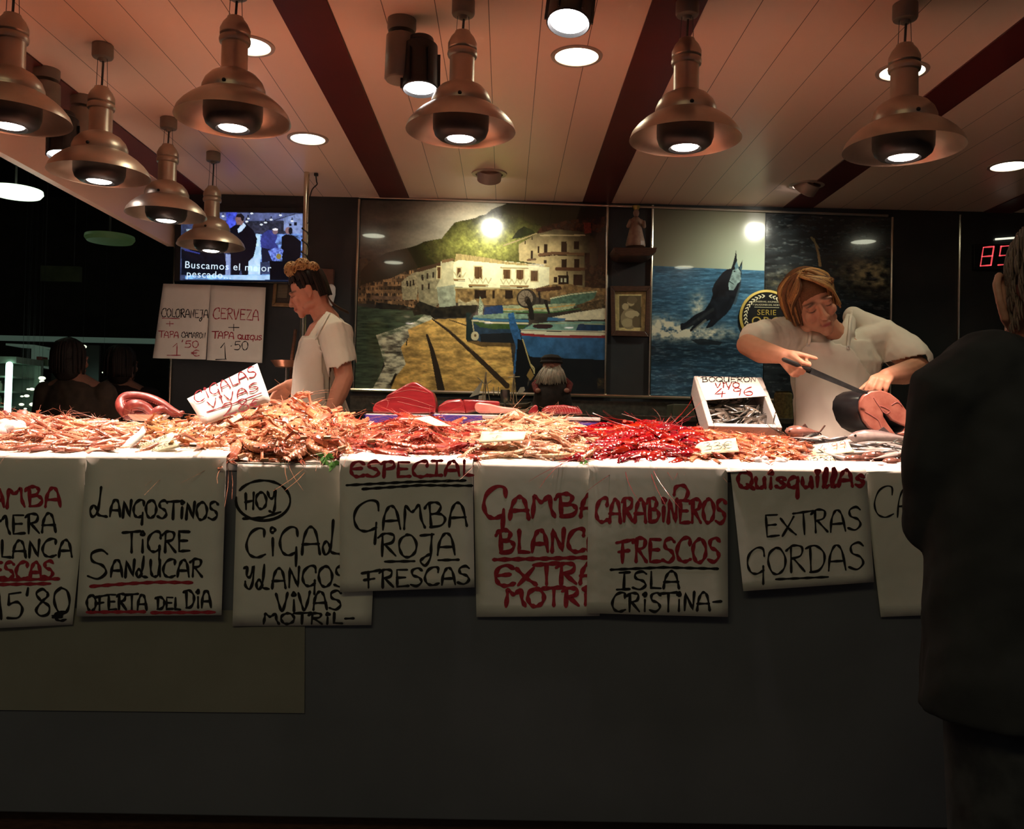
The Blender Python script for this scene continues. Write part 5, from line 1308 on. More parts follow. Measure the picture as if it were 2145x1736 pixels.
pcard('cream price card standing in the white prawns', ((1009, 904), (1103, 904), (1097, 922), (1003, 928)), 2.655, 2.70, [('black_lettering', 'ink_black', [[(1026, 909), (1034, 908)], [(1040, 907), (1052, 908)], [(1056, 910), (1064, 908)]] + catmull([(1032, 918), (1038, 920), (1042, 914), (1050, 916)], 3) and [[(1026, 909), (1034, 908)], [(1040, 907), (1052, 908)], catmull([(1032, 918), (1038, 920), (1042, 914), (1050, 916)], 3)], 1.3)])
pcard('curled cream price card by the scarlet prawns with black 33', ((1443, 929), (1541, 917), (1549, 946), (1455, 952)), 2.66, 2.72, [('black_lettering', 'ink_black', word('33€', 1474, 947, 1534, 941, 15), 1.8)], curl=1.0)
pcard('blank white tag hanging over the counter edge above the Quisquillas sign', ((1508, 963), (1548, 962), (1564, 987), (1523, 989)), 2.556, 2.62, [], 'white')
pcard('curled cream price card reading 4\'99 among the sardines', ((1690, 937), (1775, 921), (1789, 946), (1705, 957)), 2.76, 2.83, [('red_lettering', 'ink_dark_red', word("4'99", 1716, 952, 1774, 940, 15), 1.7)], curl=1.0)
pcard('curled cream price card reading 19\'80 at the front edge', ((1645, 961), (1742, 955), (1762, 974), (1660, 981)), 2.635, 2.69, [('black_lettering', 'ink_black', word("19'80", 1692, 976, 1752, 970, 12), 1.8), ('red_lettering', 'ink_dark_red', [[(1682, 959), (1692, 958)], [(1700, 958), (1708, 957)], [(1716, 957), (1724, 956)]], 2)], curl=1.0)
pcard('narrow cream strip card stuck in the langoustines under the big price board', ((455, 893), (502, 866), (508, 874), (464, 900)), 2.82, 2.86, [('black_lettering', 'ink_black', [[(470 + 5 * k, 890 - 3 * k), (472 + 5 * k, 889 - 3 * k)] for k in range(6)], 1.4)])

# white liner paper along the front edge, scalloped tray edge on the left
def strip(name, pts0, pts1, label, mat, cat='paper'):
    g = [[Vector(p) for p in pts0], [(Vector(a) + Vector(b)) / 2 + Vector((0, -.002, .001)) for a, b in zip(pts0, pts1)], [Vector(p) for p in pts1]]
    o = MB().grid(g).build(name, M[mat], smooth='all', solid=.001, fix=False); return tag(o, label, cat)
M['tray_paper'] = pm('pink_tray_paper', (.62, .30, .22), (.52, .23, .17), 10, .5)
xs = np.linspace(-40, 238, 50)
strip('tray_paper', [P(x, 938, 2.66) for x in xs], [P(x, 950 + 5 * math.sin(x * .085) - max(0, x - 180) * .12, 2.61) for x in xs], 'pink scalloped paper edge under the slender prawns at the left end', 'tray_paper')
strip('liner_paper', [P(x, y, 2.70) for x, y in ((222, 946), (262, 925), (292, 902), (300, 892))], [P(x, y, 2.645) for x, y in ((236, 958), (272, 940), (298, 918), (306, 904))], 'white liner paper dividing the slender prawns from the tiger prawns', 'paper')
xs = np.linspace(640, 760, 20)
strip('liner_paper', [P(x, 958 - 12 * math.sin((x - 640) / 120 * 3.1), 2.66) for x in xs], [P(x, 968 + (x - 640) * .03, 2.600) for x in xs], 'white liner paper showing under the langoustines by the parsley', 'paper')
xs = np.linspace(300, 520, 30)
strip('liner_paper', [P(x, 955, 2.655) for x in xs], [P(x, 962 + 4 * math.sin(x * .05), 2.603) for x in xs], 'crumpled white liner paper at the front edge under the tiger prawns', 'paper')
xs = np.linspace(990, 1920, 60)
strip('liner_paper', [P(x, 966 + (x - 990) * .016, 2.655) for x in xs], [P(x, 975 + (x - 990) * .016 + 1.5 * math.sin(x * .05), 2.590) for x in xs], 'long white liner paper along the front edge of the right half', 'paper')
M['leaf'] = pm('parsley_leaf', (.14, .42, .07), (.09, .30, .04), 30, .45)
for x, y, s, lab in ((690, 962, 1.0, 'green parsley sprig hanging over the counter edge'), (1229, 966, .5, 'small green leaf at the edge between white and scarlet prawns'), (435, 955, .4, 'tiny green leaf at the edge of the langoustines')):
    p = P(x, y, 2.595); mb = MB(); rg = random.Random(x)
    for k in range(9 if s == 1 else 3):
        d = Vector((rg.uniform(-1, 1), -.3, rg.uniform(-.9, .5))).normalized(); w = d.cross(Vector((0, -1, .3))).normalized(); l = .028 * s * rg.uniform(.7, 1.2); q = p + Vector((rg.uniform(-.025, .03), rg.uniform(-.004, .004), rg.uniform(-.012, .012))) * s
        mb.prism([q, q + d * l * .35 + w * l * .3, q + d * l * .6 + w * l * .18, q + d * l, q + d * l * .6 - w * l * .18, q + d * l * .35 - w * l * .3], (0, .0012, 0))
    mb.tube([p + Vector((-.02, .02, .02)) * s, p, p + Vector((.02, -.004, -.02)) * s], .0012, 5)
    tag(mb.build('parsley_sprig' if s == 1 else 'green_leaf', M['leaf'], smooth=False), lab, 'herb')
# ================================================================== people
M['skin'] = vm('skin', .50, .4, sss=.10, noise=.10, nscale=40)
M['cotton'] = pm('white_cotton', (.80, .74, .64), (.74, .68, .58), 9, .85, spec=.15, bump=.12, bscale=26)
M['apron'] = pm('white_apron', (.82, .75, .66), (.76, .68, .58), 5, .5, spec=.35, bump=.10, bscale=12)
M['trousers'] = pm('dark_trousers', (.05, .05, .055), (.02, .02, .024), 20, .8)
M['jacket'] = pm('black_jacket', (.045, .045, .048), (.034, .034, .036), 14, .8, spec=.15, bump=.15)
M['hair'] = vm('hair', .55, .22, noise=.35, nscale=160, bump=.3)
V3 = Vector
def limb(mb, pts, r, n=12): mb.tube(pts, r, n, rnd=True)
def head_parts(mb, c, up, fwd, k=1.0, ears=True, lids=True):
    """skull, jaw, nose, brow, cheeks, lips, lids and ears around the head centre c"""
    up = up.normalized(); fwd = (fwd - up * fwd.dot(up)).normalized(); x = fwd.cross(up)
    R = Matrix((x, fwd, up)).transposed()
    def T(a, b, z): return c + R @ (V3((a, b, z)) * k)
    def E(p, r): mb.ell(T(*p), tuple(q * k for q in r), R, 18, 12)
    E((0, -.014, .030), (.073, .090, .082)); E((0, .022, -.02), (.064, .066, .080)); E((0, .030, -.060), (.050, .056, .050))
    E((0, .074, -.100), (.021, .018, .016)); E((0, .062, -.082), (.036, .030, .022))
    for s in (-1, 1):
        E((s * .036, .066, -.030), (.024, .020, .022)); E((s * .030, .082, .017), (.022, .010, .008)); E((s * .031, .078, -.003), (.0135, .012, .011))
        E((s * .010, .101, -.036), (.008, .009, .007)); E((s * .048, .014, -.075), (.018, .04, .02))
        if ears:
            E((s * .074, -.010, -.010), (.008, .018, .030)); E((s * .080, -.014, .004), (.007, .016, .018)); E((s * .076, -.004, -.036), (.006, .010, .011))
    limb(mb, [T(0, .086, .006), T(0, .096, -.014), T(0, .107, -.034)], [.0075 * k, .009 * k, .0115 * k], 10)
    E((0, .087, -.050), (.017, .010, .014)); E((0, .094, -.062), (.021, .0085, .0055)); E((0, .092, -.071), (.018, .0085, .0060))
    def local(V):
        return ((V - np.array(c)) @ np.array(R)) / k
    return R, T, local
def face_paint(local, skin=(.66, .34, .22), lip=(.42, .10, .09), brow=(.06, .03, .02), shut=True):
    def f(V):
        q = local(V); x, y, z = q[:, 0], q[:, 1], q[:, 2]; ax = np.abs(x)
        c = np.tile(np.array(skin), (len(V), 1))
        head = (np.abs(x) < .1) & (y > .03) & (np.abs(z) < .14)
        def mixin(w, col):
            nonlocal c; w = np.clip(w, 0, 1)[:, None]; c = c * (1 - w) + np.array(col) * w
        mixin(head * np.exp(-((ax - .034) / .02) ** 2 - ((z + .03) / .02) ** 2) * .35, (.62, .20, .14))
        mixin(head * (y > .08) * (np.exp(-(x / .017) ** 4 - ((z + .066) / .0075) ** 4)) * 1.0, lip)
        mixin(head * (y > .08) * (np.exp(-(x / .020) ** 4 - ((z + .0665) / .0016) ** 2)), (.28, .06, .05))
        b = np.exp(-((ax - .032) / .020) ** 4 - ((z - .021 + .25 * (ax - .03)) / .0042) ** 2); mixin(head * (y > .05) * b * .9, brow)
        e = np.exp(-((ax - .031) / .014) ** 4 - ((z + .006 - 14 * (ax - .031) ** 2) / .0030) ** 2); mixin(head * (y > .05) * e, (.02, .012, .01))
        if not shut:
            mixin(head * (y > .05) * np.exp(-((ax - .031) / .011) ** 4 - ((z + .001) / .0035) ** 4), (.65, .6, .55)); mixin(head * (y > .05) * np.exp(-((ax - .031) ** 2 + (z + .001) ** 2) / .0045 ** 2), (.03, .02, .015))
        else: mixin(head * (y > .05) * np.exp(-((ax - .031) / .015) ** 4 - ((z - .004) / .006) ** 2) * .4, (.38, .13, .10))
        mixin(head * np.exp(-((ax - .008) / .004) ** 2 - ((z + .045) / .003) ** 2) * (y > .095) * .3, (.20, .06, .04))
        return c
    return f
def hand(mb, w, d, side, pal, curl=(.5, .4, .3), k=1.0, spread=.06, thumb=None, lens=(.072, .080, .074, .058)):
    """palm and five fingers; d = pointing direction, side = towards the thumb, pal = palm normal"""
    d = d.normalized(); side = (side - d * side.dot(d)).normalized(); pal = (pal - d * pal.dot(d) - side * pal.dot(side)).normalized()
    tips = []
    for i in range(4):
        u = (1.5 - i)
        kn = w + (d * (.088 - .004 * abs(u - .5)) + side * u * .0195) * k
        limb(mb, [w + side * u * .011 * k, w + (d * .045 + side * u * .016 + pal * .002) * k, kn], [.0145 * k, .0135 * k, .0105 * k], 8)
        q = kn; a = 0; dd = (d + side * u * spread).normalized(); pts = [kn]
        for j, fr in enumerate((.44, .31, .25)):
            a += curl[j] * (1 + .12 * i)
            q = q + (dd * math.cos(a) + pal * math.sin(a)) * lens[i] * fr * k; pts.append(q)
        limb(mb, pts, [.0098 * k, .0092 * k, .0084 * k, .0070 * k], 8); tips.append(q)
    mb.ell(w + (d * .045) * k, (.034 * k, .046 * k, .012 * k), Matrix((side, d, pal)).transposed(), 12, 8)
    b = w + (d * .020 + side * .026 + pal * .006) * k
    td = (side * .62 + d * .72 + pal * .35).normalized() if thumb is None else thumb.normalized()
    limb(mb, [w + side * .012 * k, b, b + td * .034 * k, b + (td * .060 + (d - td * .2) * .006) * k, b + (td * .082 + d * .012) * k], [.014 * k, .0145 * k, .0115 * k, .0100 * k, .0078 * k], 8)
    return tips
def wr(amp, sx=14, sy=14, sz=9, seed=0):
    def f(V): return amp * (fbm(V[:, 0] * sx + V[:, 1] * sy * .6, V[:, 2] * sz + V[:, 1] * sy * .4, seed, 3) - .5) * 2
    return f
def torso(mb, rows, n=20):
    """rows of (centre, half width along u, half depth along v) with axes u, v"""
    rs = []
    for c, a, b, u, v in rows: rs.append([c + u * math.cos(2 * PI * j / n) * a + v * math.sin(2 * PI * j / n) * b for j in range(n)])
    mb.rings(rs)
def legs(mb, hip, floor, u, sp, r0, r1):
    for s in (-1, 1):
        h = hip + u * s * sp; limb(mb, [h, V3((h.x, h.y - .01, (h.z + floor) / 2)), V3((h.x, h.y, floor + .09))], [r0, (r0 + r1) / 2, r1], 12)
def feet(t, hip, floor, u, f, sp):
    for s in (-1, 1):
        h = hip + u * s * sp; c = V3((h.x, h.y, floor))
        mb = MB(); mb.tube([c + V3((0, 0, .045)) - f * .07, c + V3((0, 0, .05)), c + V3((0, 0, .04)) + f * .10, c + V3((0, 0, .035)) + f * .16], [.045, .05, .042, .03], 12, rnd=True)
        mb.build('shoe', M['jacket'], t)
def drape(name, mat, parent, tgt, poly, off=.008, step=4.0, thick=.002):
    """a cloth panel laid over another mesh: the outline poly (photo pixels) pressed on its front"""
    me = tgt.data; o0 = wloc(tgt)
    bvh = BVHTree.FromPolygons([tuple(v.co + o0) for v in me.vertices], [tuple(p.vertices) for p in me.polygons])
    xs = [p[0] for p in poly]; ys = [p[1] for p in poly]
    gx = np.arange(min(xs), max(xs) + step, step); gy = np.arange(min(ys), max(ys) + step, step)
    X, Yg = np.meshgrid(gx, gy); pt = Paint(X.ravel(), Yg.ravel()); ins = pt.inside(poly).reshape(X.shape)
    idx = {}; vs = []; last = None
    for j in range(len(gy)):
        for i in range(len(gx)):
            near = ins[max(0, j - 1):j + 2, max(0, i - 1):i + 2].any()
            if not near: continue
            d = (P(gx[i], gy[j], 1) - CAMP).normalized(); h = bvh.ray_cast(CAMP, d)
            if h[0] is None: continue
            idx[(i, j)] = len(vs); vs.append(h[0] - d * off)
    fs = [(idx[(i, j)], idx[(i + 1, j)], idx[(i + 1, j + 1)], idx[(i, j + 1)]) for (i, j) in idx if ins[j, i] and all(q in idx for q in ((i + 1, j), (i + 1, j + 1), (i, j + 1)))]
    par = list(range(len(vs)))
    def fd(a):
        while par[a] != a: par[a] = par[par[a]]; a = par[a]
        return a
    for q in fs:
        for t in q[1:]: par[fd(t)] = fd(q[0])
    cnt = {}
    for q in fs: cnt[fd(q[0])] = cnt.get(fd(q[0]), 0) + 1
    best = max(cnt, key=cnt.get); fs = [q for q in fs if fd(q[0]) == best]
    us = sorted({t for q in fs for t in q}); mp = {t: i for i, t in enumerate(us)}; vs = [vs[t] for t in us]; fs = [tuple(mp[t] for t in q) for q in fs]
    mb = MB().add(vs, fs); o = mb.build(name, mat, parent, smooth='all', fix=False)
    q = o.modifiers.new('sm', 'SMOOTH'); q.factor = .5; q.iterations = 5
    q = o.modifiers.new('so', 'SOLIDIFY'); q.thickness = thick; q.offset = 0
    return o, bvh
def on(bvh, px, py, off):
    d = (P(px, py, 1) - CAMP).normalized(); h = bvh.ray_cast(CAMP, d)
    return (h[0] - d * off) if h[0] is not None else None
def strand(mb, pts, r, col, n=6):
    q = [V3(v) for v in catmull([tuple(v) for v in pts], 4)]; m = len(q)
    mb.col = col; mb.tube(q, [r * (.35 + .65 * math.sin(PI * min(1, (i + 1) / m * .9 + .08))) for i in range(m)], n, rnd=False)

# ------------------------------------------------------------------ woman on the right, slicing the tuna
u, v = V3((1, 0, 0)), V3((0, 1, 0))
YW = 3.68
hipc = P(1745, 1010, YW)
wm = thing('person', (hipc.x, hipc.y, .30), 'person in white uniform and apron with short blond hair, cutting tuna with a knife', 'person')
up = V3((-.42, -.36, .84)).normalized(); fw = V3((.12, -.86, -.42))
fw = (fw - up * fw.dot(up)).normalized(); hk = 1.12
eyes = P(1719, 643, 3.47); hc = eyes - fw * .086 * hk
body = MB(); R, T, loc = head_parts(body, hc, up, fw, hk)
nb_ = P(1758, 712, 3.66)
limb(body, [T(0, -.02, -.03), (T(0, -.01, -.09) + nb_) / 2, nb_], [.058, .058, .066])
rows = [(nb_, .085, .062, u, v), (P(1752, 722, YW), .16, .085, u, v), (P(1750, 760, YW), .175, .105, u, v), (P(1746, 820, YW), .150, .11, u, v), (P(1745, 880, YW), .140, .11, u, v), (P(1745, 950, YW), .155, .12, u, v), (hipc, .165, .12, u, v)]
torso(body, rows)
sR, eR, wR = P(1652, 706, 3.68), P(1566, 722, 3.50), P(1642, 746, 3.30)
sL, eL, wL = P(1858, 712, 3.68), P(1922, 770, 3.55), P(1856, 788, 3.36)
limb(body, [nb_ + V3((-.06, .02, -.02)), sR, (sR + eR) / 2, eR], [.05, .060, .050, .044]); limb(body, [eR, eR * .6 + wR * .4 + V3((0, 0, -.01)), wR], [.044, .046, .029])
limb(body, [nb_ + V3((.06, .02, -.02)), sL, (sL + eL) / 2, eL], [.05, .060, .052, .046]); limb(body, [eL, eL * .6 + wL * .4 + V3((0, 0, -.008)), wL], [.046, .047, .030])
kh, kt = P(1660, 760, 3.24), P(1818, 823, 3.235)
kd = (kt - kh).normalized()
hand(body, wR, V3((.34, -.55, -.50)), V3((.30, -.40, .70)), V3((-.30, -.50, .35)) * -1, curl=(1.15, 1.25, .8), thumb=kd + V3((0, 0, .25)))
hand(body, wL, V3((-.42, -.55, -.16)), V3((-.75, .25, .2)), V3((-.1, .2, -1)), curl=(.85, .42, .18), spread=.10, thumb=V3((-.8, -.1, -.6)))
legs(body, hipc, .30, u, .09, .085, .045)
blob(body, 'body', M['skin'], wm, .0042, 5, paint=face_paint(loc, (.62, .30, .19)))
tu = MB()
rows = [(nb_ + V3((0, .01, -.005)), .095, .07, u, v), (P(1754, 716, YW), .165, .10, u, v), (P(1750, 758, YW), .195, .125, u, v), (P(1747, 820, YW), .172, .13, u, v), (P(1746, 880, YW), .165, .128, u, v), (P(1745, 950, YW), .18, .138, u, v), (P(1745, 1040, YW), .195, .145, u, v), (P(1745, 1120, YW), .20, .148, u, v)]
torso(tu, rows, 24)
limb(tu, [nb_ + V3((-.08, .02, -.025)), sR + V3((0, 0, .004)), sR * .45 + eR * .55 + V3((0, 0, .012)), sR * .2 + eR * .8 + V3((.0, 0, .014))], [.07, .085, .076, .068], 16)
limb(tu, [nb_ + V3((.08, .02, -.025)), sL, sL * .5 + eL * .5 + V3((.0, 0, .006)), sL * .18 + eL * .82 + V3((0, 0, .010))], [.07, .088, .084, .078], 16)
limb(tu, [P(1788, 664, 3.74), P(1812, 680, 3.72), P(1842, 700, 3.70)], [.042, .056, .07], 14); limb(tu, [P(1778, 672, 3.66), P(1772, 700, 3.62), P(1760, 730, 3.60)], [.030, .036, .03], 12); limb(tu, [P(1690, 690, 3.66), P(1708, 712, 3.60), P(1735, 735, 3.59)], [.04, .036, .03], 12)
def cutw(V):
    x, y = proj(V); p = Paint(x, y)
    return (p.inside(zpts("1682,640 1780,628 1779,640 1750,708 1742,712 1700,668")) & (V[:, 1] < 3.70)) | (p.inside(zpts("1560,712 1600,716 1640,742 1648,765 1600,770 1540,740 1545,706")) & (V[:, 1] < 3.50)) | (p.inside(zpts("1846,762 1880,754 1940,742 1960,800 1850,810")) & (V[:, 1] < 3.66))
tun = blob(tu, 'tunic', M['cotton'], wm, .0048, 9, wrinkle=wr(.010, 16, 10, 9, 5), cut=cutw)
q = tun.modifiers.new('so', 'SOLIDIFY'); q.thickness = .003
ap, bvh = drape('apron', M['apron'], wm, tun, zpts("1681,722 1692,714 1712,711 1740,713 1760,718 1782,727 1792,738 1806,760 1826,790 1834,830 1836,900 1834,960 1660,960 1660,880 1662,800 1668,752"), .010)
for strap, eye_ in ((((1693, 722), (1697, 700), (1700, 672)), (1693, 722)), (((1777, 728), (1780, 690), (1783, 650)), (1777, 727))):
    g = []
    q = catmull([tuple(map(float, s)) for s in strap], 8)
    for x, y in q:
        a, b = on(bvh, x - 3.4, y, .013), on(bvh, x + 3.4, y, .013)
        if a is not None and b is not None: g.append([a, b])
    if len(g) > 2: MB().grid(g).build('apron_strap', M['apron'], wm, smooth='all', solid=.002, fix=False)
    p = on(bvh, *eye_, .016)
    if p is not None: MB().lathe([(.0045, -.002), (.0075, -.0015), (.0075, .0015), (.0045, .002), (.0045, -.002)], 18, p, rot_to((0, -1, .2)), cap=False).build('eyelet', M['white'], wm)
tr = MB(); legs(tr, hipc, .30, u, .09, .10, .065); torso(tr, [(P(1745, 940, YW), .16, .125, u, v), (hipc, .18, .13, u, v), (hipc + V3((0, 0, -.10)), .17, .12, u, v)]); blob(tr, 'trousers', M['trousers'], wm, .012, 4)
feet(wm, hipc, .30, u, V3((0, -1, 0)), .09)
# hair: short bob with side-swept fringe, light streaks
h = MB(); rg = random.Random(4)
h.col = (.16, .07, .03)
h.ell(T(0, -.022, .045), (.083 * hk, .096 * hk, .082 * hk), R, 22, 14); h.ell(T(0, -.045, -.005), (.080 * hk, .070 * hk, .085 * hk), R, 20, 12)
cols = [(.50, .26, .09), (.34, .16, .06), (.20, .09, .04), (.62, .36, .14), (.10, .045, .02)]
for i in range(150):                            # crown to both sides
    a = rg.uniform(-1.0, 4.14); s = -1 if math.cos(a) < 0 else 1
    ca, sa = math.cos(a), math.sin(a)
    if sa > .55: continue
    top = T(.012 + rg.gauss(0, .006), .015 + rg.gauss(0, .006), .126); mid = T(ca * .086, -.02 - sa * .092 if sa > 0 else -.02 + -sa * .086, .060 + rg.uniform(-.01, .01)); end = T(ca * .088 + rg.gauss(0, .004), (-.02 - sa * .092 if sa > 0 else -.02 - sa * .070), -.045 + rg.uniform(-.02, .02))
    strand(h, [top, (top + mid) / 2 + (up * .014), mid, (mid + end) / 2 + (mid - hc).normalized() * .006, end], .0085, rg.choice(cols))
for i in range(46):                             # fringe swept from the parting to her right side
    f = i / 45; s0 = T(.020 + rg.gauss(0, .004), .030 + .02 * rg.random(), .120); s1 = T(-.02 - .05 * f, .088 - .03 * f, .085 - .01 * f); s2 = T(-.062 - .022 * f, .066 - .055 * f, .030); s3 = T(-.080 + rg.gauss(0, .003), .050 - .06 * f, -.030 - .02 * rg.random())
    strand(h, [s0, s1, s2, s3], .0068, rg.choice(cols))
for i in range(22):                             # short sweep on her left
    f = i / 21; s0 = T(.022, .030, .120); s1 = T(.045 + .02 * f, .074 - .03 * f, .085); s2 = T(.074 + .010 * f, .040 - .04 * f, .030); s3 = T(.083, .018 - .04 * f, -.02)
    strand(h, [s0, s1, s2, s3], .0068, rg.choice(cols))
h.build('hair', M['hair'], wm, smooth='all', colattr=True)
MB().ell(T(.082, .0, -.046), .0042 * hk).build('earring', M['gilt'], wm)
# the knife she holds: a thing of its own
kn = thing('knife', (kh + kt) / 2, 'long dark bladed knife held over the tuna steak', 'knife')
side = V3((0, -1, 0)).cross(kd).normalized()
a0 = kh - kd * .03; a1 = kh + kd * .062
MB().tube([a0, (a0 + a1) / 2, a1], [.012, .0135, .012], 10, flat=.7, rnd=True).build('handle', M['black'], kn)
M['blade'] = pm('dark_blade', (.10, .10, .10), (.05, .05, .05), 20, .35, metal=.8)
b0 = a1 - kd * .004
MB().prism([b0 + side * .010, kt + side * .001, kt - side * .004, kt - kd * .03 - side * .013, b0 - side * .013], (0, .002, 0)).build('blade', M['blade'], kn, smooth=False)

# the tuna steak under her left hand
st = thing('tuna_steak', P(1850, 905, 3.30), 'thick round steak of tuna with pink cut face and dark skin, held by the woman', 'fish')
out = zpts("1800,856 1801,840 1808,828 1824,819 1846,817 1866,824 1884,838 1900,860 1910,884 1913,900 1908,909 1895,914 1880,908 1893,904 1899,893 1884,888 1868,880 1856,866 1850,862 1851,872 1862,890 1874,906 1880,914 1860,912 1838,906 1820,896 1808,880")
yk = 3.27
f = [P(x, y, yk) for x, y in out]
bk_ = [p + V3((-.060, .11, .0)) for p in f]
M['steak'] = pm('steak_flesh', (.46, .17, .12), (.34, .10, .07), 26, .32, spec=.6, coat=.25, bump=.1)
n = len(f)
mb = MB(); mb.add(f + [p + V3((0, .012, 0)) for p in f], [tuple(range(n))] + [(i, i + n, (i + 1) % n + n, (i + 1) % n) for i in range(n)]); o = mb.build('cut_face', M['steak'], st, bevel=.005)
f2 = [p + V3((-.006, .012, 0)) for p in f]; mid = [p + V3((-.034, .05, 0)) + (p - P(1850, 865, yk)) * .06 for p in f]
mb = MB(); mb.rings([f2, mid, bk_], cap=True); mb.build('skin', M['skin_dark'], st)
mb = MB()
for s in ("1842,850 1850,862 1858,866 1864,860 1850,852 1842,850", "1868,848 1880,842 1890,850", "1812,862 1826,870 1840,880 1846,895", "1830,832 1838,845 1842,850"):
    q = [P(x, y, yk - .001) for x, y in zpts(s)]; mb.tube([V3(t) for t in catmull([tuple(t) for t in q])], .0018, 5)
mb.build('membrane', M['fat'], st)

# ------------------------------------------------------------------ woman on the left, in profile
YP = 4.22
pu, pv = V3((0, 1, 0)), V3((1, 0, 0))
hip = P(664, 985, YP)
wl = thing('person', (hip.x, hip.y, .30), 'person in white tunic and apron seen in profile, dark hair tied in a blond topknot', 'person')
up = V3((-.40, -.04, .91)).normalized(); fw = V3((-.90, -.10, -.42)); fw = (fw - up * fw.dot(up)).normalized()
hc = P(645, 611, YP)
body = MB(); R, T, loc = head_parts(body, hc, up, fw, .93)
nb_ = P(686, 672, YP)
limb(body, [T(0, -.03, -.03), T(0, -.022, -.10), nb_], [.056, .052, .062])
rows = [(nb_, .07, .055, pu, pv), (P(684, 685, YP), .15, .075, pu, pv), (P(676, 720, YP), .165, .098, pu, pv), (P(664, 780, YP), .14, .098, pu, pv), (P(660, 850, YP), .135, .098, pu, pv), (P(662, 920, YP), .15, .11, pu, pv), (hip, .16, .115, pu, pv)]
torso(body, rows)
sN, eN, wN = P(703, 700, 4.06), P(722, 792, 4.00), P(692, 866, 3.93)
sF, eF, wF = P(690, 700, 4.38), P(668, 800, 4.40), P(606, 806, 4.28)
limb(body, [nb_ + V3((0, -.06, -.03)), sN, (sN + eN) / 2, eN], [.05, .056, .047, .041]); limb(body, [eN, eN * .6 + wN * .4, wN], [.041, .042, .028])
limb(body, [nb_ + V3((0, .06, -.03)), sF, (sF + eF) / 2, eF], [.05, .056, .047, .041]); limb(body, [eF, eF * .6 + wF * .4, wF], [.041, .040, .027])
hand(body, wN, V3((-.35, -.15, -.9)), V3((-.85, -.3, .3)), V3((-.4, .8, 0)), curl=(.35, .3, .2))
hand(body, wF, V3((-.62, -.1, -.75)), V3((-.5, -.6, .45)), V3((.6, -.3, -.5)), curl=(.5, .55, .3), k=1.0)
legs(body, hip, .30, pu, .09, .085, .045)
blob(body, 'body', M['skin'], wl, .0042, 4, paint=face_paint(loc, (.60, .26, .17), (.46, .11, .10)))
tu = MB()
rows = [(nb_ + V3((.01, 0, 0)), .085, .062, pu, pv), (P(688, 684, YP), .155, .085, pu, pv), (P(678, 718, YP), .178, .112, pu, pv), (P(666, 780, YP), .155, .114, pu, pv), (P(661, 850, YP), .15, .114, pu, pv), (P(663, 920, YP), .165, .125, pu, pv), (P(666, 1000, YP), .18, .135, pu, pv), (P(668, 1090, YP), .185, .14, pu, pv)]
torso(tu, rows, 24)
limb(tu, [nb_ + V3((.01, -.08, -.03)), sN + V3((.004, 0, 0)), sN * .5 + eN * .5, sN * .22 + eN * .78], [.066, .080, .074, .070], 16)
limb(tu, [nb_ + V3((.01, .08, -.03)), sF, sF * .5 + eF * .5, sF * .3 + eF * .7], [.066, .080, .074, .068], 16)
def cutl(V):
    x, y = proj(V); p = Paint(x, y)
    return p.inside(zpts("600,630 690,630 688,646 666,672 646,703 628,702")) | (p.inside(zpts("690,770 708,772 724,760 745,754 760,800 690,830")) & (V[:, 1] < 4.12))
tun = blob(tu, 'tunic', M['cotton'], wl, .0048, 9, wrinkle=wr(.010, 12, 16, 8, 9), cut=cutl)
q = tun.modifiers.new('so', 'SOLIDIFY'); q.thickness = .003
ap, bvh = drape('apron', M['apron'], wl, tun, zpts("648,702 664,708 672,730 676,780 684,840 686,940 600,940 604,860 608,800 616,740 628,706"), .010)
g = [[a, b] for a, b in ((on(bvh, x - 2.4, y, .013), on(bvh, x + 2.4, y, .013)) for x, y in catmull([(659., 712.), (668., 694.), (682., 668.), (692., 652.)], 8)) if a is not None and b is not None]
if len(g) > 2: MB().grid(g).build('apron_strap', M['apron'], wl, smooth='all', solid=.002, fix=False)
c = [P(x, y, 4.30) for x, y in ((712, 822), (722, 835), (738, 880), (722, 900), (700, 900), (698, 850))]
MB().prism(c, (0, .02, 0)).build('apron_tie', M['apron'], wl, bevel=.006)
tr = MB(); legs(tr, hip, .30, pu, .09, .10, .065); torso(tr, [(P(664, 930, YP), .15, .115, pu, pv), (hip, .17, .12, pu, pv), (hip + V3((0, 0, -.1)), .16, .115, pu, pv)]); blob(tr, 'trousers', M['trousers'], wl, .012, 4)
feet(wl, hip, .30, pu, V3((-1, 0, 0)), .09)
h = MB(); rg = random.Random(9); h.col = (.012, .007, .006)
k = .93
h.ell(T(0, -.022, .036), (.078 * k, .091 * k, .079 * k), R, 22, 14); h.ell(T(0, -.056, .0), (.062 * k, .048 * k, .062 * k), R, 18, 12)
dk = [(.012, .007, .006), (.030, .015, .010), (.008, .005, .005), (.020, .010, .007)]
bun = T(0, .030, .110)
for i in range(130):                             # combed up from hairline and nape to the knot
    a = rg.uniform(0, 2 * PI); ca, sa = math.cos(a), math.sin(a)
    low = .060 if sa > .35 else (.016 if sa > -.35 else -.052)
    b0 = T(ca * .078, -.020 + sa * (.088 if sa > 0 else .085), low + rg.uniform(-.006, .01)); b1 = T(ca * .075, -.02 + sa * .085, .075); b2 = T(ca * .04, sa * .05, .112)
    strand(h, [b0, b1, b2, bun - up * .01], .0075, rg.choice(dk))
for i in range(9):                               # wisps at the nape
    b0 = T(rg.uniform(-.05, .05), -.085, -.06); strand(h, [b0, b0 + V3((.02, 0, -.03)), b0 + V3((.055, 0, -.055)), b0 + V3((.10, 0, -.075))], .004, (.07, .035, .02))
h.build('hair', M['hair'], wl, smooth='all', colattr=True)
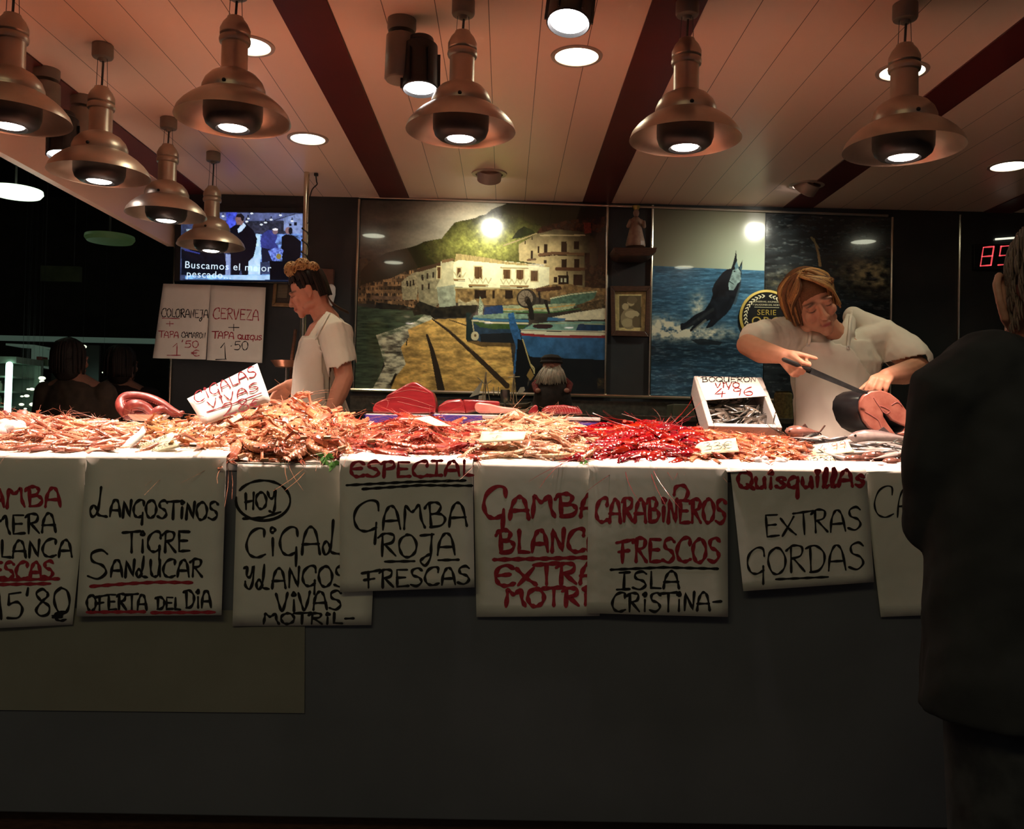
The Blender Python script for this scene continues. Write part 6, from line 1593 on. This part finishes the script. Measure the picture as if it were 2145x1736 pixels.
h = MB(); h.col = (.30, .14, .06); BN = ((P(613, 565, YP - .03), .038), (P(634, 559, YP - .03), .040), (P(654, 563, YP - .03), .032))
for q, r in BN: h.ell(q, (r * .92, r * .92, r * .88))
bl = [(.46, .26, .10), (.40, .20, .08), (.32, .15, .06), (.54, .33, .13)]
for i in range(170):
    a = rg.uniform(0, 2 * PI); b = rg.uniform(0, 2 * PI); pts = []
    q, r = BN[i % 3]; ax = V3((rg.gauss(0, 1), rg.gauss(0, 1), rg.gauss(0, 1))).normalized(); e1 = ax.orthogonal().normalized(); e2 = ax.cross(e1)
    for j in range(5): t = a + j * .7; pts.append(q + (e1 * math.cos(t) + e2 * math.sin(t) + ax * (b - 3.1) * .16).normalized() * r * 1.02)
    strand(h, pts, .0034, rg.choice(bl), 5)
for i in range(8): strand(h, [bun + V3((.05, 0, .01)), bun + V3((.08, rg.uniform(-.02, .02), .0)), bun + V3((.10 + .02 * rg.random(), 0, -.03)), bun + V3((.12, 0, -.06))], .003, (.4, .24, .1))
h.build('topknot', M['hair'], wl, smooth='all', colattr=True)

# ------------------------------------------------------------------ dark customer at the right edge
YC = 1.48
cu = V3((.93, .36, 0)).normalized(); cv = V3((-.36, .93, 0)).normalized()
hip = P(2200, 1330, YC)
cm = thing('person', (hip.x, hip.y, 0), 'person in black jacket with greying hair, seen from behind at the right edge', 'person')
up = V3((-.05, .12, .99)).normalized(); fw = V3((.20, .97, -.14)); fw = (fw - up * fw.dot(up)).normalized()
hc = P(2212, 612, YC)
body = MB(); R, T, loc = head_parts(body, hc, up, fw, 1.0, ears=False)
for s in (-1, 1):                                # large ears seen from behind
    limb(body, [T(s * .070, .012, .022), T(s * .090, -.012, .034), T(s * .099, -.024, .016), T(s * .097, -.024, -.014), T(s * .088, -.014, -.042), T(s * .074, .006, -.056)], [.006, .007, .0075, .007, .008, .007], 8)
    body.ell(T(s * .084, -.004, -.012), (.012, .006, .036), R @ Matrix.Rotation(s * .5, 3, 'Z'), 10, 8)
    limb(body, [T(s * .058, .01, -.02), T(s * .056, .03, -.07), T(s * .04, .06, -.095)], [.02, .022, .018], 8)
nb_ = P(2196, 760, YC - .01)
limb(body, [T(0, -.03, -.03), T(0, -.03, -.09), nb_], [.060, .060, .068])
rows = [(nb_, .07, .06, cu, cv), (P(2196, 800, YC), .15, .08, cu, cv), (P(2196, 880, YC), .17, .10, cu, cv), (P(2198, 1050, YC), .15, .11, cu, cv), (hip, .16, .12, cu, cv)]
torso(body, rows)
sK, eK, wK = P(2000, 830, YC - .04), P(1968, 1090, YC + .02), P(2080, 1180, YC + .24)
sQ, eQ, wQ = P(2390, 830, YC + .08), P(2420, 1090, YC + .14), P(2330, 1180, YC + .32)
for a, b, c in ((sK, eK, wK), (sQ, eQ, wQ)): limb(body, [nb_ + V3((0, 0, -.03)), a, b, c], [.05, .05, .042, .03])
hand(body, wK, V3((.6, .6, -.1)), V3((.2, -.2, .9)), V3((.6, -.6, 0)), curl=(.4, .4, .3)); hand(body, wQ, V3((-.6, .6, -.1)), V3((-.2, -.2, .9)), V3((-.6, -.6, 0)), curl=(.4, .4, .3))
legs(body, hip, 0.0, cu, .09, .085, .045)
blob(body, 'body', M['skin'], cm, .0036, 4, paint=face_paint(loc, (.60, .29, .20), (.45, .15, .12)))
jk = MB()
rows = [(P(2196, 722, YC - .01), .075, .075, cu, cv), (P(2196, 745, YC), .10, .085, cu, cv), (P(2196, 790, YC), .19, .11, cu, cv), (P(2197, 870, YC), .215, .135, cu, cv), (P(2198, 1000, YC), .215, .15, cu, cv), (P(2200, 1150, YC), .225, .155, cu, cv), (P(2200, 1400, YC), .24, .165, cu, cv), (P(2200, 1480, YC), .24, .165, cu, cv)]
torso(jk, rows, 24)
limb(jk, [sK + V3((.06, 0, .03)), sK, (sK + eK) / 2 + V3((-.012, 0, 0)), eK, wK], [.08, .075, .066, .060, .045], 16); limb(jk, [sQ + V3((-.06, 0, .03)), sQ, (sQ + eQ) / 2, eQ, wQ], [.08, .075, .066, .060, .045], 16)
blob(jk, 'jacket', M['jacket'], cm, .006, 9, wrinkle=wr(.012, 12, 12, 8, 3))
tr = MB(); legs(tr, hip, 0, cu, .09, .11, .07); torso(tr, [(hip + V3((0, 0, .05)), .18, .13, cu, cv), (hip + V3((0, 0, -.12)), .17, .13, cu, cv)]); blob(tr, 'trousers', M['trousers'], cm, .012, 4); feet(cm, hip, 0, cu, cv, .09)
h = MB(); rg = random.Random(3); h.col = (.15, .10, .075); gy = [(.17, .115, .085), (.14, .095, .07), (.20, .14, .105), (.12, .08, .06)]
h.ell(T(0, -.026, .046), (.077, .088, .078), R, 22, 14); h.ell(T(0, -.050, .005), (.072, .060, .070), R, 18, 12)
for i in range(950):
    a = rg.uniform(0, 2 * PI); ca, sa = math.cos(a), math.sin(a); z0 = rg.uniform(-.04, .12)
    kk = math.sqrt(max(0, 1 - ((z0 - .045) / .085) ** 2)) if z0 > .045 else 1
    if sa > .35 and z0 < .06: continue
    b0 = T(ca * .078 * kk, -.028 + sa * .088 * kk, z0); b1 = T(ca * .084 * kk, -.034 + sa * .094 * kk, z0 - .018); b2 = T(ca * .083 * kk, -.034 + sa * .092 * kk, z0 - .036)
    strand(h, [b0, b1, b2], .0019, rg.choice(gy), 4)
h.build('hair', M['hair'], cm, smooth='all', colattr=True)

# ------------------------------------------------------------------ two customers in the dark hall on the far left
def shadow_person(label, px, ysh, yhead, Y, w, jc, hcx):
    hip = P(px, 1000, Y); t = thing('person', (hip.x, hip.y, 0), label, 'person')
    uu, vv = V3((1, 0, 0)), V3((0, 1, 0)); hc = P(px + hcx, yhead, Y); nb = P(px, ysh - 8, Y)
    b = MB(); R, T, loc = head_parts(b, hc, V3((0, 0, 1)), V3((.4, .9, -.1)), 1.0)
    limb(b, [hc + V3((0, 0, -.05)), nb], [.055, .06]); torso(b, [(nb, .07, .06, uu, vv), (P(px, ysh + 14, Y), w * .8, .09, uu, vv), (hip, .15, .11, uu, vv)]); legs(b, hip, 0, uu, .09, .08, .045)
    s = []
    for q in (-1, 1):
        a = P(px, ysh + 22, Y) + V3((q * w, 0, 0)); e = a + V3((q * .04, .04, -.28)); wv = e + V3((-q * .08, .22, .02)); s.append((a, e, wv)); limb(b, [nb, a, e, wv], [.05, .05, .04, .028]); hand(b, wv, V3((-q * .4, .9, 0)), V3((0, 0, 1)), V3((-q, 0, 0)))
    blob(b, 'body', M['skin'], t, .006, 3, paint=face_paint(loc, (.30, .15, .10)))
    j = MB(); torso(j, [(P(px, ysh - 4, Y), .08, .07, uu, vv), (P(px, ysh + 10, Y), w * .85, .10, uu, vv), (P(px, ysh + 60, Y), w * 1.05, .13, uu, vv), (P(px, 1000, Y), w, .14, uu, vv), (P(px, 1060, Y), w, .14, uu, vv)])
    for a, e, wv in s: limb(j, [a, e, wv], [.07, .062, .045])
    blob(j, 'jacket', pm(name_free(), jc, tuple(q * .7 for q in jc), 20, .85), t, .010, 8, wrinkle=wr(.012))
    tr = MB(); legs(tr, hip, 0, uu, .09, .10, .065); torso(tr, [(hip + V3((0, 0, .05)), .17, .13, uu, vv), (hip + V3((0, 0, -.1)), .16, .12, uu, vv)]); blob(tr, 'trousers', M['trousers'], t, .014, 3); feet(t, hip, 0, uu, vv, .09)
    h = MB(); h.col = (.02, .014, .011); h.ell(hc + V3((0, -.02, .035)), (.09, .10, .092)); h.ell(hc + V3((0, -.05, -.04)), (.085, .06, .10)); rg = random.Random(px)
    for i in range(60):
        a = rg.uniform(0, 2 * PI); strand(h, [hc + V3((0, -.02, .125)), hc + V3((math.cos(a) * .08, -.03 + math.sin(a) * .085, .07)), hc + V3((math.cos(a) * .092, -.04 + math.sin(a) * .08, -.09))], .009, (.018, .012, .010))
    h.build('hair', M['hair'], t, smooth='all', colattr=True)
_nf = [0]
def name_free(): _nf[0] += 1; return 'dark_cloth_%d' % _nf[0]
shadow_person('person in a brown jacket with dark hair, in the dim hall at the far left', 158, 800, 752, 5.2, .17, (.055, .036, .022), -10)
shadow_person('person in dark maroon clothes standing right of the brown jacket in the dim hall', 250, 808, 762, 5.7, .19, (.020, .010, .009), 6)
# ================================================================== pole, framed notice, pan, dispenser
wt = 1.33
p0 = P(643, 356, 4.92); p0.z = CEZ; p1 = V3((p0.x + .0, 4.92, wt))
pl = thing('pole', (p0.x, 4.92, wt), 'shiny metal pole wrapped in black cable, from worktop to ceiling right of the television', 'pole')
MB().tube([p1, p0], .0155, 16).build('tube', M['chrome'], pl)
mb = MB(); mb.lathe([(.034, 0), (.034, .008), (.018, .014)], 24, p1); mb.build('foot_flange', M['chrome'], pl)
pts = [p0 + V3((.05, 0, -.012)), p0 + V3((.055, 0, -.05)), p0 + V3((.06, -.01, -.07)), p0 + V3((.035, -.015, -.10)), p0 + V3((.022, -.016, -.16)), p0 + V3((.020, -.016, -.28))]
n0 = len(pts)
for i in range(60): a = i * .62; pts.append(p0 + V3((math.cos(a) * .019, math.sin(a) * .019, -.28 - i * .0065)))
MB().tube([V3(q) for q in catmull([tuple(q) for q in pts], 3)], .0035, 6).build('cable', M['black'], pl)
MB().box(p0 + V3((.052, 0, -.012)), (.022, .018, .016)).build('plug', M['black'], pl, bevel=.003)

c = [P(579, 549, WY - .004), P(664, 552, WY - .004), P(660, 646, WY - .004), P(571, 642, WY - .004)]
fr = thing('framed_notice', (c[2] + c[3]) / 2, 'gold framed printed notice on the wall behind the woman in profile', 'notice')
mb = MB(); frame(mb, c, .022); mb.build('frame', pm('dull_gilt', (.26, .16, .07), (.18, .11, .05), 30, .4, metal=.5), fr, smooth=False, bevel=.003)
ci = [P(582, 552, WY - .008), P(662, 555, WY - .008), P(658, 643, WY - .008), P(574, 639, WY - .008)]
M['notice_dark'] = pm('notice_print', (.05, .035, .022), (.03, .022, .015), 30, .5)
MB().prism(ci, (0, -.004, 0)).build('print', M['notice_dark'], fr, smooth=False)
mb = MB()
for k in range(12):
    y = 587 + k * 3.1; mb.prism([P(584 - k * .3, y, WY - .0125), P(604 - k * .3, y + .3, WY - .0125), P(604 - k * .3, y + 1.6, WY - .0125), P(584 - k * .3, y + 1.3, WY - .0125)], (0, -.0006, 0))
mb.build('text_lines', pm('pale_text', (.30, .26, .16), None, 20, .6), fr, smooth=False)
o = MB().prism([P(673, 565, WY - .003), P(702, 566, WY - .003), P(700, 600, WY - .003), P(671, 598, WY - .003)], (0, -.05, 0)).build('wall_box', pm('brown_box', (.16, .07, .045), (.12, .05, .03), 30, .6), smooth=False, bevel=.004); tag(o, 'plain brown box on the wall above the white dispenser', 'box')
a = P(693, 620, WY - .05)
ds = thing('soap_dispenser', a - V3((0, 0, .05)), 'white wall dispenser behind the head of the woman in profile', 'dispenser')
MB().tube([a + V3((0, 0, .045)), a + V3((0, 0, .01)), a + V3((0, 0, -.05))], [.028, .028, .014], 18, rnd=True).build('body', M['white'], ds)
MB().box(a + V3((0, .03, .05)), (.04, .035, .02)).build('bracket', M['steel'], ds, bevel=.003)
a = P(600, 762, 4.86); sc_ = thing('weighing_pan', (a.x, a.y, wt), 'shallow copper coloured pan on a stand behind the woman in profile', 'scale')
M['copper'] = pm('copper', (.55, .26, .16), (.42, .18, .11), 10, .3, metal=.8)
MB().lathe([(.02, -.022), (.06, -.018), (.082, .012), (.086, .016), (.080, .014), (.058, -.012), (.002, -.016)], 32, a).build('pan', M['copper'], sc_)
MB().tube([V3((a.x, a.y, wt + .012)), a + V3((0, 0, -.018))], .011, 12).build('column', M['steel'], sc_)
MB().lathe([(.07, 0), (.07, .008), (.02, .016)], 28, (a.x, a.y, wt)).build('foot', M['steel'], sc_)
q = [P(612, 746, 4.92), P(619, 690, 4.92)]
o = MB().tube([V3((q[0].x - .008, 4.92, wt)), q[0], q[1]], .010, 10).build('wooden_rod', M['walnut']); tag(o, 'thin brown wooden rod standing behind the woman in profile', 'rod')

# ================================================================== sailing ship model and bearded doll on the back worktop
YB = 5.0
kb = YB / FPX
def B(x, y, dy=0): return P(x, y, YB + dy)
z0 = wt
sh = thing('model_ship', V3((B(1055, 850).x, YB, z0)), 'small model sailing ship with pale triangular sail on the back worktop', 'model ship')
M['sail'] = pm('sail_cloth', (.75, .80, .66), (.64, .68, .56), 20, .8); M['modelwood'] = pm('model_wood', (.26, .21, .14), (.18, .14, .09), 40, .5); M['brass'] = pm('old_brass', (.60, .52, .36), (.46, .40, .26), 30, .4, metal=.3)
hull = [(988, 838, .004), (1010, 842, .02), (1040, 846, .034), (1080, 847, .036), (1105, 845, .026), (1112, 842, .008)]
rs = []
for x, y, w in hull:
    t = B(x, y); zb = t.z - .028 if w > .01 else t.z - .012
    rs.append([t + V3((0, w * math.cos(a), (t.z - zb) * (math.sin(a) if math.sin(a) < 0 else .12 * math.sin(a)))) for a in np.linspace(0, 2 * PI, 13)[:-1]])
MB().rings(rs).build('hull', M['modelwood'], sh)
MB().bb((B(1030, 850).x, YB - .02, z0), (B(1090, 850).x, YB + .02, B(1050, 846).z - .02)).build('cradle', M['modelwood'], sh, smooth=False)
for x, yt, nm in ((1017, 779, 'mast'), (1076, 783, 'mast')):
    MB().tube([B(x - 1, 845), B(x + 1, yt)], .0045, 8).build(nm, M['brass'], sh)
def sailq(nm, pts, mt='sail'): MB().prism([B(x, y, -.004) for x, y in pts], (0, .004, 0)).build(nm, M[mt], sh, smooth=False)
sailq('sail', ((983, 832), (1012, 794), (1008, 812), (1003, 826))); sailq('sail', ((1003, 829), (1016, 826), (1018, 838), (1002, 838)))
sailq('sail', ((1083, 823), (1090, 811), (1098, 810), (1100, 817), (1092, 824)))
mb = MB()
for a, b in (((1017, 784), (1010, 840)), ((1017, 784), (1026, 840)), ((1076, 790), (1069, 840)), ((1076, 790), (1083, 842)), ((1004, 824), (1026, 824)), ((1064, 790), (1089, 789)), ((1028, 818), (1056, 821)), ((1034, 810), (1034, 828)), ((1044, 810), (1044, 828)), ((1000, 790), (1017, 806)), ((1030, 796), (1018, 806))): mb.tube([B(*a, -.006), B(*b, -.006)], .0025, 6)
mb.build('rigging', M['brass'], sh)
cp = B(1058, 826, -.14); tg = thing('metal_goblet', V3((cp.x, cp.y, wt)), 'small shiny metal goblet in front of the model ship', 'goblet')
h_ = cp.z - wt
MB().lathe([(.022, 0), (.024, .004), (.006, .012), (.006, h_ * .55), (.020, h_ * .68), (.027, h_ * .95), (.026, h_ * 1.25), (.023, h_ * 1.25), (.022, h_ * .95), (.004, h_ * .72)], 26, (cp.x, cp.y, wt)).build('cup', M['steel'], tg)
sd = B(1082, 851, -.10)
o = MB().bb((B(1045, 850).x, YB - .22, wt), (B(1107, 850).x, YB - .12, wt + .020)).build('metal_plinth', M['brass'], smooth=False, bevel=.002); tag(o, 'low brassy base standing in front of the model ship', 'plinth')

dl = thing('bearded_doll', V3((B(1157, 860).x, YB - .05, wt)), 'gnome-like doll with a huge white beard and dark cap on the back worktop', 'doll')
M['beard'] = vm('beard_hair', .7, .2, noise=.2, nscale=200); M['red_cloth'] = pm('red_check_cloth', (.30, .05, .04), (.12, .02, .02), 120, .8); M['darkcloth'] = pm('dark_cloth', (.03, .022, .018), (.015, .012, .010), 40, .85); M['dollskin'] = pm('doll_face', (.52, .24, .17), None, 30, .5)
def Dp(x, y, dy=0): return P(x, y, YB - .05 + dy)
c0 = V3((Dp(1157, 840).x, YB - .05, wt))
MB().lathe([(.08, 0), (.105, .01), (.112, .06), (.10, .12), (.075, .17), (.04, .19)], 24, c0).build('body', M['darkcloth'], dl)
MB().ell(Dp(1156, 768), (.052, .05, .055)).build('head', M['dollskin'], dl); MB().ell(Dp(1156, 766, -.055), (.013, .012, .011)).build('nose', M['dollskin'], dl)
MB().lathe([(.062, 0), (.066, .006), (.058, .016), (.060, .03), (.040, .046), (.004, .052)], 22, Dp(1155, 761)).build('cap', M['darkcloth'], dl)
mb = MB(); rg = random.Random(2)
for i in range(240):
    a = rg.uniform(-1.0, 1.0); x0 = 1157 + a * 14; y0 = 768 + abs(a) * -4 + rg.uniform(0, 5)
    x1 = 1155 + a * 33 + rg.gauss(0, 2); y1 = 800 + (1 - a * a) * 3 + rg.uniform(-8, 4)
    p = Dp(x0, y0, -.045 + .02 * abs(a)); e = Dp(x1, y1, -.085 + .05 * abs(a) + rg.uniform(-.01, .01)); m = (p + e) / 2 + V3((0, -.02, .006))
    g = rg.uniform(.55, .80); mb.col = (g, g * .97, g * .78); mb.tube([p, m, e], [.005, .0055, .002], 5)
mb.build('beard', M['beard'], dl, smooth='all', colattr=True)
for s in (-1, 1):
    mb = MB(); mb.tube([Dp(1157 + s * 22, 795), Dp(1157 + s * 36, 806), Dp(1157 + s * 33, 818, -.05)], [.024, .022, .018], 10, rnd=True); mb.build('arm', M['red_cloth'], dl)
    MB().ell(Dp(1157 + s * 30, 818, -.075), (.016, .016, .014)).build('hand', M['dollskin'], dl)
# small clutter at the right end of the worktop, seen between the foam box and the apron
o = MB().lathe([(.055, 0), (.05, .14), (.04, .15), (.048, .155)], 24, V3((P(1640, 860, 4.95).x, 4.95, wt))).build('woven_basket', pm('straw', (.22, .18, .06), (.10, .08, .03), 60, .8, bump=.5)); tag(o, 'small straw coloured basket on the worktop beside the apron', 'basket')
o = MB().bb((P(1410, 870, 4.9).x, 4.9, wt), (P(1480, 870, 4.9).x, 5.1, wt + .07)).build('storage_box', pm('pale_green_plastic', (.16, .19, .13), None, 10, .5), smooth=False, bevel=.006); tag(o, 'pale greenish box on the worktop left of the foam box', 'box')

# ================================================================== dark hall and lit shop at the far left
YS = 8.5
M['shop_white'] = pm('shop_white', (.30, .36, .28), (.24, .29, .22), 6, .5); M['tube_light'] = em('lit_tube', (.55, 1.0, .80), 4.0)
def Q(x, y, dy=0): return P(x, y, YS + dy)
fg = thing('shop_fridge', V3((Q(8, 1000).x, YS, 0)), 'lit white shop fridge with shelves at the left edge of the dark hall', 'fridge')
a, b = Q(-60, 758), Q(30, 900)
MB().bb((a.x, YS + .45, 0), (b.x, YS + .5, a.z)).bb((a.x, YS, a.z), (b.x, YS + .5, a.z + .06)).bb((a.x, YS, 0), (b.x, YS + .5, .1)).build('cabinet', M['shop_white'], fg, smooth=False)
for k in range(5): MB().bb((a.x, YS + .02, a.z - .14 - k * .145), (b.x - .06, YS + .45, a.z - .125 - k * .145)).build('shelf', M['shop_white'], fg, smooth=False)
MB().tube([V3((Q(21, 800).x, YS - .02, a.z - .02)), V3((Q(18, 800).x, YS - .02, .4))], .030, 12, rnd=True).build('light_tube', M['tube_light'], fg)
cl = [pm('jar_%d' % i, c, None, 20, .4) for i, c in enumerate(((.25, .06, .05), (.10, .10, .09), (.30, .28, .20), (.12, .16, .10)))]
n = 0
for k in range(4):
    for i in range(5):
        x = a.x + .04 + i * .075; zb = a.z - .125 - (k) * .145 - .145
        if x > b.x - .09: continue
        o = MB().lathe([(.026, 0), (.028, .01), (.028, .07), (.016, .085), (.016, .10)], 12, V3((x, YS + .15, zb + .0))).build('bottle', cl[(i + k) % 4]); tag(o, 'small bottle on a shelf of the lit shop fridge', 'bottle', 'bottles in the shop fridge')
sf = thing('shop_shelf', V3((Q(68, 770).x, YS + .6, 2.0)), 'greenish faintly self-glowing shelf unit with goods high in the dark hall', 'shelf')
def qb(nm, x0, y0, x1, y1, d0, d1, mt, par):
    a, b = Q(x0, y0, .6), Q(x1, y1, .6); MB().bb((a.x, YS + .6 + d0, b.z), (b.x, YS + .6 + d1, a.z)).build(nm, mt, par, smooth=False)
M['shelf_glow'] = em('glowing_shelf_edge', (.45, .72, .55), .07, (.22, .27, .21))  # faint emission stands in for light falling on the shelves and ledge
MB().prism([Q(12, 719, .6), Q(72, 722, .6), Q(118, 731, .6), Q(118, 735, .6), Q(72, 727, .6), Q(12, 723, .6)], (0, .3, 0)).build('top_shelf', M['shelf_glow'], sf, smooth=False)
MB().prism([Q(32, 760, .6), Q(70, 763, .6), Q(103, 769, .6), Q(103, 773, .6), Q(70, 767, .6), Q(32, 764, .6)], (0, .3, 0)).build('bottom_shelf', M['shelf_glow'], sf, smooth=False)
qb('upright', 66, 728, 72, 764, 0, .3, M['shelf_glow'], sf)
qb('back_board', 10, 720, 118, 772, .3, .33, M['brown_tile'], sf)
for i, (x0, x1, y0, c) in enumerate(((36, 62, 750, 2), (74, 84, 746, 0), (86, 98, 752, 3))):
    p, q = Q(x0, y0, .6), Q(x1, 763 + (x1 - 36) * .05, .6)
    o = MB().bb((p.x, YS + .62, q.z), (q.x, YS + .75, p.z)).build('goods_box', cl[c], smooth=False, bevel=.004); tag(o, ('row of pale packets, leftmost on the hall shelf unit', 'reddish packet right of the upright on the hall shelf unit', 'greenish packet at the right end of the hall shelf unit')[i], 'package')
MB().bb((Q(8, 720).x, YS + .9, 0), (Q(118, 720).x, YS + .93, Q(60, 715, .6).z)).build('support_panel', M['brown_tile'], sf, smooth=False)
light('shop_fill', 'POINT', Q(66, 742, -.9), 5.0, (.75, 1.0, .8), None, .15)  # unseen point light added to brighten shelf, packets and fridge
M['glint'] = em('glint_glow', (.9, 1.0, .72), 1.2)  # glowing dots imitate glints on glass and bottles; not real lamps
GLINTS = ((59, 815), (67, 815), (80, 822), (46, 830), (56, 829), (69, 847), (53, 856), (88, 799), (174, 726), (217, 780), (45, 847), (88, 792))
for i, (x, y) in enumerate(GLINTS):
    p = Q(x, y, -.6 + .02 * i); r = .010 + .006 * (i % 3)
    o = MB().ell(p, (r * 1.5, r, r * .8)).build('glint_dot', M['glint']); tag(o, 'tiny glowing dot imitating a glint in the dark shop at the far left', 'lamp', 'tiny imitated glints in the dark shop')
    MB().tube([p, V3((p.x, p.y, 4.5))], .001, 4).build('cord', M['black'], o)  # cord added along with each imitated glint
o = MB().bb((Q(-80, 705, 2).x, YS + 2, Q(0, 712, 2).z), (Q(330, 705, 2).x, YS + 2.1, Q(0, 702, 2).z)).build('hall_beam', M['shelf_glow'], smooth=False); tag(o, 'long faint greenish ledge across the dark hall above the shop shelves', 'ledge')
p = Q(130, 570, 1.5); o = MB().bb((Q(85, 560, 1.5).x, YS + 1.5, Q(85, 588, 1.5).z), (Q(167, 560, 1.5).x, YS + 1.56, Q(85, 556, 1.5).z)).build('hall_sign', pm('dim_green_sign', (.10, .11, .05), (.07, .08, .035), 8, .6), smooth=False); tag(o, 'dim olive sign panel hanging in the dark hall', 'sign')
for x in (95, 155): MB().tube([Q(x, 557, 1.52), V3((Q(x, 557, 1.52).x, YS + 1.52, 4.5))], .006, 6).build('hanger', M['wire'], o)
